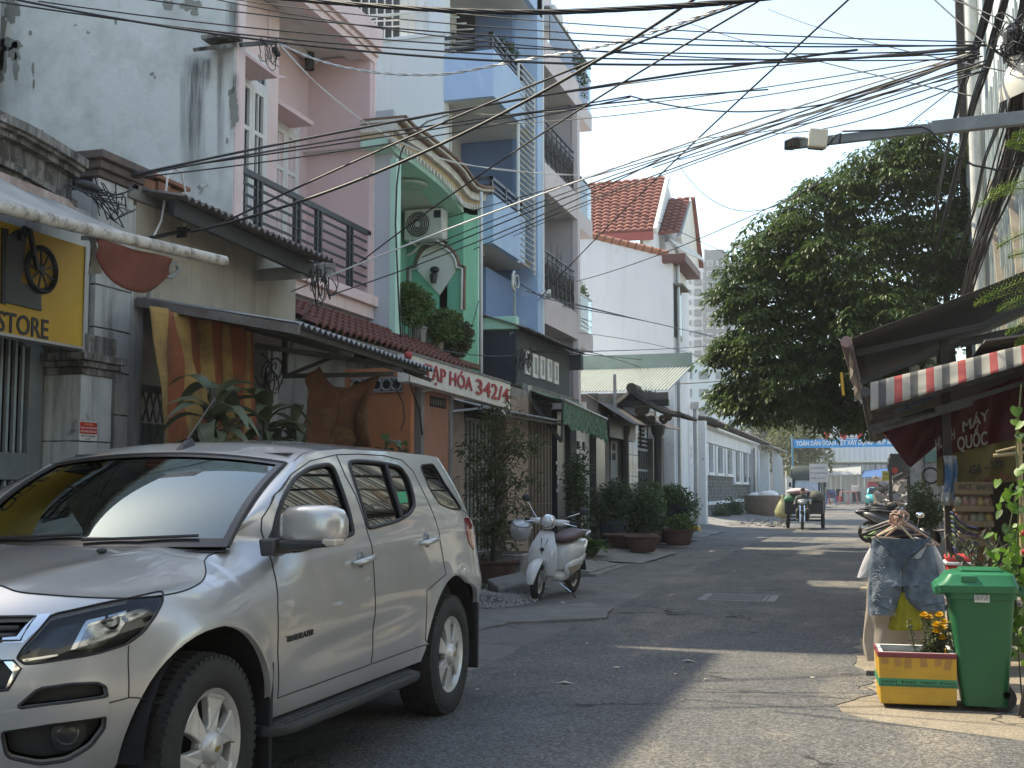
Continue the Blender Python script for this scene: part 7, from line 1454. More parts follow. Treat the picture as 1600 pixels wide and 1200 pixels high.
a,b=at(1522,921+6,Y=YBi),at(1546,940,Y=YBi); sx0=a.x; obj('sticker',MB().box(a.x,b.x,YBi-.016,YBi-.012,b.z-.005,a.z-.008),mat('sticker_w',(.60,.62,.58),rough=.4),wb).location=(0,-.001,0)
for k,s in enumerate(('THU GOM RÁC','0903 676 084','HẺM 342')): put_text(s,m_ldk,wb,(a.x+.006,YBi-.0175,lerp(b.z,a.z,.68-.27*k)),(1,0,0),(0,0,1),.014,.0006,width=(b.x-a.x)-.012)
g=MB();
for i in range(5): p=at(1588+i*4,1120,Z=.0); g.slab([(p.x,8.3+i*.03,0.01),(p.x+.25,8.4+i*.03,.01),(p.x+.36,8.45+i*.03,.34),(p.x+.08,8.34+i*.03,.30)],(0,.02,0))
tag(obj('folded_boards',g,m_dwood),'dark folded boards leaning at the right edge behind the bin','boards')
YVn=8.75
vn=thing('climbing_plant','leafy climbing plant with large lit heart shaped leaves on bamboo canes','plant',tuple(V((xy(1590,YVn),YVn,0))))
m_vine=mat('vine_leaf',(.085,.19,.02),(.13,.24,.03),.45,sc_=14,trans=.45); m_vined=mat('vine_leaf_dark',(.05,.10,.03),(.08,.14,.04),.45,sc_=14,trans=.4); m_bam=mat('bamboo',(.36,.29,.16),(.28,.22,.12),.6,sc_=10)
hl=MB(); o_=[(0,0),(.30,-.16),(.52,.05),(.50,.38),(.30,.72),(0,1.0),(-.30,.72),(-.50,.38),(-.52,.05),(-.30,-.16)]
hv=[(x,y,.16*abs(x)-.28*y*y*.55) for x,y in o_]; hl.add([(0,.42,-.04)]+hv,[(0,i+1,(i+1)%10+1) for i in range(10)])
rr=random.Random(17); lsrc=None
def place_leaf(root,p,size,yaw,pitch,roll,m):
 global lsrc
 if lsrc is None:
  lsrc=obj('leaf',hl,m_vine,root,world=0,smooth=180); lsrc.location=V(p)-loc_of(root); o=lsrc
 else: o=lsrc.copy(); COL.objects.link(o); o.parent=root; o.location=V(p)-loc_of(root)
 o.rotation_euler=(pitch,roll,yaw); o.scale=(size,)*3
 if m is not m_vine: o.material_slots[0].link='OBJECT'; o.material_slots[0].material=m
 return o
cl=[(1592,795,16,60,12),(1580,830,20,40,10),(1575,880,24,45,16),(1586,930,26,40,22),(1580,975,20,30,14),(1562,905,14,20,8),(1592,690,10,60,6),(1572,770,12,20,4),(1590,1000,12,26,8)]
for (u,v,ru,rv,n) in cl:
 for k in range(n*2):
  p=at(u+rr.gauss(0,ru*.6),v+rr.gauss(0,rv*.55),Y=YVn+rr.uniform(-.2,.2)); place_leaf(vn,p,rr.uniform(.038,.075),rr.uniform(-1.2,1.2)+PI*(rr.random()<.3),rr.uniform(-2.6,-1.2),rr.uniform(-.6,.6),m_vine if rr.random()<.75 else m_vined)
g=MB();
for pts in (((1598,1110),(1590,1000),(1586,900),(1592,800),(1588,700),(1596,600)),((1575,985),(1582,900),(1576,830),(1590,760)),((1562,905),(1576,885),(1590,860))): g.tube([at(u,v,Y=YVn) for u,v in pts],.005,5)
obj('vine_stem',g,m_marl,vn,kind='stuff')
for a,b,r in (((1592,690),(1598,870),.018),((1552,712),(1620,705),.012),((1556,706),(1625,690),.008)): obj('cane',MB().tube([at(*a,Y=YVn+.05),at(*b,Y=YVn+.05)],r,8),m_bam,vn,smooth=60)
for u,v in ((1599,833),(1600,862)): obj('red_flower',MB().ball(at(u,v,Y=YVn-.15),(.016,.016,.02),8,6),m_prd,vn,smooth=180)
sp=thing('straggly_plant','thin straggly plant with small drooping dark leaves behind the bin','plant',tuple(V((xy(1540,9.3),9.3,0))))
lf=MB(); st_=MB()
for (u0,v0,u1,v1) in ((1545,900,1480,832),(1545,900,1540,818),(1545,900,1505,855),(1550,900,1562,838),(1520,890,1480,860),(1540,880,1575,850),(1530,890,1515,838),(1555,895,1600,850),(1535,895,1548,845)):
 a,b=at(u0,v0,Y=9.3),at(u1,v1,Y=9.3+rr.uniform(-.15,.15)); m_=lerp(a,b,.5)+V((0,0,.03)); st_.tube([a,m_,b],.004,4)
 for k in range(26):
  q=lerp(lerp(a,m_,min(1,k/13)),b,max(0,(k-13)/13)); s=rr.uniform(0,6.3); lf.leaf(q,V((math.cos(s),math.sin(s)*.6,-.9)),V((-math.sin(s),math.cos(s),.2)),rr.uniform(.045,.075),.026,.3)
obj('foliage',lf,mat('dusty_leaf',(.085,.095,.06),(.12,.13,.08),.7,sc_=15,trans=.25),sp,kind='stuff'); obj('stems',st_,m_bark,sp,kind='stuff')
fbz=thing('feathery_branch','bright green feathery compound leaves hanging in from the right edge','tree branch',tuple(at(1600,420,Y=8.2)))
m_fern=mat('feather_leaf',(.17,.27,.03),(.24,.34,.05),.5,sc_=8,trans=.55); m_fernd=mat('feather_leaf_d',(.08,.15,.03),(.12,.2,.04),.5,trans=.5)
lf=MB(); st_=MB()
def frond(u0,v0,u1,v1,W,Y,n=15):
 a,b=at(u0,v0,Y=Y),at(u1,v1,Y=Y+.1); d=(b-a); up_=V((0,0,1)); L=d.length
 P=[lerp(a,b,k/n)+up_*(.12*L*math.sin(PI*k/n)*.5) for k in range(n+1)]; st_.tube(P,.0035,4)
 for k in range(1,n+1):
  t=k/n; w=W*(math.sin(PI*min(1,.25+.75*t))**.7+.15)
  for s in (-1,1):
   dirn=(d.normalized()*.75+up_*s*.75+V((0,rr.uniform(-.3,.3),-.25))).normalized()
   for j in range(7): q=P[k]+dirn*w*(j/7); lf.leaf(q,dirn*.4+V((0,0,-.9)) if j%2 else dirn*.6+V((rr.uniform(-.4,.4),0,.5)),V((.3,1,.2)),.024,.014,.2);
for f in ((1640,268,1532,320,.06,8.0),(1640,235,1575,225,.045,7.9),(1650,300,1550,300,.05,8.3),(1650,205,1585,212,.035,8.1),(1640,430,1526,475,.065,8.2),(1650,455,1562,484,.06,8.0),(1650,395,1578,400,.045,8.3),(1640,490,1575,520,.05,8.1),(1650,515,1590,538,.045,8.0),(1650,350,1560,385,.045,8.1)): frond(*f)
obj('foliage',lf,m_fern,fbz,kind='stuff'); obj('stems',st_,m_fernd,fbz,kind='stuff')
# ================================================================ silver car
CXC,CYC=-3.53,5.97
car=thing('parked_car','silver off-road car parked on the left, nose towards the camera','car',(CXC,CYC,0),rz=-PI/2)
def itp(x,xs,ys):
 return np.interp(x,xs,ys)
def smooth_itp(xs,ys):
 xs=np.array(xs,float); ys=np.array(ys,float); m=np.zeros(len(xs)); d=np.diff(ys)/np.diff(xs); m[1:-1]=(d[:-1]+d[1:])/2; m[0]=d[0]; m[-1]=d[-1]
 def f(x):
  x=np.clip(np.asarray(x,float),xs[0],xs[-1]); i=np.clip(np.searchsorted(xs,x)-1,0,len(xs)-2); h=xs[i+1]-xs[i]; t=(x-xs[i])/h
  return (2*t**3-3*t**2+1)*ys[i]+(t**3-2*t**2+t)*h*m[i]+(-2*t**3+3*t**2)*ys[i+1]+(t**3-t**2)*h*m[i+1]
 return f
P_side=smooth_itp([.25,.45,.62,.80,.92,1.05,1.17,1.25,1.40,1.55,1.62,1.67],[.86,.915,.94,.95,.942,.925,.905,.878,.812,.742,.70,.655])
P_fend=smooth_itp([.25,.45,.62,.80,.92,.99,1.04,1.08,1.11,1.30],[.86,.915,.945,.95,.93,.895,.845,.775,.69,.30])
XNz=smooth_itp([.25,.34,.48,.62,.80,.92,1.0,1.06,1.12,1.3],[2.20,2.30,2.375,2.385,2.37,2.325,2.25,2.13,1.95,1.7])
XRz=smooth_itp([.3,.5,.9,1.2,1.45,1.62,1.7],[-2.38,-2.44,-2.42,-2.36,-2.24,-2.10,-2.0])
XCF,LAF,XCR,LAR,PE=1.50,1.42,-1.70,1.35,2.5
AMAX,AMIN=XCF+LAF,XCR-LAR
def polyf(xs,ys,deg): c=np.polyfit(xs,ys,deg); a,b=xs[0],xs[-1]; return lambda x: np.polyval(c,np.clip(np.asarray(x,float),a,b))
P_side=polyf([.25,.45,.62,.80,.92,1.05,1.17,1.25,1.40,1.55,1.62,1.67],[.88,.92,.94,.95,.943,.925,.903,.878,.812,.742,.705,.675],5)
P_fend=polyf([.25,.45,.62,.80,.92,.99,1.04,1.08,1.11,1.18],[.87,.915,.94,.945,.93,.90,.855,.79,.72,.5],6)
XNz=polyf([.25,.34,.48,.62,.80,.92,1.0,1.06,1.12,1.3],[2.20,2.30,2.37,2.39,2.37,2.32,2.25,2.15,1.98,1.4],5)
def sst(a,b,x): t=np.clip((x-a)/(b-a),0,1); return t*t*(3-2*t)
def Wd(x,z):
 k=sst(.62,1.25,x); y=P_side(z)*(1-k)+P_fend(z)*k
 for cx,rz in ((1.475,.445),(-1.45,.445)):
  d=np.sqrt((x-cx)**2+(z-.41)**2); y=y+.017*np.exp(-((d-.46)/.07)**2)*(z>.3)
 y=y+.007*np.exp(-((z-(1.10-.035*x))/.05)**2)*(x<1.2)-.012*np.exp(-((z-(.66+.04*np.tanh((-x)*1.2)))/.07)**2)*sst(.95,.4,x)*sst(-1.0,-.4,x)
 return y
def surf(a,z):
 a=np.asarray(a,float); z=np.asarray(z,float); ph=np.clip((a-XCF)/LAF,0,1)*PI/2; pr=np.clip((XCR-a)/LAR,0,1)*PI/2
 base=Wd(np.clip(a,XCR,XCF+.35),z)
 s=np.sin(ph); c=np.maximum(np.cos(ph),0); sr=np.sin(pr); cr=np.maximum(np.cos(pr),0)
 x=np.where(a>XCF,XCF+(XNz(z)-XCF)*s**(2/PE),np.where(a<XCR,XCR+(XRz(z)-XCR)*sr**(2/3.2),a))
 y=np.where(a>XCF,base*c**(2/PE),np.where(a<XCR,base*cr**(2/3.2),base))
 return np.stack([x,y,z],-1)
def snorm(a,z,e=.012):
 da=surf(a+e,z)-surf(a-e,z); dz=surf(a,z+e)-surf(a,z-e); n=np.cross(dz,da); L=np.linalg.norm(n,axis=-1,keepdims=True); n=n/np.maximum(L,1e-9)
 return n*np.where((n[...,1:2]*1.0+ (n[...,0:1]*np.sign(surf(a,z)[...,0:1])*.5))<0,-1,1)
def c2w(p): return np.stack([CXC+p[...,1],CYC-p[...,0],p[...,2]],-1)
_fw,_rt,_up=map(np.array,(FW,RT,UP))
def proj(p):
 q=c2w(p)-np.array([0,0,CH]); w=q@_fw; return np.stack([800+F*(q@_rt)/w,600-F*(q@_up)/w],-1)
_ga,_gz=np.meshgrid(np.linspace(-2.2,AMAX,420),np.linspace(.27,1.66,150),indexing='ij'); _gp=proj(surf(_ga,_gz))
def px2s(u,v):
 """photograph position -> (a,z) on the car's side and nose skin"""
 d=((_gp-np.array([u,v]))**2).sum(-1); i=np.unravel_index(d.argmin(),d.shape); a,z=_ga[i],_gz[i]
 for _ in range(6):
  p=proj(surf(a,z)); e=1e-3; Ja=(proj(surf(a+e,z))-p)/e; Jz=(proj(surf(a,z+e))-p)/e; J=np.stack([Ja,Jz],-1)
  try: st=np.linalg.solve(J,np.array([u,v])-p)
  except Exception: break
  a+=float(np.clip(st[0],-.05,.05)); z+=float(np.clip(st[1],-.05,.05)); a=min(max(a,AMIN),AMAX-.001); z=min(max(z,.26),1.67)
 return (float(a),float(z))
def pxs(l): return [px2s(u,v) for u,v in l]
def resamp(poly,st,closed=True):
 out=[]; n=len(poly)
 for i in range(n if closed else n-1):
  p,q=poly[i],poly[(i+1)%n]; k=max(1,int(math.hypot(q[0]-p[0],q[1]-p[1])/st))
  out+=[(lerp(p[0],q[0],j/k),lerp(p[1],q[1],j/k)) for j in range(k)]
 if not closed: out.append(poly[-1])
 return out
def rounded(poly,r=.25,it=2,keep=()):
 for _ in range(it):
  n=len(poly); o=[]
  for i in range(n):
   p,q=poly[i],poly[(i+1)%n]; o+= [(lerp(p[0],q[0],r),lerp(p[1],q[1],r)),(lerp(p[0],q[0],1-r),lerp(p[1],q[1],1-r))]
  poly=o
 return poly
def inpoly(P,x,y):
 P=np.asarray(P); n=len(P); c=np.zeros(len(x),bool); j=n-1
 for i in range(n):
  xi,yi=P[i]; xj,yj=P[j]; m=((yi>y)!=(yj>y));
  with np.errstate(divide='ignore',invalid='ignore'): c^=m&(x<(xj-xi)*(y-yi)/(yj-yi+1e-15)+xi)
  j=i
 return c
def skin(name,outline,mats,parent,holes=(),step=.035,off=0.0,lip=.018,mirror=True,both=True,smooth=True,S=surf,NS=snorm,label=None):
 """a panel of the car's skin cut to outline (in skin coordinates), with a turned-in edge"""
 B=[resamp(outline,step*.8)]+[resamp(h,step*.8) for h in holes]; vs=[]; es=[]
 for b in B:
  k=len(vs); vs+=b; es+=[(k+i,k+(i+1)%len(b)) for i in range(len(b))]
 xs=[p[0] for p in outline]; zs=[p[1] for p in outline]; gx,gz_=np.meshgrid(np.arange(min(xs),max(xs),step),np.arange(min(zs),max(zs),step*.9)); gx=gx.ravel(); gz_=gz_.ravel()
 keep=inpoly(outline,gx,gz_)
 for h in holes: keep&=~inpoly(h,gx,gz_)
 bp_=np.array(vs);
 d=((gx[:,None]-bp_[None,:,0])**2+(gz_[:,None]-bp_[None,:,1])**2).min(1); keep&=d>(step*.45)**2
 vs+=list(zip(gx[keep],gz_[keep]))
 r=geometry.delaunay_2d_cdt([V((float(a),float(b))) for a,b in vs],es,[],0,1e-6)
 v2=np.array([(p.x,p.y) for p in r[0]]); fs=[f for f in r[2]]
 cen=np.array([v2[list(f)].mean(0) for f in fs]); ok=inpoly(outline,cen[:,0],cen[:,1])
 for h in holes: ok&=~inpoly(h,cen[:,0],cen[:,1])
 fs=[f for f,k in zip(fs,ok) if k]
 p3=S(v2[:,0],v2[:,1]); nn=NS(v2[:,0],v2[:,1]); p3=p3+nn*off
 used={i for f in fs for i in f}
 F2=[]
 for f in fs:
  a,b,c=(p3[i] for i in f[:3]); F2.append(tuple(f) if np.dot(np.cross(b-a,c-a),nn[f[0]])>0 else tuple(f)[::-1])
 cnt={}
 for f in F2:
  for i in range(len(f)): e=(f[i],f[(i+1)%len(f)]); cnt[e]=1
 bnd=[e for e in cnt if (e[1],e[0]) not in cnt]
 P=[tuple(p) for p in p3]; Nn=[tuple(n) for n in nn]
 if lip:
  mp={}
  for a,b in bnd:
   for i in (a,b):
    if i not in mp: mp[i]=len(P); P.append(tuple(p3[i]-nn[i]*lip)); Nn.append(tuple(nn[i]))
  F2+=[(b,a,mp[a],mp[b]) for a,b in bnd]
 res=None
 for s in ((1,-1) if both else (1,)):
  me=bpy.data.meshes.new(name); Q=[(x,y*s,z) for x,y,z in P]; FF=F2 if s==1 else [f[::-1] for f in F2]
  me.from_pydata(Q,[],FF); [me.materials.append(m) for m in (mats if isinstance(mats,(list,tuple)) else [mats])]; me.shade_smooth()
  me.normals_split_custom_set_from_vertices([(x,y*s,z) for x,y,z in Nn])
  o=obj(name,me,None,parent if s==1 or not isinstance(parent,tuple) else parent,label=label if s==1 else None)
  if s==1: res=o
 return res
def seam(pts,parent,m,r=.003,closed=False,off=.0005,both=True,name='seam'):
 q=resamp(pts,.03,closed); a=np.array(q); p=surf(a[:,0],a[:,1])+snorm(a[:,0],a[:,1])*off
 for s in ((1,-1) if both else (1,)):
  L=[V((x,y*s,z)) for x,y,z in p]; L=L+[L[0]] if closed else L; obj(name,MB().tube(L,r,5,not closed),m,parent,world=0,smooth=180)
def car_paint():
 m=bpy.data.materials.new('silver_paint'); m.use_nodes=True; t=m.node_tree; b=t.nodes['Principled BSDF']; P=N(t,'ShaderNodeTexCoord').outputs['Object']
 c=mixc(t,nz(t,P,900,1,.5),(.47,.47,.462),(.55,.55,.54)); c=mixc(t,ramp(t,nz(t,P,2.2,6,.65),.45,.8),c,(.43,.42,.40)); t.links.new(c,b.inputs['Base Color'])
 b.inputs['Metallic'].default_value=.5; b.inputs['Roughness'].default_value=.33; b.inputs['Coat Weight'].default_value=1; b.inputs['Coat Roughness'].default_value=.025
 MATS['silver']=m; return m
m_sil=car_paint(); m_seam=mat('seam_black',(.012,.012,.013),rough=.6); m_rub=mat('black_rubber',(.016,.016,.017),rough=.55,bump=.1,bsc=200); m_blkpl=mat('black_plastic',(.022,.023,.025),(.03,.03,.032),.5,sc_=30)
m_chr=mat('chrome',(.75,.76,.77),rough=.08,metal=1); m_cg=glass('car_glass',(.045,.052,.052),1,.004,1.8); m_wsg=glass('windscreen_glass',(.16,.19,.19),(.78,.95,1.0),.004,2.3); m_lens=glass('lamp_glass',(.80,.82,.82),1,.01); m_int=mat('car_interior',(.02,.02,.021),(.03,.03,.031),.8,sc_=8); m_beige=mat('car_seat',(.07,.065,.06),rough=.8)
m_mud=mat('arch_liner',(.008,.008,.009),rough=.95)
HZc=smooth_itp([.8,1.05,1.3,1.6,1.9,2.15,2.30,2.45],[1.205,1.175,1.152,1.125,1.095,1.055,1.01,.94])
def Hh(x,y): y=np.abs(y); return HZc(x)-(.045+.04*sst(1.0,1.5,np.asarray(x,float)))*(y/.8)**2.4+.010*np.exp(-((y-.36-.06*(2.2-x))/.07)**2)
EA=[];
for a in list(np.linspace(1.02,1.5,18))+list(np.linspace(1.52,AMAX-.002,44)):
 lo,hi=.70,1.2
 for _ in range(40):
  mid=(lo+hi)/2; p=surf(a,mid)
  if p[2]<Hh(p[0],p[1]): lo=mid
  else: hi=mid
 EA.append((float(a),lo))
E3=np.array([surf(a,z) for a,z in EA])
doorF_b=pxs([(433.5,1091),(433.7,1020),(433.7,950),(432,915),(427,890),(417,850),(408,828)])
doorF_t=pxs([(409,810),(430,772),(455,741),(485,720),(525,710.5)])
bseam=pxs([(525,710.5),(540,745),(555,773),(574,832),(582,860),(585,915),(583,980),(580,1032)])
doorR_t=pxs([(560,709.5),(600,712),(628,719),(645,736),(660,766),(680,811),(687,841),(692,870),(697,897)])
archR=[(-1.45+.49*math.cos(t),.42+.455*math.sin(t)) for t in np.linspace(0,PI,28)]; archF=[(1.475+.475*math.cos(t),.41+.455*math.sin(t)) for t in np.linspace(0,PI,28)]
zs_=px2s(433.5,1091)[1]; zr_=px2s(664,1008)[1]
arR=[p for p in archR if p[0]>doorR_t[-1][0]+.02 and p[1]>zr_+.02]
doorF=[(doorF_b[0][0],zs_)]+doorF_b[1:]+doorF_t+bseam[1:-1]+[(bseam[-1][0],(zs_+zr_)/2)]
dr_end=[(max(archR[0][0]+.0,p[0])+.012,p[1]) for p in arR[::-1]]
doorR=[bseam[0]]+doorR_t+dr_end+[(-1.0,zr_),(bseam[-1][0],(zs_+zr_)/2)]+bseam[1:-1][::-1]
glF=rounded(pxs([(424,842),(433,803),(443,774),(460,747),(483,731),(512,725.5),(521,731),(531,757),(543,792),(552,831),(548,836),(500,850),(450,863)]),.18,2)
glR=rounded(pxs([(543,721.5),(562,720),(600,724),(625,729.5),(638,748),(646,776),(647,791),(640,803),(622,814),(576,826.5),(573,820),(556,762)]),.18,2)
qg=rounded(pxs([(655,727),(676,724.5),(686,740),(705,771),(722,797),(704,795),(686,787),(671,764)]),.15,2)
hl_=rounded(pxs([(80,960),(160,942),(254,922),(254,941),(240,967),(224,988),(200,1006),(150,1022),(40,1039),(26,1029),(36,1012),(60,985)]),.12,2)
_g=pxs([(57,963),(44,980),(32,1001)]); gr1=[(AMAX-.003,_g[0][1]+.0),(_g[0][0],_g[0][1]),_g[1],_g[2],(AMAX-.003,_g[2][1])]
_g2=pxs([(20,1032),(33,1044),(12,1078)]); gr2=[(AMAX-.003,_g2[0][1]),_g2[0],_g2[1],_g2[2],(AMAX-.003,_g2[2][1]-.02)]
op1=rounded(pxs([(24,1107),(60,1076),(110,1069),(152,1067),(165,1073),(168,1089),(100,1098)]),.12,1)
fogo=rounded(pxs([(2,1142),(80,1131),(165,1119),(163,1138),(142,1166),(105,1188),(62,1194),(10,1183)]),.12,2)
tl=rounded(pxs([(724,809),(736,811),(742,850),(740,860),(733,850),(727,828)]),.1,1)
top=[EA[0]]+[(.90,1.235),(.74,1.335),(.56,1.44),(.38,1.545),(.22,1.595),(.05,1.625),(-.3,1.645),(-1.0,1.65),(-1.6,1.645),(-1.85,1.635),(-2.3,1.60),(-2.7,1.585),(AMIN+.003,1.58)]
outer=[(AMAX-.003,.30)]+[(2.3,.30),(2.0,.33)]+[p for p in archF if p[1]>.36]+[(.97,.40),(-.93,.40)]+[p for p in archR if p[1]>.42]+[(-2.0,.42),(-2.3,.42),(AMIN+.003,.42)]+top[::-1]+EA[1:-1]+[(AMAX-.003,EA[-1][1])]
body=skin('body',outer,m_sil,car,holes=[doorF,doorR,qg,hl_,gr1,gr2,op1,fogo,tl],step=.036,lip=.03)
dF=skin('door',doorF,m_sil,car,holes=[glF],step=.036,lip=.03); dR=skin('door',doorR,m_sil,car,holes=[glR],step=.036,lip=.03)
gn=lambda a,z:snorm(np.asarray(a)*.5-.15,1.38+(np.asarray(z)-1.38)*.35,.10)
skin('window',glF,m_cg,dF,off=-.012,lip=0,NS=gn); skin('window',glR,m_cg,dR,off=-.012,lip=0,NS=gn); skin('quarter_window',qg,m_cg,car,off=-.004,lip=0,NS=gn); seam(qg,car,m_rub,.006,True,name='window_seal')
seam(glF,dF,m_rub,.013,True,name='window_seal'); seam(glR,dR,m_rub,.012,True,name='window_seal')
dv=pxs([(601,724),(612,760),(628,812)]); seam(dv,dR,m_rub,.014,name='divider_bar')
for o in (doorF,doorR): seam(o,car,m_seam,.0035,True)
seam([p for p in EA if p[0]<2.75],car,m_seam,.0035); seam(pxs([(201,1008),(201,1050),(201,1090)]),car,m_seam,.0025); seam(pxs([(171,1098),(201,1090),(215,1090),(228,1094),(242,1099),(260,1093)]),car,m_seam,.0025); seam(pxs([(722,797),(735,808)]),car,m_seam,.0025)
seam([(AMIN+.01,.86),(-2.5,.86),(-2.0,.78)],car,m_seam,.003)
sk=pxs([(622,768),(636,767),(639,784),(626,786)]); skin('pane_sticker',sk,mat('sticker_green',(.03,.30,.13),rough=.5),dR,off=-.008,lip=0,both=False)
skin('sill_moulding',[(.95,.40),(.95,zs_-.006),(0,(zs_+zr_)/2-.004),(-.96,zr_-.006),(-.92,.40)],m_sil,car,off=.006,lip=.02)
tp=resamp(top[4:],.05,False); A_=np.array(tp); T3=surf(A_[:,0],A_[:,1])
g=MB(); n=len(T3); mcol=24; zc_=itp(T3[:,0],[-2.3,-1.9,-1.2,-.4,.1,.40],[1.585,1.665,1.705,1.705,1.675,1.60])
def rp(i,j):
 t=j/mcol*2-1; x,y,z=T3[i]; zc=max(z,zc_[i]); return (x-(.02*(1-t*t) if i==0 else 0),y*t,z+(zc-z)*(1-abs(t)**2.6))
g.add([rp(i,j) for i in range(n) for j in range(mcol+1)],[(i*(mcol+1)+j,i*(mcol+1)+j+1,(i+1)*(mcol+1)+j+1,(i+1)*(mcol+1)+j) for i in range(n-1) for j in range(mcol)])
roof=obj('roof',g,m_sil,car,world=0,smooth=180)
for s in (1,-1): obj('roof_seam',MB().tube([V((x,y*s*.955,z+.004)) for x,y,z in T3[1:26]],.004,5),m_seam,roof,world=0)
Bz,Tz=np.array([EA[0][0]+.02,.0,0]),None
wb_=lambda j:(1.03+.13*(1-(j*j)),.735*j,1.158); wt_=lambda j:(.385+.03*(1-j*j),.685*j,1.548+.052*(1-abs(j)**2.2))
def wsp(a,b):
 j=a*2-1; p,q=np.array(wb_(j)),np.array(wt_(j)); r=p+(q-p)*b; k=.028*math.sin(PI*b); return (r[0]+k,r[1],r[2]+k)
ws=obj('windscreen',MB().grid(36,14,wsp),m_wsg,car,world=0,smooth=180)
fg=MB(); e=lambda a,b:V(wsp(a,b))+V((.004,0,.006))
fg.grid(36,1,lambda a,b:e(a,.075*b)); fg.grid(36,1,lambda a,b:e(a,.955+.045*b)); fg.grid(1,14,lambda a,b:e(.028*a,b)); fg.grid(1,14,lambda a,b:e(1-.028*a,b)); obj('frit_border',fg,mat('frit',(.015,.016,.017),rough=.25,spec=.6),ws,world=0,smooth=180)
for s in (1,-1):
 c1=[surf(a,z) for a,z in resamp(top[0:5],.04,False)]; m_=len(c1); g=MB()
 c2=[np.array(wsp(1,i/(m_-1))) for i in range(m_)]; c1=[np.array(p) for p in c1]
 rows=[[c1[i]*(1-t)+c2[i]*t+np.array([.012,.0,.012])*math.sin(PI*t) for t in (0,.33,.67,1)] for i in range(m_)]
 g.add([(p[0],p[1]*s,p[2]) for r in rows for p in r],[tuple((i*4+k,i*4+k+1,(i+1)*4+k+1,(i+1)*4+k)[::s]) for i in range(m_-1) for k in range(3)]); obj('pillar',g,m_sil,car,world=0,smooth=180)
 obj('pillar_seal',MB().tube([V((p[0]+.006,p[1]*s,p[2]+.006)) for p in c2],.009,5),m_rub,ws,world=0)
obj('roof_seal',MB().tube([V(wsp(k/30,1))+V((0,0,.006)) for k in range(31)],.008,5),m_rub,ws,world=0)
g=MB(); n=len(E3); mcol=36
def hp(i,j):
 t=j/mcol*2-1; x,y,z=E3[i]; xx=x+.10*(1-t*t)*max(0,1-i/22) ; yy=y*t; w=abs(t)**6; return (xx,yy,float(Hh(xx,yy))*(1-w)+z*w)
g.add([hp(i,j) for i in range(n) for j in range(mcol+1)],[(i*(mcol+1)+j+1,i*(mcol+1)+j,(i+1)*(mcol+1)+j,(i+1)*(mcol+1)+j+1) for i in range(n-1) for j in range(mcol)])
bon=obj('bonnet',g,m_sil,car,world=0,smooth=180)
obj('cowl',MB().grid(24,3,lambda a,b:(1.0+.13*(1-(a*2-1)**2)+.07*b,(a*2-1)*.735,1.150-.006*b)),m_blkpl,car,world=0,smooth=180)
for y0,y1,x in ((.05,.62,1.10),(-.55,.02,1.10)): g=MB(); g.tube([wsp(.5+y0/1.55+.0,.03),wsp(.5+(y0+y1)/3.1,.05),wsp(.5+y1/1.55,.075)],.008,6); obj('wiper',g,m_blkpl,car,world=0).location=(.012,0,.018)
obj('washer_jet',MB().ball((1.33,.28,1.155),(.03,.02,.012),10,6),m_blkpl,bon,world=0,smooth=180)
ar_=obj('aerial',MB().hexa([(.16,-.035,1.655),(.30,-.02,1.62),(.30,.02,1.62),(.16,.035,1.655),(.17,-.015,1.70),(.24,-.01,1.665),(.24,.01,1.665),(.17,.015,1.70)]),m_blkpl,car,world=0,bev=.008); obj('whip',MB().tube([(.20,0,1.685),(-.08,0,1.93)],[.006,.0035],6),m_blkpl,ar_,world=0)
obj('cabin',MB().box(-2.0,1.0,-.80,.80,.45,.98).box(-.1,.12,-.78,.78,.98,1.10),m_int,car,world=0); obj('dashboard',MB().hexa([(.62,-.8,.95),(1.06,-.74,1.0),(1.06,.74,1.0),(.62,.8,.95),(.66,-.78,1.12),(1.04,-.72,1.125),(1.04,.72,1.125),(.66,.78,1.12)]),m_int,car,world=0,bev=.02)
for s in (1,-1):
 obj('seat',MB().obox((-.12,.40*s,1.05),(.16,.50,.62),Euler((0,-.22,0)).to_matrix()).obox((.12,.40*s,.78),(.5,.5,.16)),m_beige,car,world=0,bev=.05); obj('headrest',MB().obox((-.22,.40*s,1.43),(.10,.26,.16)),m_beige,car,world=0,bev=.04); obj('rear_headrest',MB().obox((-1.0,.38*s,1.36),(.10,.28,.16)),m_beige,car,world=0,bev=.04)
obj('rear_seat',MB().obox((-.92,0,1.02),(.16,1.3,.5),Euler((0,-.2,0)).to_matrix()),m_beige,car,world=0,bev=.05)
g=MB(); M=Euler((0,-1.1,0)).to_matrix(); g.tube([V((.52,.40,1.10))+M@V((.19*math.cos(a),.19*math.sin(a),0)) for a in [2*PI*k/24 for k in range(25)]],.017,7,False); obj('steering_wheel',g,m_blkpl,car,world=0,smooth=180)
obj('headlining',MB().box(-1.95,.28,-.64,.64,1.60,1.61),m_beige,car,world=0); obj('rear_view_mirror',MB().obox((.50,0,1.48),(.03,.24,.07)),m_blkpl,car,world=0,bev=.01); obj('permit_sticker',MB().grid(1,1,lambda a,b:V(wsp(.055+.05*a,.11+.05*b))+V((-.005,0,-.005))),m_white,ws,world=0)
obj('underbody',MB().box(-2.2,2.1,-.70,.70,.26,.45).box(-2.38,2.2,-.5,.5,.34,.6),m_mud,car,world=0)
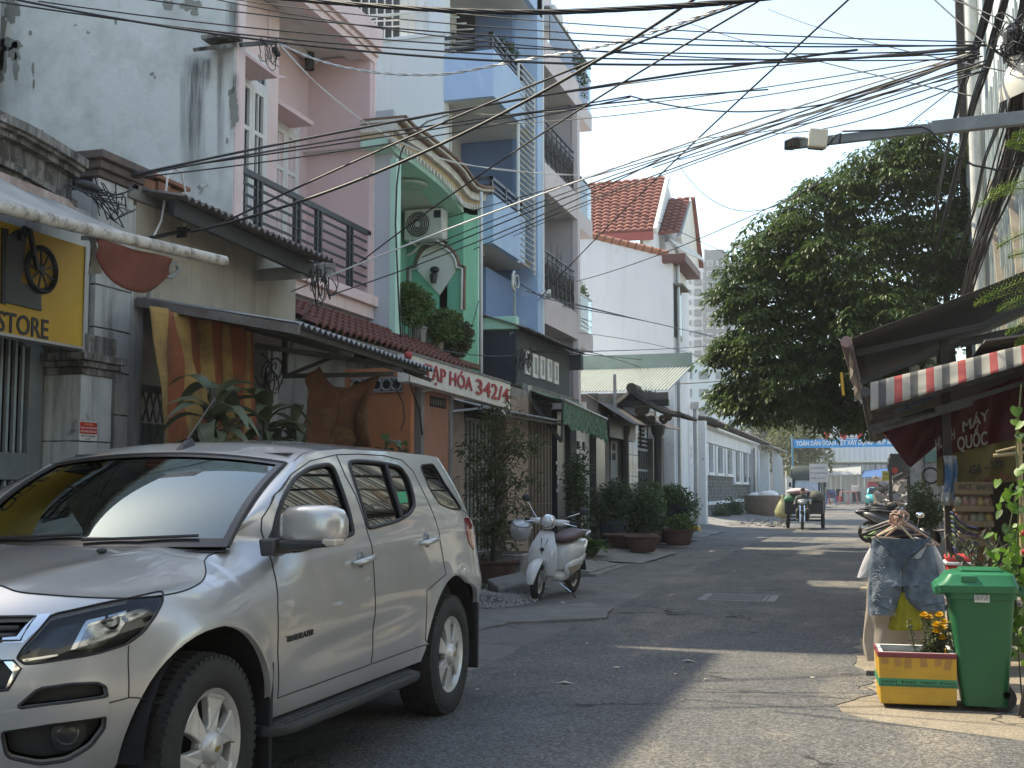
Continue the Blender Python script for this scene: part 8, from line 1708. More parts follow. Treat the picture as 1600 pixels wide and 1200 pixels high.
for cx in (1.475,-1.45):
 for s in (1,-1):
  g=MB(); g.grid(20,1,lambda a,b:(cx+.49*math.cos(PI*a)*1.0,s*lerp(.55,.925,b),.41+.47*math.sin(PI*a))); g.add([(cx-.5,s*.56,.2),(cx+.5,s*.56,.2),(cx+.5,s*.56,.92),(cx-.5,s*.56,.92)],[(0,1,2,3)]); obj('arch_liner',g,m_mud,car,world=0)
skin('headlight_housing',hl_,mat('lamp_dark',(.02,.022,.025),rough=.3),car,off=-.05,lip=0)
HL=skin('headlight',hl_,m_lens,car,off=-.001,lip=0); seam(hl_,car,m_seam,.004,True)
def inner(px,m,off,name,r=.1): skin(name,rounded(pxs(px),r,1),m,HL,off=off,lip=.02,step=.02)
m_refl=mat('reflector',(.55,.56,.57),(.12,.13,.14),.12,metal=1,sc_=22)
inner([(118,1012),(128,985),(145,968),(200,954),(205,960),(190,988),(165,1008),(130,1015)],m_refl,-.035,'reflector'); inner([(58,1020),(70,995),(90,975),(122,966),(125,970),(105,990),(92,1012),(66,1022)],mat('lamp_dark2',(.05,.055,.06),rough=.15,metal=.6),-.033,'reflector')
inner([(33,1029),(90,1021),(92,1024),(36,1033)],m_chr,-.02,'chrome_line'); inner([(196,955),(246,938),(244,944),(225,958),(205,966)],m_refl,-.02,'side_light'); inner([(112,1014),(128,980),(136,966),(200,950),(200,953),(140,971),(120,1014)],m_chr,-.015,'chrome_line',.05)
p=surf(*px2s(172,972));
for s in (1,-1): obj('bulb_lens',MB().ball((p[0]-.04,(p[1]-.03)*s,p[2]),(.035,.04,.04),16,10),m_lens,HL,world=0,smooth=180)
for o_,nm in ((gr1,'grille'),(gr2,'lower_grille'),(op1,'air_intake'),(fogo,'fog_lamp_recess')):
 skin(nm,o_,m_blkpl if nm!='grille' else m_blkpl,car,off=-.055,lip=0); seam(o_,car,m_blkpl,.006,True)
for k in (.3,.65): z=lerp(gr1[3][1],gr1[0][1],k); seam([(AMAX-.01,z),(gr1[1][0]+.06,z)],car,m_blkpl,.012,off=-.02,name='grille_bar')
skin('chrome_surround',pxs([(58,961),(80,959),(60,983),(36,1004),(4,1004),(4,997),(26,995),(40,978)]),m_chr,car,off=.004,lip=.02,step=.02); skin('chrome_surround',pxs([(3,1030),(20,1030),(35,1043),(30,1052),(14,1072),(8,1078),(20,1050)]),m_chr,car,off=.004,lip=.02,step=.02)
for k in (.3,.6): q=[(lerp(op1[0][0],op1[4][0],t),lerp(op1[0][1]+.01,op1[4][1],t*.3)+.05*k) for t in (.25,.5,.9)]
fc=px2s(108,1149); p=surf(*fc); nn_=snorm(np.array(fc[0]),np.array(fc[1]))
for s in (1,-1):
 M=V((nn_[0],nn_[1]*s,nn_[2]*.3)).to_track_quat('Z','Y').to_matrix(); fo=obj('fog_lamp',MB().lathe([(.058,-.05),(.062,.0),(.055,.004)],22,M,(p[0]-.025,(p[1]-.02)*s,p[2])),m_blkpl,car,world=0,smooth=40); obj('lens',MB().lathe([(.0001,.006),(.03,.004),(.055,-.006)],22,M,(p[0]-.02,(p[1]-.02)*s,p[2])),m_lens,fo,world=0,smooth=180); obj('reflector',MB().lathe([(.0001,-.04),(.03,-.03),(.054,-.008)],18,M,(p[0]-.022,(p[1]-.02)*s,p[2])),m_refl,fo,world=0,smooth=180)
skin('bumper_bar',pxs([(2,1112),(80,1102),(168,1090),(167,1117),(80,1129),(2,1141)]),m_sil,car,off=.012,lip=.04,step=.03)
skin('tail_light',tl,mat('tail_red',(.30,.02,.02),(.20,.015,.015),.15,coat=1),car,off=.008,lip=.02,step=.02)
for s in (1,-1):
 g=MB(); L=[]
 for t,(w,h,dz) in zip((0,.12,.4,.75,.93,1),((.06,.07,0),(.085,.10,0),(.10,.108,.0),(.098,.105,0),(.08,.085,.0),(.05,.05,0))):
  y=.93+.30*t; L.append([V((.86+(w*1.05 if math.cos(a)>0 else w*.65)*abs(math.cos(a))**.55*(1 if math.cos(a)>0 else -1),y*s,1.245+h*abs(math.sin(a))**.6*(1 if math.sin(a)>0 else -.72))) for a in [2*PI*k/28 for k in range(28)]])
 rings(g,L); mi=obj('mirror',g,m_sil,car,world=0,smooth=60)
 obj('mirror_base',MB().hexa([(.80,.94*s,1.155),(.97,.90*s,1.14),(.97,1.19*s,1.165),(.82,1.19*s,1.165),(.80,.94*s,1.20),(.97,.90*s,1.19),(.97,1.19*s,1.192),(.82,1.19*s,1.192)]).hexa([(.80,.88*s,1.12),(1.02,.885*s,1.12),(1.02,.95*s,1.13),(.82,.95*s,1.13),(.80,.87*s,1.20),(1.00,.86*s,1.20),(1.0,.95*s,1.2),(.82,.95*s,1.2)]),m_blkpl,mi,world=0,bev=.012)
 obj('indicator',MB().obox((.92,1.195*s,1.185),(.10,.07,.035)),mat('indicator_clear',(.5,.45,.38),rough=.15,coat=1),mi,world=0,bev=.01)
 g=MB(); q=[surf(*px2s(*p_)) for p_ in ((418,842),(434,797),(443,815),(443,866),(427,869))]; g.slab([V((p[0],(p[1]+.006)*s,p[2])) for p in q],V((0,-.02*s,0))); obj('mirror_sail',g,m_blkpl,dF,world=0)
for (ua,va,ub,vb,par) in ((550,880,579,870,dF),(656,849,679,841,dR)):
 A,B=surf(*px2s(ua,va)),surf(*px2s(ub,vb));
 for s in (1,-1):
  a_,b_=V((A[0],A[1]*s,A[2])),V((B[0],B[1]*s,B[2])); o=V((0,.03*s,0)); h_=obj('handle',MB().tube([a_+o*.1,lerp(a_,b_,.08)+o,lerp(a_,b_,.5)+o*1.25,lerp(a_,b_,.92)+o,b_+o*.1],[.010,.016,.017,.016,.010],8),m_chr if False else m_sil,par,world=0,smooth=180)
  c_=lerp(a_,b_,.45); obj('handle_recess',MB().lathe([(.0001,.007),(.045,.006),(.052,-.004)],18,Matrix.Rotation(-PI/2*s,3,'X'),c_+V((0,-.002*s,.0))),mat('recess_grey',(.20,.20,.20),rough=.4,metal=.5),par,world=0,smooth=180)
for s in (1,-1):
 A,B=surf(*px2s(447,1004)),surf(*px2s(489,991)); me=text_mesh('TRAILBLAZER',1,.06,.01); n=len(me.vertices); a=np.empty(n*3); me.vertices.foreach_get('co',a); a=a.reshape(-1,3); x0,x1=a[:,0].min(),a[:,0].max()
 t_=(a[:,0]-x0)/(x1-x0);
 if s==-1: t_=1-t_
 aa=px2s(447,1004); bb=px2s(489,991); az=np.stack([aa[0]+(bb[0]-aa[0])*t_,aa[1]+(bb[1]-aa[1])*t_+a[:,1]*.028/.73],1); q=surf(az[:,0],az[:,1])+snorm(az[:,0],az[:,1])*(.003+a[:,2:3]*.04); q[:,1]*=s; me.vertices.foreach_set('co',q.ravel()); me.update(); me.materials.clear(); me.materials.append(m_blkpl); obj('badge',me,None,dF)
for s in (1,-1):
 g=MB(); L=[]
 for x,w in ((1.04,.03),(1.0,.09),(.9,.12),(-.6,.12),(-.72,.09),(-.76,.03)): L.append([V((x,s*(.90+q*w),z)) for q,z in ((-1.2,.345),(1.0,.335),(1.08,.35),(1.02,.372),(.6,.378),(-1.2,.385))])
 rings(g,L if s==1 else L[::-1]); st_=obj('running_board',g,m_blkpl,car,world=0,smooth=50)
 for k in range(5): obj('tread_strip',MB().box(-.62,.92,s*(.85+k*.03),s*(.862+k*.03),.378,.384),mat('tread_grey',(.05,.052,.055),rough=.6),st_,world=0)
 for cx,zb,nm in ((.985,.16,0),(-1.965,.22,1)): obj('mud_flap',MB().hexa([(cx,s*.68,zb),(cx+.02,s*.68,zb),(cx+.02,s*.945,zb+.0),(cx,s*.945,zb),(cx-.0+.04*0,s*.66,.62),(cx+.03,s*.66,.62),(cx+.03,s*.95,.66),(cx,s*.95,.66)]),m_rub,car,world=0,bev=.012)
def make_wheel():
 wroot=MB(); Rt,hw=.375,.122
 prof=[(.235,-hw+.02),(.25,-hw),(.30,-hw-.004),(.345,-hw+.004),(.365,-hw+.02),(.375,-hw+.045),(.376,0),(.375,hw-.045),(.365,hw-.02),(.345,hw-.004),(.30,hw+.004),(.25,hw),(.235,hw-.02)]
 wroot.lathe(prof,64,cap=False);
 td=MB()
 for k in range(60):
  a=2*PI*k/60
  for row,(z0,z1) in enumerate(((-.112,-.07),(-.062,-.022),(-.016,.016),(.022,.062),(.07,.112))):
   b=a+(.03 if row%2 else 0); r0=.372 if abs(z0+z1)<.15 else .362; M=Matrix.Rotation(b,3,'Z'); td.hexa([M@V(p) for p in ((r0-.01,-.013,z0),(r0+.010,-.013,z0),(r0+.010,.013,z0),(r0-.01,.013,z0),(r0-.01,-.013,z1),(r0+.010,-.013,z1),(r0+.010,.013,z1),(r0-.01,.013,z1))])
 rim=MB(); rim.lathe([(.235,-.10),(.228,-.09),(.215,.0),(.215,.07),(.232,.095),(.240,.105),(.236,.112),(.222,.104),(.205,.085)],48,cap=False)
 sp=MB()
 for k in range(6):
  M=Matrix.Rotation(2*PI*k/6,3,'Z'); o=[(.055,.029,.108),(.10,.034,.106),(.155,.046,.100),(.19,.062,.098),(.214,.092,.100)]
  top_=[M@V((r,-w,z)) for r,w,z in o]+[M@V((r,w,z)) for r,w,z in o[::-1]]; bot=[p-V((0,0,.035)) for p in top_]; n=len(top_)
  sp.add(top_+bot,[tuple(range(n))]+[(i+n,(i+1)%n+n,(i+1)%n,i) for i in range(n)])
  for t in (-1,1): sp.hexa([M@V(p) for p in ((.10,t*.050,.092),(.20,t*.073,.088),(.20,t*.060,.100),(.10,t*.036,.104),(.10,t*.05,.07),(.2,t*.073,.07),(.2,t*.06,.07),(.10,t*.036,.07))]) if False else None
 hub=MB(); hub.lathe([(.075,.06),(.074,.098),(.066,.112),(.060,.128),(.045,.138),(.0001,.139)],30)
 bk=MB(); bk.lathe([(.0001,.01),(.21,.01),(.21,.0)],40)
 return wroot,td,rim,sp,hub,bk
m_rim=mat('alloy_silver',(.62,.61,.58),(.54,.53,.50),.30,metal=.35,sc_=8); m_tyre=mat('tyre',(.020,.020,.020),(.032,.031,.030),.8,sc_=12,bump=.15,bsc=80)
parts=make_wheel(); objs=None
for cx,sy in ((1.475,1),(-1.45,1),(1.475,-1),(-1.45,-1)):
 wroot,td,rim,sp_,hub,bk=parts
 if objs is None:
  w_=obj('wheel',rim,m_rim,car,world=0,smooth=40); objs=(w_,[obj('tyre',wroot,m_tyre,w_,world=0,smooth=50),obj('tread',td,m_tyre,w_,world=0),obj('spokes',sp_,m_rim,w_,world=0,bev=.007),obj('hub_cap',hub,m_rim,w_,world=0,smooth=40),obj('brake_disc',bk,m_mud,w_,world=0),obj('emblem',MB().box(-.018,.018,-.007,.007,.138,.142).box(-.007,.007,-.010,.010,.138,.1415),mat('emblem_gold',(.45,.32,.08),rough=.3,metal=.8),w_,world=0)])
  for k in range(6): a=2*PI*(k+.5)/6; objs[1].append(obj('wheel_nut',MB().lathe([(.012,.08),(.012,.108),(.0001,.11)],8,None,(.085*math.cos(a),.085*math.sin(a),0)),m_rim,w_,world=0))
  o=w_
 else:
  o=objs[0].copy(); COL.objects.link(o)
  for c in objs[1]: d=c.copy(); COL.objects.link(d); d.parent=o
 o.location=(cx,sy*(.955-.142+.0),.375); o.rotation_euler=(Matrix.Rotation(-PI/2*sy,3,'X')@Matrix.Rotation(.25 if cx>0 else .6,3,'Z')).to_euler()
# ================================================================ plants, pots on the left side
m_pot=mat('clay_pot',(.13,.065,.05),(.085,.045,.038),.8,sc_=6,grime=((.2,.19,.17),.62,.8,9)); m_potc=mat('w_concrete_pot',(.42,.41,.38),(.30,.29,.27),.9,sc_=5,streak=.5,bump=.2,bsc=40)
m_soil=MATS['soil']; m_shrub=mat('shrub_leaf',(.035,.075,.025),(.06,.105,.035),.5,sc_=4,trans=.25); m_shrubl=mat('shrub_leaf_light',(.07,.13,.035),(.11,.17,.05),.5,sc_=5,trans=.3); m_olive=mat('olive_leaf',(.085,.10,.045),(.12,.135,.06),.55,sc_=8,trans=.3); m_purple=mat('purple_leaf',(.03,.03,.035),(.045,.05,.04),.5)
def pot(label,p,r,h,m,flare=1.25,name='flower_pot',group=None,M=None):
 t_=thing(name,label,'flower pot',tuple(p),group=group); obj('bowl',MB().lathe([(r*.72,0),(r*.8,h*.1),(r,h*.85),(r*flare*.9,h*.9),(r*flare*.92,h),(r*.9,h),(r*.86,h*.82)],26,M,p),m,t_,smooth=40); obj('soil',MB().lathe([(.0001,h*.86),(r*.88,h*.84)],20,M,p),m_soil,t_); return t_
m_drac=mat('dracaena_leaf',(.05,.075,.04),(.085,.11,.06),.38,sc_=5,trans=.2); m_dracl=mat('dracaena_leaf_light',(.14,.155,.09),(.10,.12,.065),.4,sc_=5,trans=.2)
dl=MB();
def dfn(a,b):
 w=.5*math.sin(PI*min(1,.04+a**.8*.96))**.75; x=(b*2-1)*w*.27; return (x,a-.12*a*a*a,.20*math.sin(a*2.2)-.62*a**2.3+.06*abs(b*2-1)*w)
dl.grid(9,2,dfn); rr=random.Random(31); dsrc=None
def strap(root,p,L,yaw,pitch,m,W=1):
 global dsrc
 if dsrc is None: dsrc=obj('leaf',dl,m_drac,root,world=0,smooth=180); o=dsrc
 else: o=dsrc.copy(); COL.objects.link(o); o.parent=root
 o.location=V(p)-loc_of(root); o.rotation_euler=(pitch,rr.uniform(-.3,.3),yaw); o.scale=(L*W,L,L)
 if m is not m_drac: o.material_slots[0].link='OBJECT'; o.material_slots[0].material=m
for (u,v,n,lab,Ls) in ((333,606,40,'tall dracaena with drooping broad leaves in front of the striped curtain',.52),(415,640,38,'lower spreading dracaena right of the striped curtain',.52),(460,655,18,'small dracaena nearest the brown tarpaulin',.44)):
 X_=-5.15; c=at(u,v,X=X_); rt_=thing('dracaena',lab,'plant',(c.x,c.y,.1)); obj('stem',MB().tube([(c.x,c.y,.1),(c.x+.02,c.y,c.z*.5),(c.x,c.y,c.z)],.028,7),m_bark,rt_)
 for k in range(n): f=rr.random()**.7; strap(rt_,(c.x,c.y,lerp(c.z-.75,c.z,f)),Ls*rr.uniform(.7,1.1),rr.uniform(0,2*PI),rr.uniform(-.2,.75)*(.3+f),m_dracl if rr.random()<.3 else m_drac)
for (u,v,lab) in ((603,690,'small yellow green leafed plant peeping over the car roof left'),(625,697,'small yellow green leafed plant peeping over the car roof right')):
 c=at(u,v,X=-5.0); rt_=thing('croton',lab,'plant',(c.x,c.y,.1)); obj('stem',MB().tube([(c.x,c.y,.05),(c.x,c.y,c.z)],.012,6),m_bark,rt_)
 for k in range(9): strap(rt_,(c.x,c.y,c.z-.03*k),.22,rr.uniform(0,6.3),rr.uniform(0,.9),(m_shrubl,m_dracl)[k%2],1.5)
for (u,v,ru,rv,n,seed,m,lab) in ((650,478,26,38,1500,3,m_shrubl,'tall leafy potted shrub left on the green house balcony'),(690,508,34,30,1900,5,m_shrubl,'spreading leafy potted shrub in the middle of the green house balcony'),(715,530,24,36,1500,7,m_olive,'light green bush hanging over the right end of the green house balcony')):
 c=at(u,v,X=-6.85); k=1/115; bush('balcony_shrub',lab,'shrub',(c.x,c.y,c.z),.30,ru*k*1.9,rv*k,n*2,m,.075,seed=seed,group='shrubs on the green house balcony');
for (u,v) in ((655,522),(682,538)): c=at(u,v,X=-7.05); pot('pale pot standing on the green house balcony, %s'%('left' if u<670 else 'right'),c-V((0,0,.15)),.13,.26,m_potc)
c=at(815,82,X=-6.7); bush('terrace_shrub','flowering shrub on the upper blue balcony','shrub',(c.x-.35,c.y,c.z),.3,.55,.38,1100,m_shrub,.07,seed=12)
c=at(872,480,X=-6.75); bush('terrace_shrub','dull green shrub behind the lowest iron balcony','shrub',(c.x-.2,c.y+.2,c.z),.25,.7,.35,800,m_olive,.07,seed=13)
c=at(912,470,X=-6.9); bush('terrace_shrub','leafy plant behind the lowest glass guard of the lilac house','shrub',(c.x,c.y,c.z),.25,.35,.5,700,m_shrub,.08,seed=14)
c=at(895,112,X=-6.8); bush('terrace_shrub','plant behind the upper glass balcony of the lilac house','shrub',(c.x,c.y+.3,c.z),.25,.6,.6,700,m_shrub,.08,seed=15)
c=at(884,52,X=-7.0); bush('terrace_flowers','small yellow flowers on the top terrace of the lilac house','flowers',(c.x,c.y,c.z),.14,.2,.18,220,m_mar,.05,seed=16)
c=at(858,420,X=-6.8); g=MB();
for k in range(14): a=c+V((0,rr.uniform(-.2,.2),-.6)); b=a+V((rr.uniform(-.3,.3),rr.uniform(-.4,.9),rr.uniform(.4,1.2))); g.tube([a,lerp(a,b,.5)+V((.05,0,.1)),b],.006,4); g.leaf(b,(0,1,.2),(1,0,0),.06,.03)
tag(obj('bare_twigs',g,m_bark),'thin bare twigs rising behind the middle iron balcony','plant')
p=at(770,918,Z=.05); pt=pot('wide brown clay bowl holding the thin tree',V((-5.3,16.9,.03)),.34,.36,m_pot)
pc=thing('concrete_planter','square pale concrete planter behind the brown clay bowl','planter',(-5.4,17.5,0)); obj('box',MB().hexa([(-5.75,17.25,.02),(-4.98,17.1,.02),(-4.90,17.95,.02),(-5.75,18.05,.02),(-5.82,17.2,.46),(-4.88,17.05,.46),(-4.80,18.0,.46),(-5.82,18.1,.46)]),m_potc,pc,bev=.02); obj('soil',MB().box(-5.7,-4.98,17.25,17.9,.455,.468),m_soil,pc)
tt=thing('thin_tree','thin straggling tree with long sparse leaves growing from the clay bowl','tree',(-5.3,16.9,.35)); g=MB(); lf=MB(); B=V((-5.3,16.9,.33))
tips=[(790,625),(772,668),(800,690),(757,700),(745,735),(812,668),(826,700),(835,748),(770,735),(800,735),(735,760),(820,790),(752,790),(785,770),(725,700),(762,640),(845,690),(775,820),(812,830),(740,830),(790,860),(760,850)]
br=[B+V((.02,.0,.5)),B+V((.05,.05,.95)),B+V((0,.1,1.4)),B+V((.02,.1,1.9))]; g.tube([B]+br,[.035,.03,.024,.018,.01],7)
for i,(u,v) in enumerate(tips):
 t_=at(u,v,Y=16.9+rr.uniform(-.4,.5)); s=min(br,key=lambda q:abs(q.z-(t_.z-.35))); m_=lerp(s,t_,.55)+V((rr.uniform(-.05,.05),rr.uniform(-.1,.1),.06)); g.tube([s,m_,t_],[.011,.008,.004],5)
 for k in range(80):
  f=rr.random()**.6; q=lerp(m_,t_,f) if rr.random()<.75 else lerp(s,m_,f); a=rr.uniform(0,6.3); q=q+V((rr.gauss(0,.09),rr.gauss(0,.09),rr.gauss(0,.09))); lf.leaf(q,V((math.cos(a),math.sin(a),rr.uniform(-.9,.4))),V((-math.sin(a),math.cos(a),.3)),rr.uniform(.09,.17),rr.uniform(.03,.048),.6)
obj('trunk',g,m_bark,tt,smooth=180); obj('foliage',lf,mat('thin_leaf',(.075,.095,.035),(.115,.135,.05),.5,sc_=6,trans=.35),tt,kind='stuff')
g=MB()
for k in range(60): a=rr.uniform(0,6.3); x,y=-4.95+rr.gauss(0,.22),16.3+rr.gauss(0,.2); g.leaf((x,y,gz(x,y)),(math.cos(a)*.5,math.sin(a)*.5,1),(math.sin(a),-math.cos(a),0),rr.uniform(.06,.16),.03)
tag(obj('weeds',g,m_shrub),'small green weeds at the foot of the clay bowl','weeds',kind='stuff')
c=at(905,830,Y=23.2); bush('slim_shrub','slim dark shrub trained up in front of the white gate','shrub',(c.x,23.2,1.15),.32,.3,.95,1900,m_shrub,.075,seed=21,lobes=11); pot('dark pot under the slim shrub by the white gate',V((c.x,23.2,.08)),.17,.3,m_pot)
rt_=thing('broad_leaf_plant','small broad leaved plant beside the slim shrub pot','plant',(c.x+.35,22.8,.1));
for k in range(14): strap(rt_,(c.x+.35,22.8,.12),.55,rr.uniform(0,6.3),rr.uniform(.5,1.2),m_shrubl,1.6)
row=((985,800,28.6,.75,.7,.72,4200,m_shrub,'largest dense dark green shrub in the row of pots'),(1010,795,29.4,.55,.5,.75,3000,m_shrubl,'lighter green shrub at the right of the largest shrub'),(955,795,27.6,.45,.4,.75,2200,m_shrub,'dark shrub leftmost in the row of pots, by the dark blue tub'))
for i,(u,v,Y,rx,ry,rz,n,m,lab) in enumerate(row): x=xy(u,Y); bush('potted_shrub',lab,'shrub',(x,Y,zy(u,v,Y)),rx,ry,rz,n,m,.085,seed=40+i,group='potted shrubs along the ramp',lobes=10)
x=xy(958,27.6); pot('dark blue tub under the leftmost shrub',V((x,27.6,.15)),.34,.55,mat('tub_blue',(.02,.03,.06),rough=.5),1.05)
for u,v,Y,r,h,l in ((985,858,26.6,.52,.32,'widest shallow brown clay bowl in the row'),(1004,862,26.9,.33,.32,'dark clay pot right of the widest bowl'),(1020,850,28.6,.22,.3,'small tilted clay pot in the middle of the row'),(1036,848,30.0,.3,.3,'brown clay bowl tipped over beside the ramp')):
 p=at(u,v,Z=.12); pot(l,V((p.x,p.y,.12)),r,h,m_pot,group='clay pots along the ramp')
p=at(1060,850,Z=.12); pot('clay pot with a low green plant, furthest in the row',V((p.x,p.y,.1)),.36,.36,m_pot,group='clay pots along the ramp'); bush('low_plant','low feathery green plant in the furthest clay pot','plant',(p.x,p.y,.62),.38,.36,.24,1300,m_shrubl,.08,seed=50)
Y=36.5; x=xy(1053,Y); pot('blue green tub under the round bush by the white wall',V((x,Y,zy(1053,822,Y)-.02)),.42,.6,mat('tub_teal',(.05,.085,.09),(.04,.07,.075),.5),1.05); obj_b=bush('round_bush','round bright green bush with dark purple underside by the white wall','shrub',(x,Y,zy(1053,785,Y)),.72,.6,.5,2600,m_shrubl,.1,seed=51);
bush('purple_plant','dark purple leafed plant below the round bush','plant',(x-.1,Y-.3,zy(1050,805,Y)),.6,.4,.3,900,m_purple,.1,seed=52)
Y=37.0; a,b=at(1061,822,Y=Y),at(1091,838,Y=Y); yb2=thing('yellow_planter_box','yellow foam box with a green band used as planter by the white wall','box',(a.x,Y,0)); obj('box',MB().box(a.x,b.x,Y,Y+.6,max(.1,b.z),a.z),m_fy,yb2,bev=.02); obj('green_band',MB().box(a.x-.005,b.x+.005,Y-.006,Y,lerp(b.z,a.z,.4),lerp(b.z,a.z,.62)),m_gt,yb2); bush('seedlings','small flowering seedlings in the yellow planter box','plant',((a.x+b.x)/2-.2,Y+.3,a.z+.08),.3,.2,.12,260,m_shrubl,.06,seed=53)
for (u,v,Y,rx,rz,n,lab) in ((1128,802,55,.5,.45,500,'weeds growing from the foot of the stone base, left clump'),(1148,795,58,.55,.6,700,'taller weeds growing from the foot of the stone base, right clump')): bush('weed_clump',lab,'weeds',(xy(u,Y),Y,zy(u,v,Y)),rx,.3,rz,n,m_shrub,.14,seed=int(u))
Y=62; x=xy(1192,Y); bk_=thing('rubble_basket','brown basket of rubble and white bags beside the compound gate','basket',(x,Y,0)); obj('basket',MB().lathe([(.75,0),(.9,.3),(.95,1.0),(.88,1.0),(.8,.9)],18,None,(x,Y,.05)),mat('basket_brown',(.20,.15,.11),(.14,.105,.08),.9,sc_=4),bk_,smooth=40); obj('bags',MB().ball((x+.3,Y-.2,1.05),(.5,.4,.25),10,6).ball((x-.4,Y,1.0),(.35,.3,.2),10,6),m_white,bk_,smooth=180,kind='stuff')
g=MB(); rr2=random.Random(3)
for i in range(120): p=at(rr2.uniform(1150,1235),rr2.uniform(800,822),Z=.05); s=rr2.uniform(.04,.14); g.obox((p.x,p.y,.04),(s,s*1.4,s*.6),Euler((rr2.uniform(-.5,.5),rr2.uniform(-.5,.5),rr2.uniform(0,3))).to_matrix())
tag(obj('rubble',g,m_ramp),'broken rubble along the foot of the far left wall','rubble',kind='stuff')
Y=50; c=at(1224,795,Y=Y); g=MB(); g.lathe([(.02,-.4),(.32,-.3),(.36,-.1),(.2,.25),(.06,.45),(.1,.55)],12,None,c); tag(obj('yellow_bag',g,mat('bag_yellow',(.34,.33,.16),(.28,.27,.13),.4,trans=.3),smooth=180),'pale yellow plastic bag hanging at the left side of the three wheeled cart','bag')
# ================================================================ white scooter, cart, motorbikes, truck, taxi
m_scw=mat('scooter_white',(.68,.68,.655),(.62,.62,.60),.22,sc_=4,coat=.8); m_scs=mat('scooter_seat',(.055,.028,.024),(.075,.038,.033),.5,sc_=8,bump=.1,bsc=120); m_ind=mat('lamp_white',(.6,.58,.54),rough=.1,coat=1)
def loft(secs,n=20):
 """closed cross sections: (x, y-centre, z-centre, half width, half height, squareness)"""
 L=[]
 for x,zc,w,h,e in secs: L.append([V((x,w*abs(math.cos(a))**e*(1 if math.cos(a)>0 else -1),zc+h*abs(math.sin(a))**e*(1 if math.sin(a)>0 else -1))) for a in [2*PI*k/n for k in range(n)]])
 return rings(MB(),L)
def tyre_mb(R_,w,n=40): return MB().lathe([(R_-.09,-w*.6),(R_-.05,-w),(R_-.015,-w*.8),(R_,0),(R_-.015,w*.8),(R_-.05,w),(R_-.09,w*.6)],n,cap=False)
def wheel2(parent,x,z,R_,w,steer=0,m_r=None,y=0):
 M=Euler((PI/2,0,steer)); o=obj('wheel',tyre_mb(R_,w),m_tyre,parent,world=0,smooth=60); o.location=(x,y,z); o.rotation_euler=M
 g=MB(); g.lathe([(R_-.085,-w*.5),(R_-.11,-w*.3),(R_-.11,w*.3),(R_-.085,w*.5)],30,cap=False);
 for k in range(5): a=2*PI*k/5; g.bar((.03*math.cos(a),.03*math.sin(a),0),((R_-.1)*math.cos(a),(R_-.1)*math.sin(a),0),.03,.03)
 g.lathe([(.0001,-w*.7),(.045,-w*.7),(.045,w*.7),(.0001,w*.7)],14); obj('rim',g,m_r or m_rim,o,world=0,smooth=40); return o
sa=at(843,940,Z=.02); sb_=at(905,925,Z=.02); dirv=V((sa.x-sb_.x,sa.y-sb_.y,0));
sx,sy=(-4.02,15.5); yaw=math.radians(-100)
yaw=math.radians(-97)
sct=thing('white_scooter','white scooter with brown seat and a silver helmet hooked on its bar','scooter',(sx,sy,.02),rz=yaw)
S1=1.0
sct.rotation_euler=(math.radians(-5),0,yaw)
fwh=wheel2(sct,.60,.235,.235,.05,.12); wheel2(sct,-.62,.225,.225,.055)
obj('fork',MB().tube([(.60,.075,.24),(.53,.075,.55),(.47,.06,.72)],.017,8).tube([(.60,-.075,.24),(.53,-.075,.55),(.47,-.06,.72)],.017,8),m_rim,sct,world=0,smooth=180)
g=MB(); L=[]
for t in range(13):
 a=lerp(-.05,1.75,t/12); w=.08*math.sin(PI*(.12+.80*t/12))**.6; r=.268; cx,cz=.60+r*math.cos(a),.235+r*math.sin(a); nx_,nz_=math.cos(a),math.sin(a)
 L.append([V((cx+nx_*.028*math.cos(b)-nx_*.0,w*math.sin(b)*1.0,cz+nz_*.028*math.cos(b))) if abs(b)<=PI else None for b in [lerp(-PI/2,PI/2,k/8) for k in range(9)]]+[V((cx-nx_*.012,w*.9*math.sin(b),cz-nz_*.012)) for b in [lerp(PI/2,-PI/2,k/8) for k in range(9)]])
obj('front_mudguard',rings(g,L),m_scw,sct,world=0,smooth=60)
g=MB()
def apron(a,b):
 z=lerp(.30,.86,b); w=lerp(.15,.205,math.sin(PI*min(1,b*1.15+.1))**.8)*(1 if b<.75 else lerp(1,.62,(b-.75)/.25)); y=(a*2-1)*w; x=lerp(.40,.385,b)+.10*math.sin(PI*(.2+.7*b))-.55*y*y/.1*.16-.10*max(0,b-.6); return (x+.05,y,z)
g.grid(16,14,apron); obj('front_apron',g,m_scw,sct,world=0,smooth=180,solid=.02)
g=MB(); g.tube([V(apron(.5+.18*s,.84))+V((.016,0,0)) for s in (-1,)]+[V(apron(.5,.50))+V((.018,0,0))]+[V(apron(.5+.18*s,.84))+V((.016,0,0)) for s in (1,)],.006,5); obj('apron_trim',g,m_blkpl,sct,world=0); obj('emblem',MB().ball(V(apron(.5,.60))+V((.02,0,0)),(.012,.03,.026),8,6),m_blkpl,sct,world=0)
for s in (1,-1):
 g=MB(); c=[V(apron(.5+s*f,b))+V((.016,0,0)) for f,b in ((.36,.42),(.46,.50),(.40,.66),(.30,.52))]; g.slab(c,(-.01,0,0)); obj('turn_signal',g,m_ind,sct,world=0)
obj('floorboard',loft([(.40,.30,.14,.05,.5),(.2,.27,.15,.05,.5),(.0,.27,.15,.06,.5),(-.15,.30,.14,.08,.6)]),m_scw,sct,world=0,smooth=60)
obj('tail_body',loft([(.02,.50,.11,.16,.8),(-.12,.52,.155,.20,.8),(-.35,.56,.175,.17,.75),(-.60,.60,.165,.125,.75),(-.80,.66,.12,.08,.8),(-.92,.70,.06,.03,.9)],24),m_scw,sct,world=0,smooth=180)
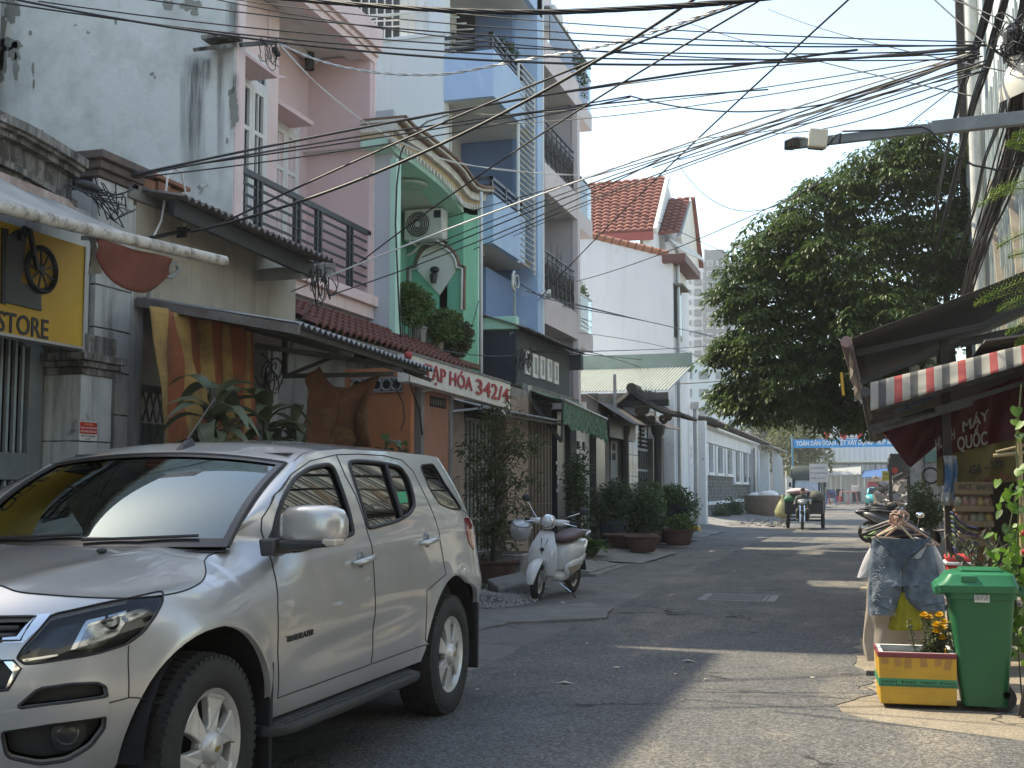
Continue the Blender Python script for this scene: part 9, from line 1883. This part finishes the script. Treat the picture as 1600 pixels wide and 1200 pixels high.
for s in (1,-1):
 obj('side_panel',loft([(.05,.36,.02,.07,.9),(-.15,.38,.035,.10,.9),(-.4,.43,.035,.085,.9),(-.62,.52,.02,.04,.9)],16),m_scw,sct,world=0,smooth=180).location=(0,.15*s,0); g=MB(); g.slab([(.03,.17*s,.40),(-.06,.185*s,.31),(-.30,.19*s,.35),(-.48,.185*s,.44)],(0,.012*s,0)); obj('side_inlay',g,mat('inlay_tan',(.26,.22,.16),rough=.35),sct,world=0,bev=.005)
obj('seat',loft([(.06,.73,.07,.02,.7),(-.04,.745,.125,.055,.7),(-.2,.755,.145,.06,.7),(-.4,.785,.15,.062,.7),(-.62,.815,.135,.055,.7),(-.76,.82,.08,.03,.8)],20),m_scs,sct,world=0,smooth=180)
obj('grab_rail',MB().tube([(-.62,.15,.80),(-.85,.12,.83),(-.92,0,.83),(-.85,-.12,.83),(-.62,-.15,.80)],.016,8),m_scw,sct,world=0,smooth=180); obj('tail_lamp',MB().ball((-.92,0,.69),(.03,.08,.04),10,8),m_prd,sct,world=0,smooth=180)
obj('engine',MB().obox((-.45,-.02,.26),(.45,.16,.16)).lathe([(.0001,-.07),(.11,-.06),(.11,.06),(.0001,.07)],18,Matrix.Rotation(PI/2,3,'X'),(-.62,-.1,.24)),m_blkpl,sct,world=0,bev=.02); obj('muffler',MB().tube([(-.3,-.16,.22),(-.5,-.17,.25),(-.9,-.17,.34)],[.03,.05,.055],12),m_blkpl,sct,world=0,smooth=60)
obj('rear_hugger',MB().obox((-.88,0,.42),(.03,.14,.28),Euler((0,.5,0)).to_matrix()),m_blkpl,sct,world=0)
hd=obj('handlebar_cowl',loft([(-.10,0,.03,.03,.9),(-.06,0,.085,.075,.9),(.03,.01,.105,.095,.9),(.085,.01,.09,.085,.9)],20),m_scw,sct,world=0,smooth=180); hd.location=(.40,0,.97); hd.rotation_euler=(0,-.08,.12)
obj('headlight',MB().ball((.085,0,.01),(.045,.078,.075),18,12),mat('headlamp_glass',(.45,.46,.46),(.75,.76,.76),.08,sc_=18,coat=1),hd,world=0,smooth=180); obj('headlight_ring',MB().lathe([(.082,-.01),(.094,0),(.082,.012)],24,Matrix.Rotation(PI/2,3,'Y'),(.088,0,.01)),m_chr,hd,world=0,smooth=180)
for s in (1,-1):
 obj('bar_cover',loft([(0,0,.045,.04,.9),(.1,0,.05,.045,.9),(.2,.01,.03,.03,.9)],14),m_scw,hd,world=0,smooth=180).matrix_local=Matrix.Translation((-.02,.06*s,.01))@Matrix.Rotation(s*1.75,4,'Z')
 obj('grip',MB().tube([(-.06,.22*s,.02),(-.10,.34*s,.025)],.019,10),m_rub,hd,world=0); obj('lever',MB().tube([(-.01,.20*s,.005),(.01,.28*s,-.005),(-.04,.36*s,-.015)],.008,6),m_chr,hd,world=0)
 obj('mirror_stem',MB().tube([(-.03,.17*s,.05),(-.02,.24*s,.14),(-.03,.31*s,.25)] if s<0 else [(-.03,.17*s,.05),(-.02,.26*s,.10),(-.03,.40*s,.16)],.007,6),m_chr,hd,world=0); mm_=(-.03,-.33,.29) if s<0 else (-.03,.43,.19); obj('mirror',MB().ball(mm_,(.022,.065,.05),14,8),m_blkpl,hd,world=0,smooth=180)
obj('side_stand',MB().tube([(.08,.12,.24),(.02,.30,.02)],.012,6).tube([(.12,.10,.20),(.06,.25,.09)],.008,6),m_chr,sct,world=0)
M=(Matrix.Translation(sct.location)@sct.rotation_euler.to_matrix().to_4x4()); hp_=M@V((.44,-.36,.84))
hel=thing('helmet','silver open face helmet hanging from the scooter handlebar','helmet',tuple(hp_)); obj('shell',MB().lathe([(.10,.11),(.13,.09),(.142,.02),(.135,-.05),(.10,-.11),(.05,-.14),(.0001,-.145)],24,Euler((.35,.25,0)).to_matrix(),hp_),mat('helmet_silver',(.42,.43,.43),(.36,.37,.37),.25,coat=1),hel,smooth=180); obj('lining',MB().lathe([(.0001,.06),(.10,.09),(.12,.10),(.131,.088)],20,Euler((.35,.25,0)).to_matrix(),hp_),m_rub,hel,smooth=180); obj('peak',MB().ball(hp_+V((-.12,0,.10)),(.05,.06,.03),10,6),m_rub,hel,smooth=180)
def person(name_label,joints,edges,radii,root_i,loc,rz,mat_list,cloth_fn,sub=2):
 me=bpy.data.meshes.new('body'); me.from_pydata(joints,edges,[]); o=bpy.data.objects.new('person',me); COL.objects.link(o); o.location=loc; o.rotation_euler=(0,0,rz)
 sm=o.modifiers.new('skin','SKIN'); sk=me.skin_vertices[0].data
 for i,r in enumerate(radii): sk[i].radius=(r,r) if not hasattr(r,'__len__') else r
 sk[root_i].use_root=True; sm.use_smooth_shade=True; s2=o.modifiers.new('sub','SUBSURF'); s2.levels=s2.render_levels=sub
 dg=bpy.context.evaluated_depsgraph_get(); m2=bpy.data.meshes.new_from_object(o.evaluated_get(dg)); o.modifiers.clear(); o.data=m2
 for m in mat_list: m2.materials.append(m)
 for p in m2.polygons: p.use_smooth=True; p.material_index=cloth_fn(p.center)
 tag(o,name_label,'person'); return o
m_skin=mat('skin',(.30,.17,.11),rough=.55); m_jack=mat('jacket_grey_green',(.075,.09,.08),(.05,.06,.055),.85,sc_=8); m_trou=mat('trousers_olive',(.085,.08,.06),(.06,.057,.045),.85,sc_=8); m_hair=mat('hair_black',(.012,.011,.011),rough=.6); m_mask=mat('face_cloth',(.25,.25,.26),rough=.9)
def rider(loc,rz,label,helm=None,jack=None,trou=None,s=1.0):
 J=[(0,0,.80),(.02,0,1.02),(.04,0,1.22),(.06,0,1.33),(.08,0,1.43),(.09,0,1.54),
       (.05,.19,1.25),(.16,.29,1.08),(.38,.29,1.00),(.46,.28,1.00),(.05,-.19,1.25),(.16,-.29,1.08),(.38,-.29,1.00),(.46,-.28,1.00),
       (.08,.11,.78),(.42,.20,.76),(.34,.18,.40),(.46,.18,.35),(.08,-.11,.78),(.42,-.20,.76),(.34,-.18,.40),(.46,-.18,.35)]
 J=[(x*s,y*s,z*s) for x,y,z in J]
 E=[(0,1),(1,2),(2,3),(3,4),(4,5),(2,6),(6,7),(7,8),(8,9),(2,10),(10,11),(11,12),(12,13),(0,14),(14,15),(15,16),(16,17),(0,18),(18,19),(19,20),(20,21)]
 Rr=[.135,.135,.15,.055,.085,.075,.07,.055,.042,.04,.07,.055,.042,.04,.10,.082,.06,.05,.10,.082,.06,.05]; Rr=[r*s for r in Rr]
 def cf(c):
  x,y,z=c.x/s,c.y/s,c.z/s
  if z>1.37: return 3 if (z>1.53 or x<.05) else 0
  if x>.42 and z>.9: return 0
  return 1 if z>.86 and not (z<.90 and x>.2) else 2
 o=person(label,J,E,Rr,0,loc,rz,[m_skin,jack or m_jack,trou or m_trou,m_hair],cf)
 for yy in (.03,-.03): obj('eye',MB().ball((.165*s,yy*s,1.475*s),.011*s,8,6),m_black,o,world=0)
 obj('nose',MB().ball((.175*s,0,1.445*s),(.018*s,.013*s,.02*s),8,6),m_skin,o,world=0,smooth=180)
 for y in (.29,-.29):
  for k in range(5): obj('finger',MB().tube([(.45*s,(y-.035+.017*k)*s,1.01*s),(.50*s,(y-.035+.017*k)*s,1.025*s),(.52*s,(y-.035+.017*k)*s,.995*s),(.495*s,(y-.035+.017*k)*s,.975*s)],.0085*s,5),m_skin,o,world=0,smooth=180)
 if helm: obj('helmet',MB().ball((.085*s,0,1.51*s),(.135*s,.12*s,.12*s),16,10),helm,o,world=0,smooth=180)
 else: obj('hair',MB().ball((.07*s,0,1.535*s),(.10*s,.088*s,.085*s),14,10),m_hair,o,world=0,smooth=180)
 return o
ct=at(1253,829,Z=0); CT=V((ct.x,ct.y,0)); crt=thing('goods_tricycle','three wheeled motor cart loaded with sacks coming up the road with its rider','tricycle',tuple(CT),rz=-PI/2)
wheel2(crt,-.35,.28,.28,.045);
m_dkm=mat('cart_dark',(.035,.04,.038),(.05,.05,.045),.7,sc_=6)
obj('front_fork',MB().bar((-.35,.07,.28),(-.55,.07,.95),.035).bar((-.35,-.07,.28),(-.55,-.07,.95),.035),m_chr,crt,world=0); obj('front_fairing',loft([(-.70,.92,.05,.05,.9),(-.58,.95,.17,.10,.8),(-.46,.95,.15,.09,.8),(-.42,.94,.06,.04,.9)],16),mat('fairing_grey',(.22,.23,.24),rough=.35),crt,world=0,smooth=180); obj('mudguard',MB().obox((-.33,0,.62),(.22,.13,.10)),m_dkm,crt,world=0,bev=.03)
obj('headlight',MB().ball((-.40,0,.93),(.03,.09,.06),12,8),m_ind,crt,world=0,smooth=180); obj('handlebar',MB().tube([(-.62,.34,1.02),(-.55,.1,1.0),(-.55,-.1,1.0),(-.62,-.34,1.02)],.015,6),m_chr,crt,world=0)
obj('frame',MB().obox((-1.0,0,.5),(.9,.2,.32)).obox((-1.1,0,.72),(.7,.26,.14)),m_dkm,crt,world=0,bev=.03)
bed=obj('cargo_bed',MB().box(-3.0,-1.45,-.65,.65,.52,.60).box(-3.0,-1.45,-.65,-.60,.60,.92).box(-3.0,-1.45,.60,.65,.60,.92).box(-1.50,-1.45,-.60,.60,.60,.90).box(-3,-2.95,-.60,.60,.60,.92),m_dkm,crt,world=0)
for y in (.60,-.60): wheel2(crt,-2.2,.29,.29,.06,y=y)
obj('axle',MB().bar((-2.2,-.6,.29),(-2.2,.6,.29),.06),m_dkm,crt,world=0); obj('cross_bar',MB().bar((-1.4,-.62,.42),(-1.4,.62,.42),.05),m_dkm,crt,world=0)
W_=lambda x,y,z:(CT.x+y,CT.y-x,z)
def load(name,lab,cat,c,r,m):
 p=W_(*c); return tag(obj(name,MB().ball(p,r,14,8),m,smooth=180),lab,cat)
m_sack=mat('sack_olive',(.10,.10,.075),(.055,.06,.05),.9,sc_=5,bump=.5,bsc=9)
load('sack','large olive sack on the right side of the cart','sack',(-2.0,.36,1.08),(.32,.55,.26),m_sack); load('sack','dark sack on the left side of the cart','sack',(-2.1,-.34,1.05),(.30,.5,.22),m_sack); load('green_crate','small green crate on the front left of the cart bed','crate',(-1.6,-.52,1.02),(.18,.15,.14),mat('crate_green',(.05,.16,.08),rough=.6)); load('pink_bundle','pink cloth bundle on the cart behind the rider','bundle',(-1.8,-.2,1.3),(.4,.3,.12),mat('bundle_pink',(.52,.28,.30),(.6,.5,.5),.8,sc_=5))
p=W_(-2.55,.48,1.95); bd=thing('price_board','white board with printed lines standing on the cart','board',p); obj('panel',MB().box(p[0]-.32,p[0]+.32,p[1],p[1]+.02,1.62,2.28),m_white,bd)
for k,(s,w_) in enumerate((('MUA BÁN PHẾ LIỆU',.52),('SẮT NHÔM ĐỒNG',.56),('0908 123 342',.50))): put_text(s,mat('print_blue',(.06,.12,.3),rough=.6),bd,(p[0]-.28,p[1]-.004,2.1-.18*k),(1,0,0),(0,0,1),.055,.001,width=w_)
obj('stake',MB().box(p[0]-.03,p[0]+.03,p[1]+.02,p[1]+.05,.6,1.65),m_dwood,bd)
rider((CT.x,CT.y+1.02,-.02),-PI/2,'person in a grey green jacket riding the three wheeled cart towards the camera',s=.9)
tk=at(1262,800,Z=0); TY=80.0; txk=xy(1262,TY); trk=thing('covered_truck','parked truck with dark green canvas top and silver windscreen cover behind the cart','truck',(txk,TY,0),rz=-PI/2)
m_trk=mat('truck_green',(.035,.055,.045),(.05,.065,.055),.6); obj('canvas_top',loft([(-.05,2.35,1.05,.42,.5),(-.15,2.38,1.1,.45,.5),(-4,2.38,1.1,.45,.5)],20),m_trk,trk,world=0,smooth=60)
obj('cab',MB().hexa([(-1.4,-.95,.45),(.1,-.95,.45),(.1,.95,.45),(-1.4,.95,.45),(-1.4,-.9,2.0),(-.25,-.85,2.0),(-.25,.85,2.0),(-1.4,.9,2.0)]),m_trk,trk,world=0,bev=.06); obj('windscreen',MB().hexa([(.0,-.82,1.15),(.06,-.82,1.15),(.06,.82,1.15),(.0,.82,1.15),(-.24,-.76,1.92),(-.16,-.76,1.92),(-.16,.76,1.92),(-.24,.76,1.92)]),mat('sun_shade',(.42,.44,.46),(.30,.32,.34),.3,sc_=4,metal=.3),trk,world=0); obj('bumper',MB().box(.08,.18,-.95,.95,.4,.62),m_blkpl,trk,world=0,bev=.03); obj('bonnet_panel',MB().box(.10,.13,-.85,.85,.66,1.05),mat('truck_face',(.40,.42,.44),rough=.4),trk,world=0)
for y in (.85,-.85):
 wheel2(trk,-.5,.36,.36,.10,y=y); wheel2(trk,-3.2,.36,.36,.10,y=y); obj('mirror',MB().obox((.05,y*1.28,1.62),(.06,.16,.30)),m_blkpl,trk,world=0,bev=.02); obj('headlight',MB().ball((.13,y*.75,.82),(.03,.11,.09),10,8),m_ind,trk,world=0,smooth=180)
obj('cargo_sides',MB().box(-4.2,-1.45,-1.0,1.0,.6,2.0),m_trk,trk,world=0)
TYx=88.0; xx=xy(1371,TYx); tx_=thing('turquoise_taxi','small turquoise taxi far down the right side of the road','taxi',(xx,TYx,0),rz=-PI/2); m_turq=mat('taxi_turq',(.02,.36,.34),(.03,.40,.38),.3,coat=1)
obj('lower_body',loft([(.0,.55,.55,.18,.5),(-.1,.60,.80,.30,.5),(-.9,.66,.84,.34,.5),(-3.0,.66,.84,.34,.5),(-3.7,.62,.8,.3,.5)],20),m_turq,tx_,world=0,smooth=60); obj('cabin',loft([(-.95,1.0,.74,.05,.5),(-1.35,1.18,.70,.26,.5),(-2.5,1.2,.70,.27,.5),(-3.3,1.0,.74,.08,.5)],20),m_turq,tx_,world=0,smooth=60); obj('windscreen',MB().hexa([(-.92,-.62,1.0),(-.85,-.62,.98),(-.85,.62,.98),(-.92,.62,1.0),(-1.32,-.56,1.40),(-1.26,-.56,1.42),(-1.26,.56,1.42),(-1.32,.56,1.40)]),m_pane,tx_,world=0); obj('grille',MB().box(.0,.05,-.5,.5,.30,.52),m_blkpl,tx_,world=0)
for y in (.74,-.74): wheel2(tx_,-.75,.29,.29,.09,y=y); wheel2(tx_,-3.0,.29,.29,.09,y=y); obj('headlight',MB().ball((-.04,y*.8,.70),(.06,.12,.07),10,8),m_ind,tx_,world=0,smooth=180)
def motorbike(label,x,y,rz,m,s=1.0,grp='motorbikes parked on the right'):
 b=thing('motorbike',label,'motorbike',(x,y,0),rz=rz,group=grp)
 wheel2(b,.62,.28,.28,.045,.2); wheel2(b,-.62,.28,.28,.055)
 obj('fork',MB().bar((.62,.07,.28),(.42,.07,.92),.035).bar((.62,-.07,.28),(.42,-.07,.92),.035),m_chr,b,world=0)
 obj('body',loft([(.42,.72,.04,.06,.9),(.30,.70,.13,.22,.8),(.0,.52,.12,.14,.8),(-.3,.58,.14,.16,.8),(-.7,.72,.11,.10,.8),(-.95,.80,.05,.04,.9)],18),m,b,world=0,smooth=180); obj('seat',loft([(.05,.78,.08,.03,.7),(-.2,.80,.13,.05,.7),(-.6,.86,.12,.05,.7),(-.82,.88,.05,.02,.8)],16),m_rub,b,world=0,smooth=180)
 obj('engine',MB().obox((-.02,0,.36),(.42,.24,.24)),m_blkpl,b,world=0,bev=.04); obj('exhaust',MB().tube([(.1,-.14,.25),(-.4,-.16,.26),(-.85,-.17,.42)],[.02,.045,.05],10),m_chr,b,world=0,smooth=60)
 h=obj('handlebar',MB().tube([(.32,.34,1.03),(.40,.12,1.0),(.40,-.12,1.0),(.32,-.34,1.03)],.014,6),m_blkpl,b,world=0); obj('headlight',loft([(.56,.88,.06,.05,.9),(.48,.92,.12,.10,.8),(.36,.95,.10,.08,.9)],16),m,b,world=0,smooth=180)
 for t in (1,-1): obj('mirror',MB().tube([(.38,.22*t,1.02),(.36,.30*t,1.2)],.007,5).ball((.36,.33*t,1.24),(.02,.065,.045),12,8),m_blkpl,h,world=0,smooth=180)
 return b
m_mbk=mat('bike_black',(.015,.016,.018),rough=.25,coat=1); m_mbg=mat('bike_grey',(.09,.095,.10),rough=.25,coat=1)
pb=at(1382,826,Z=0); motorbike('black motorbike parked nearest on the right with its tail to the road',xy(1392,33.5),33.5,math.radians(18),m_mbk); motorbike('dark grey motorbike parked second behind the black one',xy(1408,35.0),35.0,math.radians(14),m_mbg); motorbike('black motorbike parked furthest in the right hand row',xy(1420,37.5),37.5,math.radians(24),m_mbk)
motorbike('silver grey motorbike standing between the black ones and the poles',xy(1412,31.0),31.0,math.radians(8),mat('bike_silver',(.22,.22,.225),rough=.25,coat=1)); motorbike('black motorbike parked beyond the others by the far stall',xy(1393,42),42.0,math.radians(30),m_mbk)
c=at(1438,805,Y=12.0); mr=thing('motorbike_mirror','round motorbike mirror catching the light above the clothes hangers','mirror',tuple(c)); obj('glass',MB().ball(c,(.045,.012,.03),18,10),mat('mirror_bright',(.75,.77,.76),rough=.06,metal=1),mr,smooth=180); obj('stem',MB().tube([c,c+V((-.03,.02,-.12)),c+V((-.06,.05,-.30)),c+V((-.05,.1,-.6))],.008,6),m_blkpl,mr,smooth=180)
bb=motorbike('dark motorbike half hidden behind the clothes rack',c.x-.05,12.6,math.radians(70),m_mbk)
Yp=70.0; x=xy(1378,Yp); motorbike('yellow fronted motorbike ridden far down on the right',x,Yp,-PI/2,mat('bike_yellow',(.45,.33,.03),rough=.3,coat=1),grp='far motorbikes'); rider((x,Yp+.1,0),-PI/2,'person in white trousers and red helmet on a motorbike far down on the right',helm=mat('helmet_red',(.45,.03,.03),rough=.2,coat=1),jack=mat('shirt_pale',(.45,.47,.55),(.25,.3,.4),.8,sc_=6),trou=mat('trousers_white',(.65,.64,.62),rough=.8))
x=xy(1388,Yp); rider((x,Yp+1.5,.05),-PI/2+.3,'person in dark clothes with a red top standing beside the far stall',helm=None,jack=mat('shirt_red',(.30,.05,.05),rough=.8),trou=mat('trousers_navy',(.03,.035,.06),rough=.8),s=.98)
# ================================================================ overhead cables
def cable(A,M_,B,ya,yb,r,m=None,label='thin black overhead cable crossing the street',n=26,name='overhead_cable',X=None):
 """A, M_, B: photograph positions of both ends and one point between; ya, yb: how far off the ends are (X: on a front plane)"""
 a=at(*A,X=ya[1]) if isinstance(ya,tuple) else at(*A,Y=ya); b=at(*B,X=yb[1]) if isinstance(yb,tuple) else at(*B,Y=yb)
 h=V((b.x-a.x,b.y-a.y,0)); L=h.length; nn=V((-h.y,h.x,0)).normalized(); d=FW*F+RT*(M_[0]-800)-UP*(M_[1]-600)
 den=d.dot(nn)
 if abs(den)<1e-6: s,zm=.5,(a.z+b.z)/2
 else: t=(a-CAM).dot(nn)/den; mp=CAM+d*t; s=(mp-a).dot(h)/(L*L); zm=mp.z
 s=min(.9,max(.1,s)); k=(zm-lerp(a.z,b.z,s))/(s*(1-s)); k=max(-4*L*.12,min(k,.4))
 P=[]
 for i in range(n+1): t=i/n; P.append(V((lerp(a.x,b.x,t),lerp(a.y,b.y,t),lerp(a.z,b.z,t)+k*t*(1-t))))
 return tag(obj(name,MB().tube(P,r,5,False),m or m_wire,smooth=180),label,'cable','overhead cables across the street')
HX=('X',-7.2); H=11.0
L1='black overhead cable fanning from the right hand pole to the pink house front'
ORD=['topmost','second from the top','third from the top','fourth from the top','fifth from the top','sixth from the top','seventh from the top','eighth from the top','ninth from the top','tenth from the top','lowest']
def fan(lst,label,u0,u1,where):
 os_=[]
 for q in lst:
  A,M_,B,ya,yb,r=q[:6]; o=cable(A,M_,B,ya,yb,r,q[6] if len(q)>6 else None,label); P=[]
  for v in o.data.vertices:
   d=v.co-CAM; w=d.dot(FW); u=800+F*d.dot(RT)/w
   if u0<u<u1: P.append(600-F*d.dot(UP)/w)
  os_.append((sum(P)/len(P) if P else M_[1],o))
 os_.sort(key=lambda t:t[0])
 for i,(v,o) in enumerate(os_): o['label']='%s, %s %s'%(label,ORD[i] if i<len(os_)-1 else 'lowest',where)
fan([((-30,-12),(690,90),(1525,75),HX,H,.011),((-20,0),(585,73),(1525,82),HX,H,.008),((180,-8),(800,58),(1540,70),HX,H,.008),((330,-6),(900,52),(1560,72),HX,H,.007),((60,2),(480,52),(1530,78),HX,H,.007),((430,-12),(1000,44),(1540,66),HX,H,.007),((250,-20),(900,78),(1530,92),HX,H,.007)],'black cable strung high across the street',860,1000,'beside the blue house')
fan([((205,274),(640,186),(1340,78),('X',-6.1),H,.012),((205,276),(660,182),(1200,140),('X',-6.1),13,.009),((208,270),(480,232),(985,150),('X',-6.1),12,.008),((210,278),(560,232),(985,152),('X',-6.1),12,.007),((985,150),(1240,170),(1525,82),12,H,.008),((640,188),(1000,128),(1530,72),('X',-6.9),H,.008),((690,180),(1100,150),(1530,80),('X',-7.2),H,.007),((690,195),(1000,176),(1535,88),('X',-7.2),H,.007)],'cable of the pillar and balcony bundle',860,1000,'beside the blue house')
fan([((300,362),(640,248),(1095,-8),('X',-5.6),8.5,.013),((345,350),(600,232),(1190,-6),('X',-5.6),9,.010),((560,412),(905,168),(1185,2),('X',-6.5),9,.009),((840,470),(1060,243),(1336,-10),('X',-6.6),9.5,.009)],'long steep black cable',900,1060,'over the lilac house')
fan([((455,456),(900,276),(1515,84),('X',-6.0),H,.010,m_wirew),((660,402),(1010,240),(1520,86),('X',-6.9),H,.010),((520,460),(860,330),(1050,240),('X',-5.4),14,.007),((665,388),(905,272),(1525,90),('X',-6.9),H,.008),((700,340),(1000,255),(1540,100),('X',-7.0),H,.008),((740,390),(1060,232),(1540,95),('X',-6.9),H,.009),((800,370),(1100,222),(1535,104),('X',-6.7),H,.007),((850,300),(1150,205),(1540,110),('X',-6.6),H,.007)],'cable from lower left fronts',860,1045,'before the iron balconies')
fan([((1050,600),(1120,596),(1340,560),36,30,.016),((900,545),(1010,572),(1060,600),('X',-6.3),('X',-6),.011),((830,548),(940,556),(1048,568),('X',-6.3),('X',-6),.010),((832,550),(960,548),(1120,540),('X',-6.3),36,.009),((822,455),(960,490),(1115,525),('X',-6.6),40,.010),((880,478),(1000,500),(1118,528),('X',-6.6),40,.012),((905,520),(1010,535),(1110,562),('X',-6.6),40,.008),((680,545),(760,556),(832,552),('X',-6),('X',-6.2),.008),((1050,240),(1170,330),(1295,270),30,18,.008),((900,440),(1100,370),(1290,282),('X',-6.5),18,.008),((905,300),(1060,350),(1180,420),('X',-6.6),26,.007)],'low cable near the white house',830,1100,'among the low ones')
fan([((1060,30),(1150,60),(1520,150),20,H,.007),((1200,14),(1360,66),(1620,120),24,10.5,.007),((1440,-20),(1530,60),(1620,125),12,10.5,.008),((1460,-10),(1545,22),(1620,60),13,10.5,.007),((1340,270),(1450,170),(1500,132),22,13,.007),((1490,-10),(1550,38),(1600,80),12,10.8,.006),((1205,208),(1330,192),(1500,133),20,12,.008),((1100,215),(1320,178),(1540,110),22,11,.008),((1020,262),(1300,165),(1530,84),24,11,.012),((1060,250),(1280,178),(1400,128),24,12,.009)],'fine cable converging on the nest',1250,1500,'left of it')
def thick(px,ys,R0,label,n=5,m=None,tw=26):
 g=MB(); P=[at(u,v,Y=y) for (u,v),y in zip(px,ys)]
 def S(t):
  k=t*(len(P)-1); i=min(int(k),len(P)-2); q=k-i; p0=P[max(i-1,0)];p1=P[i];p2=P[i+1];p3=P[min(i+2,len(P)-1)]
  return .5*((2*p1)+(p2-p0)*q+(2*p0-5*p1+4*p2-p3)*q*q+(3*p1-p0-3*p2+p3)*q**3)
 for j in range(n): g.tube([S(t)+V((.0,R0*math.cos(tw*t+2*PI*j/n),R0*math.sin(tw*t+2*PI*j/n))) for t in [k/90 for k in range(91)]],R0*.72,5,False)
 return tag(obj('cable_bundle',g,m or m_wire,smooth=180),label,'cable bundle')
thick([(340,-12),(530,5),(700,16),(850,19),(1000,13),(1130,4),(1250,-10)],[9,8.6,8.2,8,7.8,7.6,7.4],.012,'thick twisted cable bundle sagging along the very top of the view')
thick([(432,66),(500,95),(585,113),(690,116),(800,97),(900,80),(980,62),(1080,30),(1190,-12)],[13.2,13,12.8,12.3,11.8,11.2,10.8,10.3,9.8],.011,'black and white twisted cable from the pink house bracket up over the street',2,m_wirew,120)
thick([(434,66),(500,135),(585,200),(680,245),(760,262),(850,271),(905,274)],[13.2,14,15.2,17,18.5,20,21],.009,'white cable sagging from the pink house bracket along the green cornice',2,m_wirew,20)
g=MB(); P=[at(u,v,X=-6.75) for u,v in ((700,180),(668,190),(640,210),(626,240),(620,290),(618,350),(622,450),(628,560),(640,600))]; g.tube(P,.014,6); tag(obj('drop_cable',g,m_wire,smooth=180),'black drop cable bending down the edge of the green house','cable')
br=thing('cable_bracket','rusty steel cable bracket with insulators on the pink house corner','bracket',tuple(at(400,72,X=-7.2))); A=at(376,70,X=-7.2); B=at(434,66,X=-7.0); obj('arm',MB().bar(A,B,.05,.05),m_steel,br)
g=MB()
for u,v in ((430,78),(433,84)): g.lathe([(.03,-.04),(.045,0),(.03,.04)],10,Matrix.Rotation(PI/2,3,'X'),at(u,v,X=-7.0))
for k in range(8): c=at(422+R.uniform(-14,14),86+R.uniform(-10,16),X=-7.05); g.tube([c+V((0,.16*math.cos(a)*R.uniform(.8,1.1),.14*math.sin(a)*R.uniform(.8,1.1))) for a in [4.4*j/10+k for j in range(11)]],.006,4,False)
obj('insulators',g,m_wire,br,kind='stuff')
for (u,v,X_,n,sp,lab) in ((505,440,-5.6,14,16,'coil of loose cables at the roof end of the low shop'),(815,560,-6.15,22,14,'tangle of cables at the corner of the dark house'),(1030,573,-6.0,10,8,'insulator cluster with cable ends on the steel post by the white house'),(420,590,-6.0,10,12,'loose wires hanging before the pale inner wall')):
 g=MB()
 for k in range(n):
  c=at(u+R.uniform(-sp,sp),v+R.uniform(-sp,sp)*.8,X=X_); s=R.uniform(.05,.2); ph_=R.uniform(0,6); g.tube([c+V((.05*math.sin(a),s*math.cos(a+ph_),s*1.1*math.sin(a+ph_))) for a in [4.5*j/9 for j in range(10)]],.007,4,False)
 tag(obj('cable_coil',g,m_wire,smooth=180),lab,'cables')
for px,X_,r,lab in (([(490,470),(470,500),(455,540),(448,560),(440,600)],-5.9,.007,'thin wire hanging from the cable coil down the cream wall'),([(612,592),(630,630),(632,655),(627,672)],-5.3,.008,'loose wire end hanging in front of the orange wall'),([(634,580),(645,612),(655,640),(660,680)],-5.3,.011,'black cable hanging beside the grocery sign'),([(700,545),(735,520),(748,470)],-6.85,.008,'black cable rising behind the planted balcony')):
 g=MB(); g.tube([at(u,v,X=X_) for u,v in px],r,5); tag(obj('hanging_cable',g,m_wire,smooth=180),lab,'cable')
c=at(806,440,X=-6.5); ant=thing('dish_antenna','small white wire grid antenna on a thin mast before the blue house','antenna',tuple(c)); g=MB(); g.tube([c+V((.02,.0,0))+V((0,.15*math.cos(a),.12*math.sin(a))) for a in [2*PI*k/20 for k in range(21)]],.012,5,False); g.tube([c+V((0,-.12,.17)),c+V((0,-.2,.1)),c+V((0,-.22,-.1)),c+V((0,-.16,-.2))],.03,6); obj('dish',g,m_white,ant,smooth=180); obj('mast',MB().bar(at(804,440,X=-6.5),at(804,500,X=-6.5),.035),m_alu,ant); g=MB(); g.tube([c+V((0,.18,0)),at(850,466,X=-6.3),at(905,478,X=-6.3),at(1000,500,X=-6.0)],.011,5); obj('lead',g,m_wire,ant)
c=at(857,460,X=-6.5); cm=thing('wall_camera','white bullet security camera on the pillar of the lilac house','security camera',tuple(c)); obj('body',MB().obox(c,(.10,.28,.11),Euler((-.35,0,.3)).to_matrix()),m_white,cm,bev=.02); obj('bracket',MB().bar(c+V((0,-.12,.04)),c+V((-.12,-.2,.0)),.035),m_white,cm)
# ================================================================ air
hz=bpy.data.materials.new('haze_air'); hz.use_nodes=True; t=hz.node_tree; t.nodes.clear(); o_=N(t,'ShaderNodeOutputMaterial'); pv_=N(t,'ShaderNodeVolumePrincipled'); pv_.inputs['Color'].default_value=(.92,.95,1,1); pv_.inputs['Density'].default_value=.0007; pv_.inputs['Anisotropy'].default_value=.2; t.links.new(pv_.outputs[0],o_.inputs['Volume'])
g=MB().box(-150,150,-70,340,-1.4,54.5); tag(obj('haze',g,hz),'thin pale haze filling the street air','haze',kind='stuff')
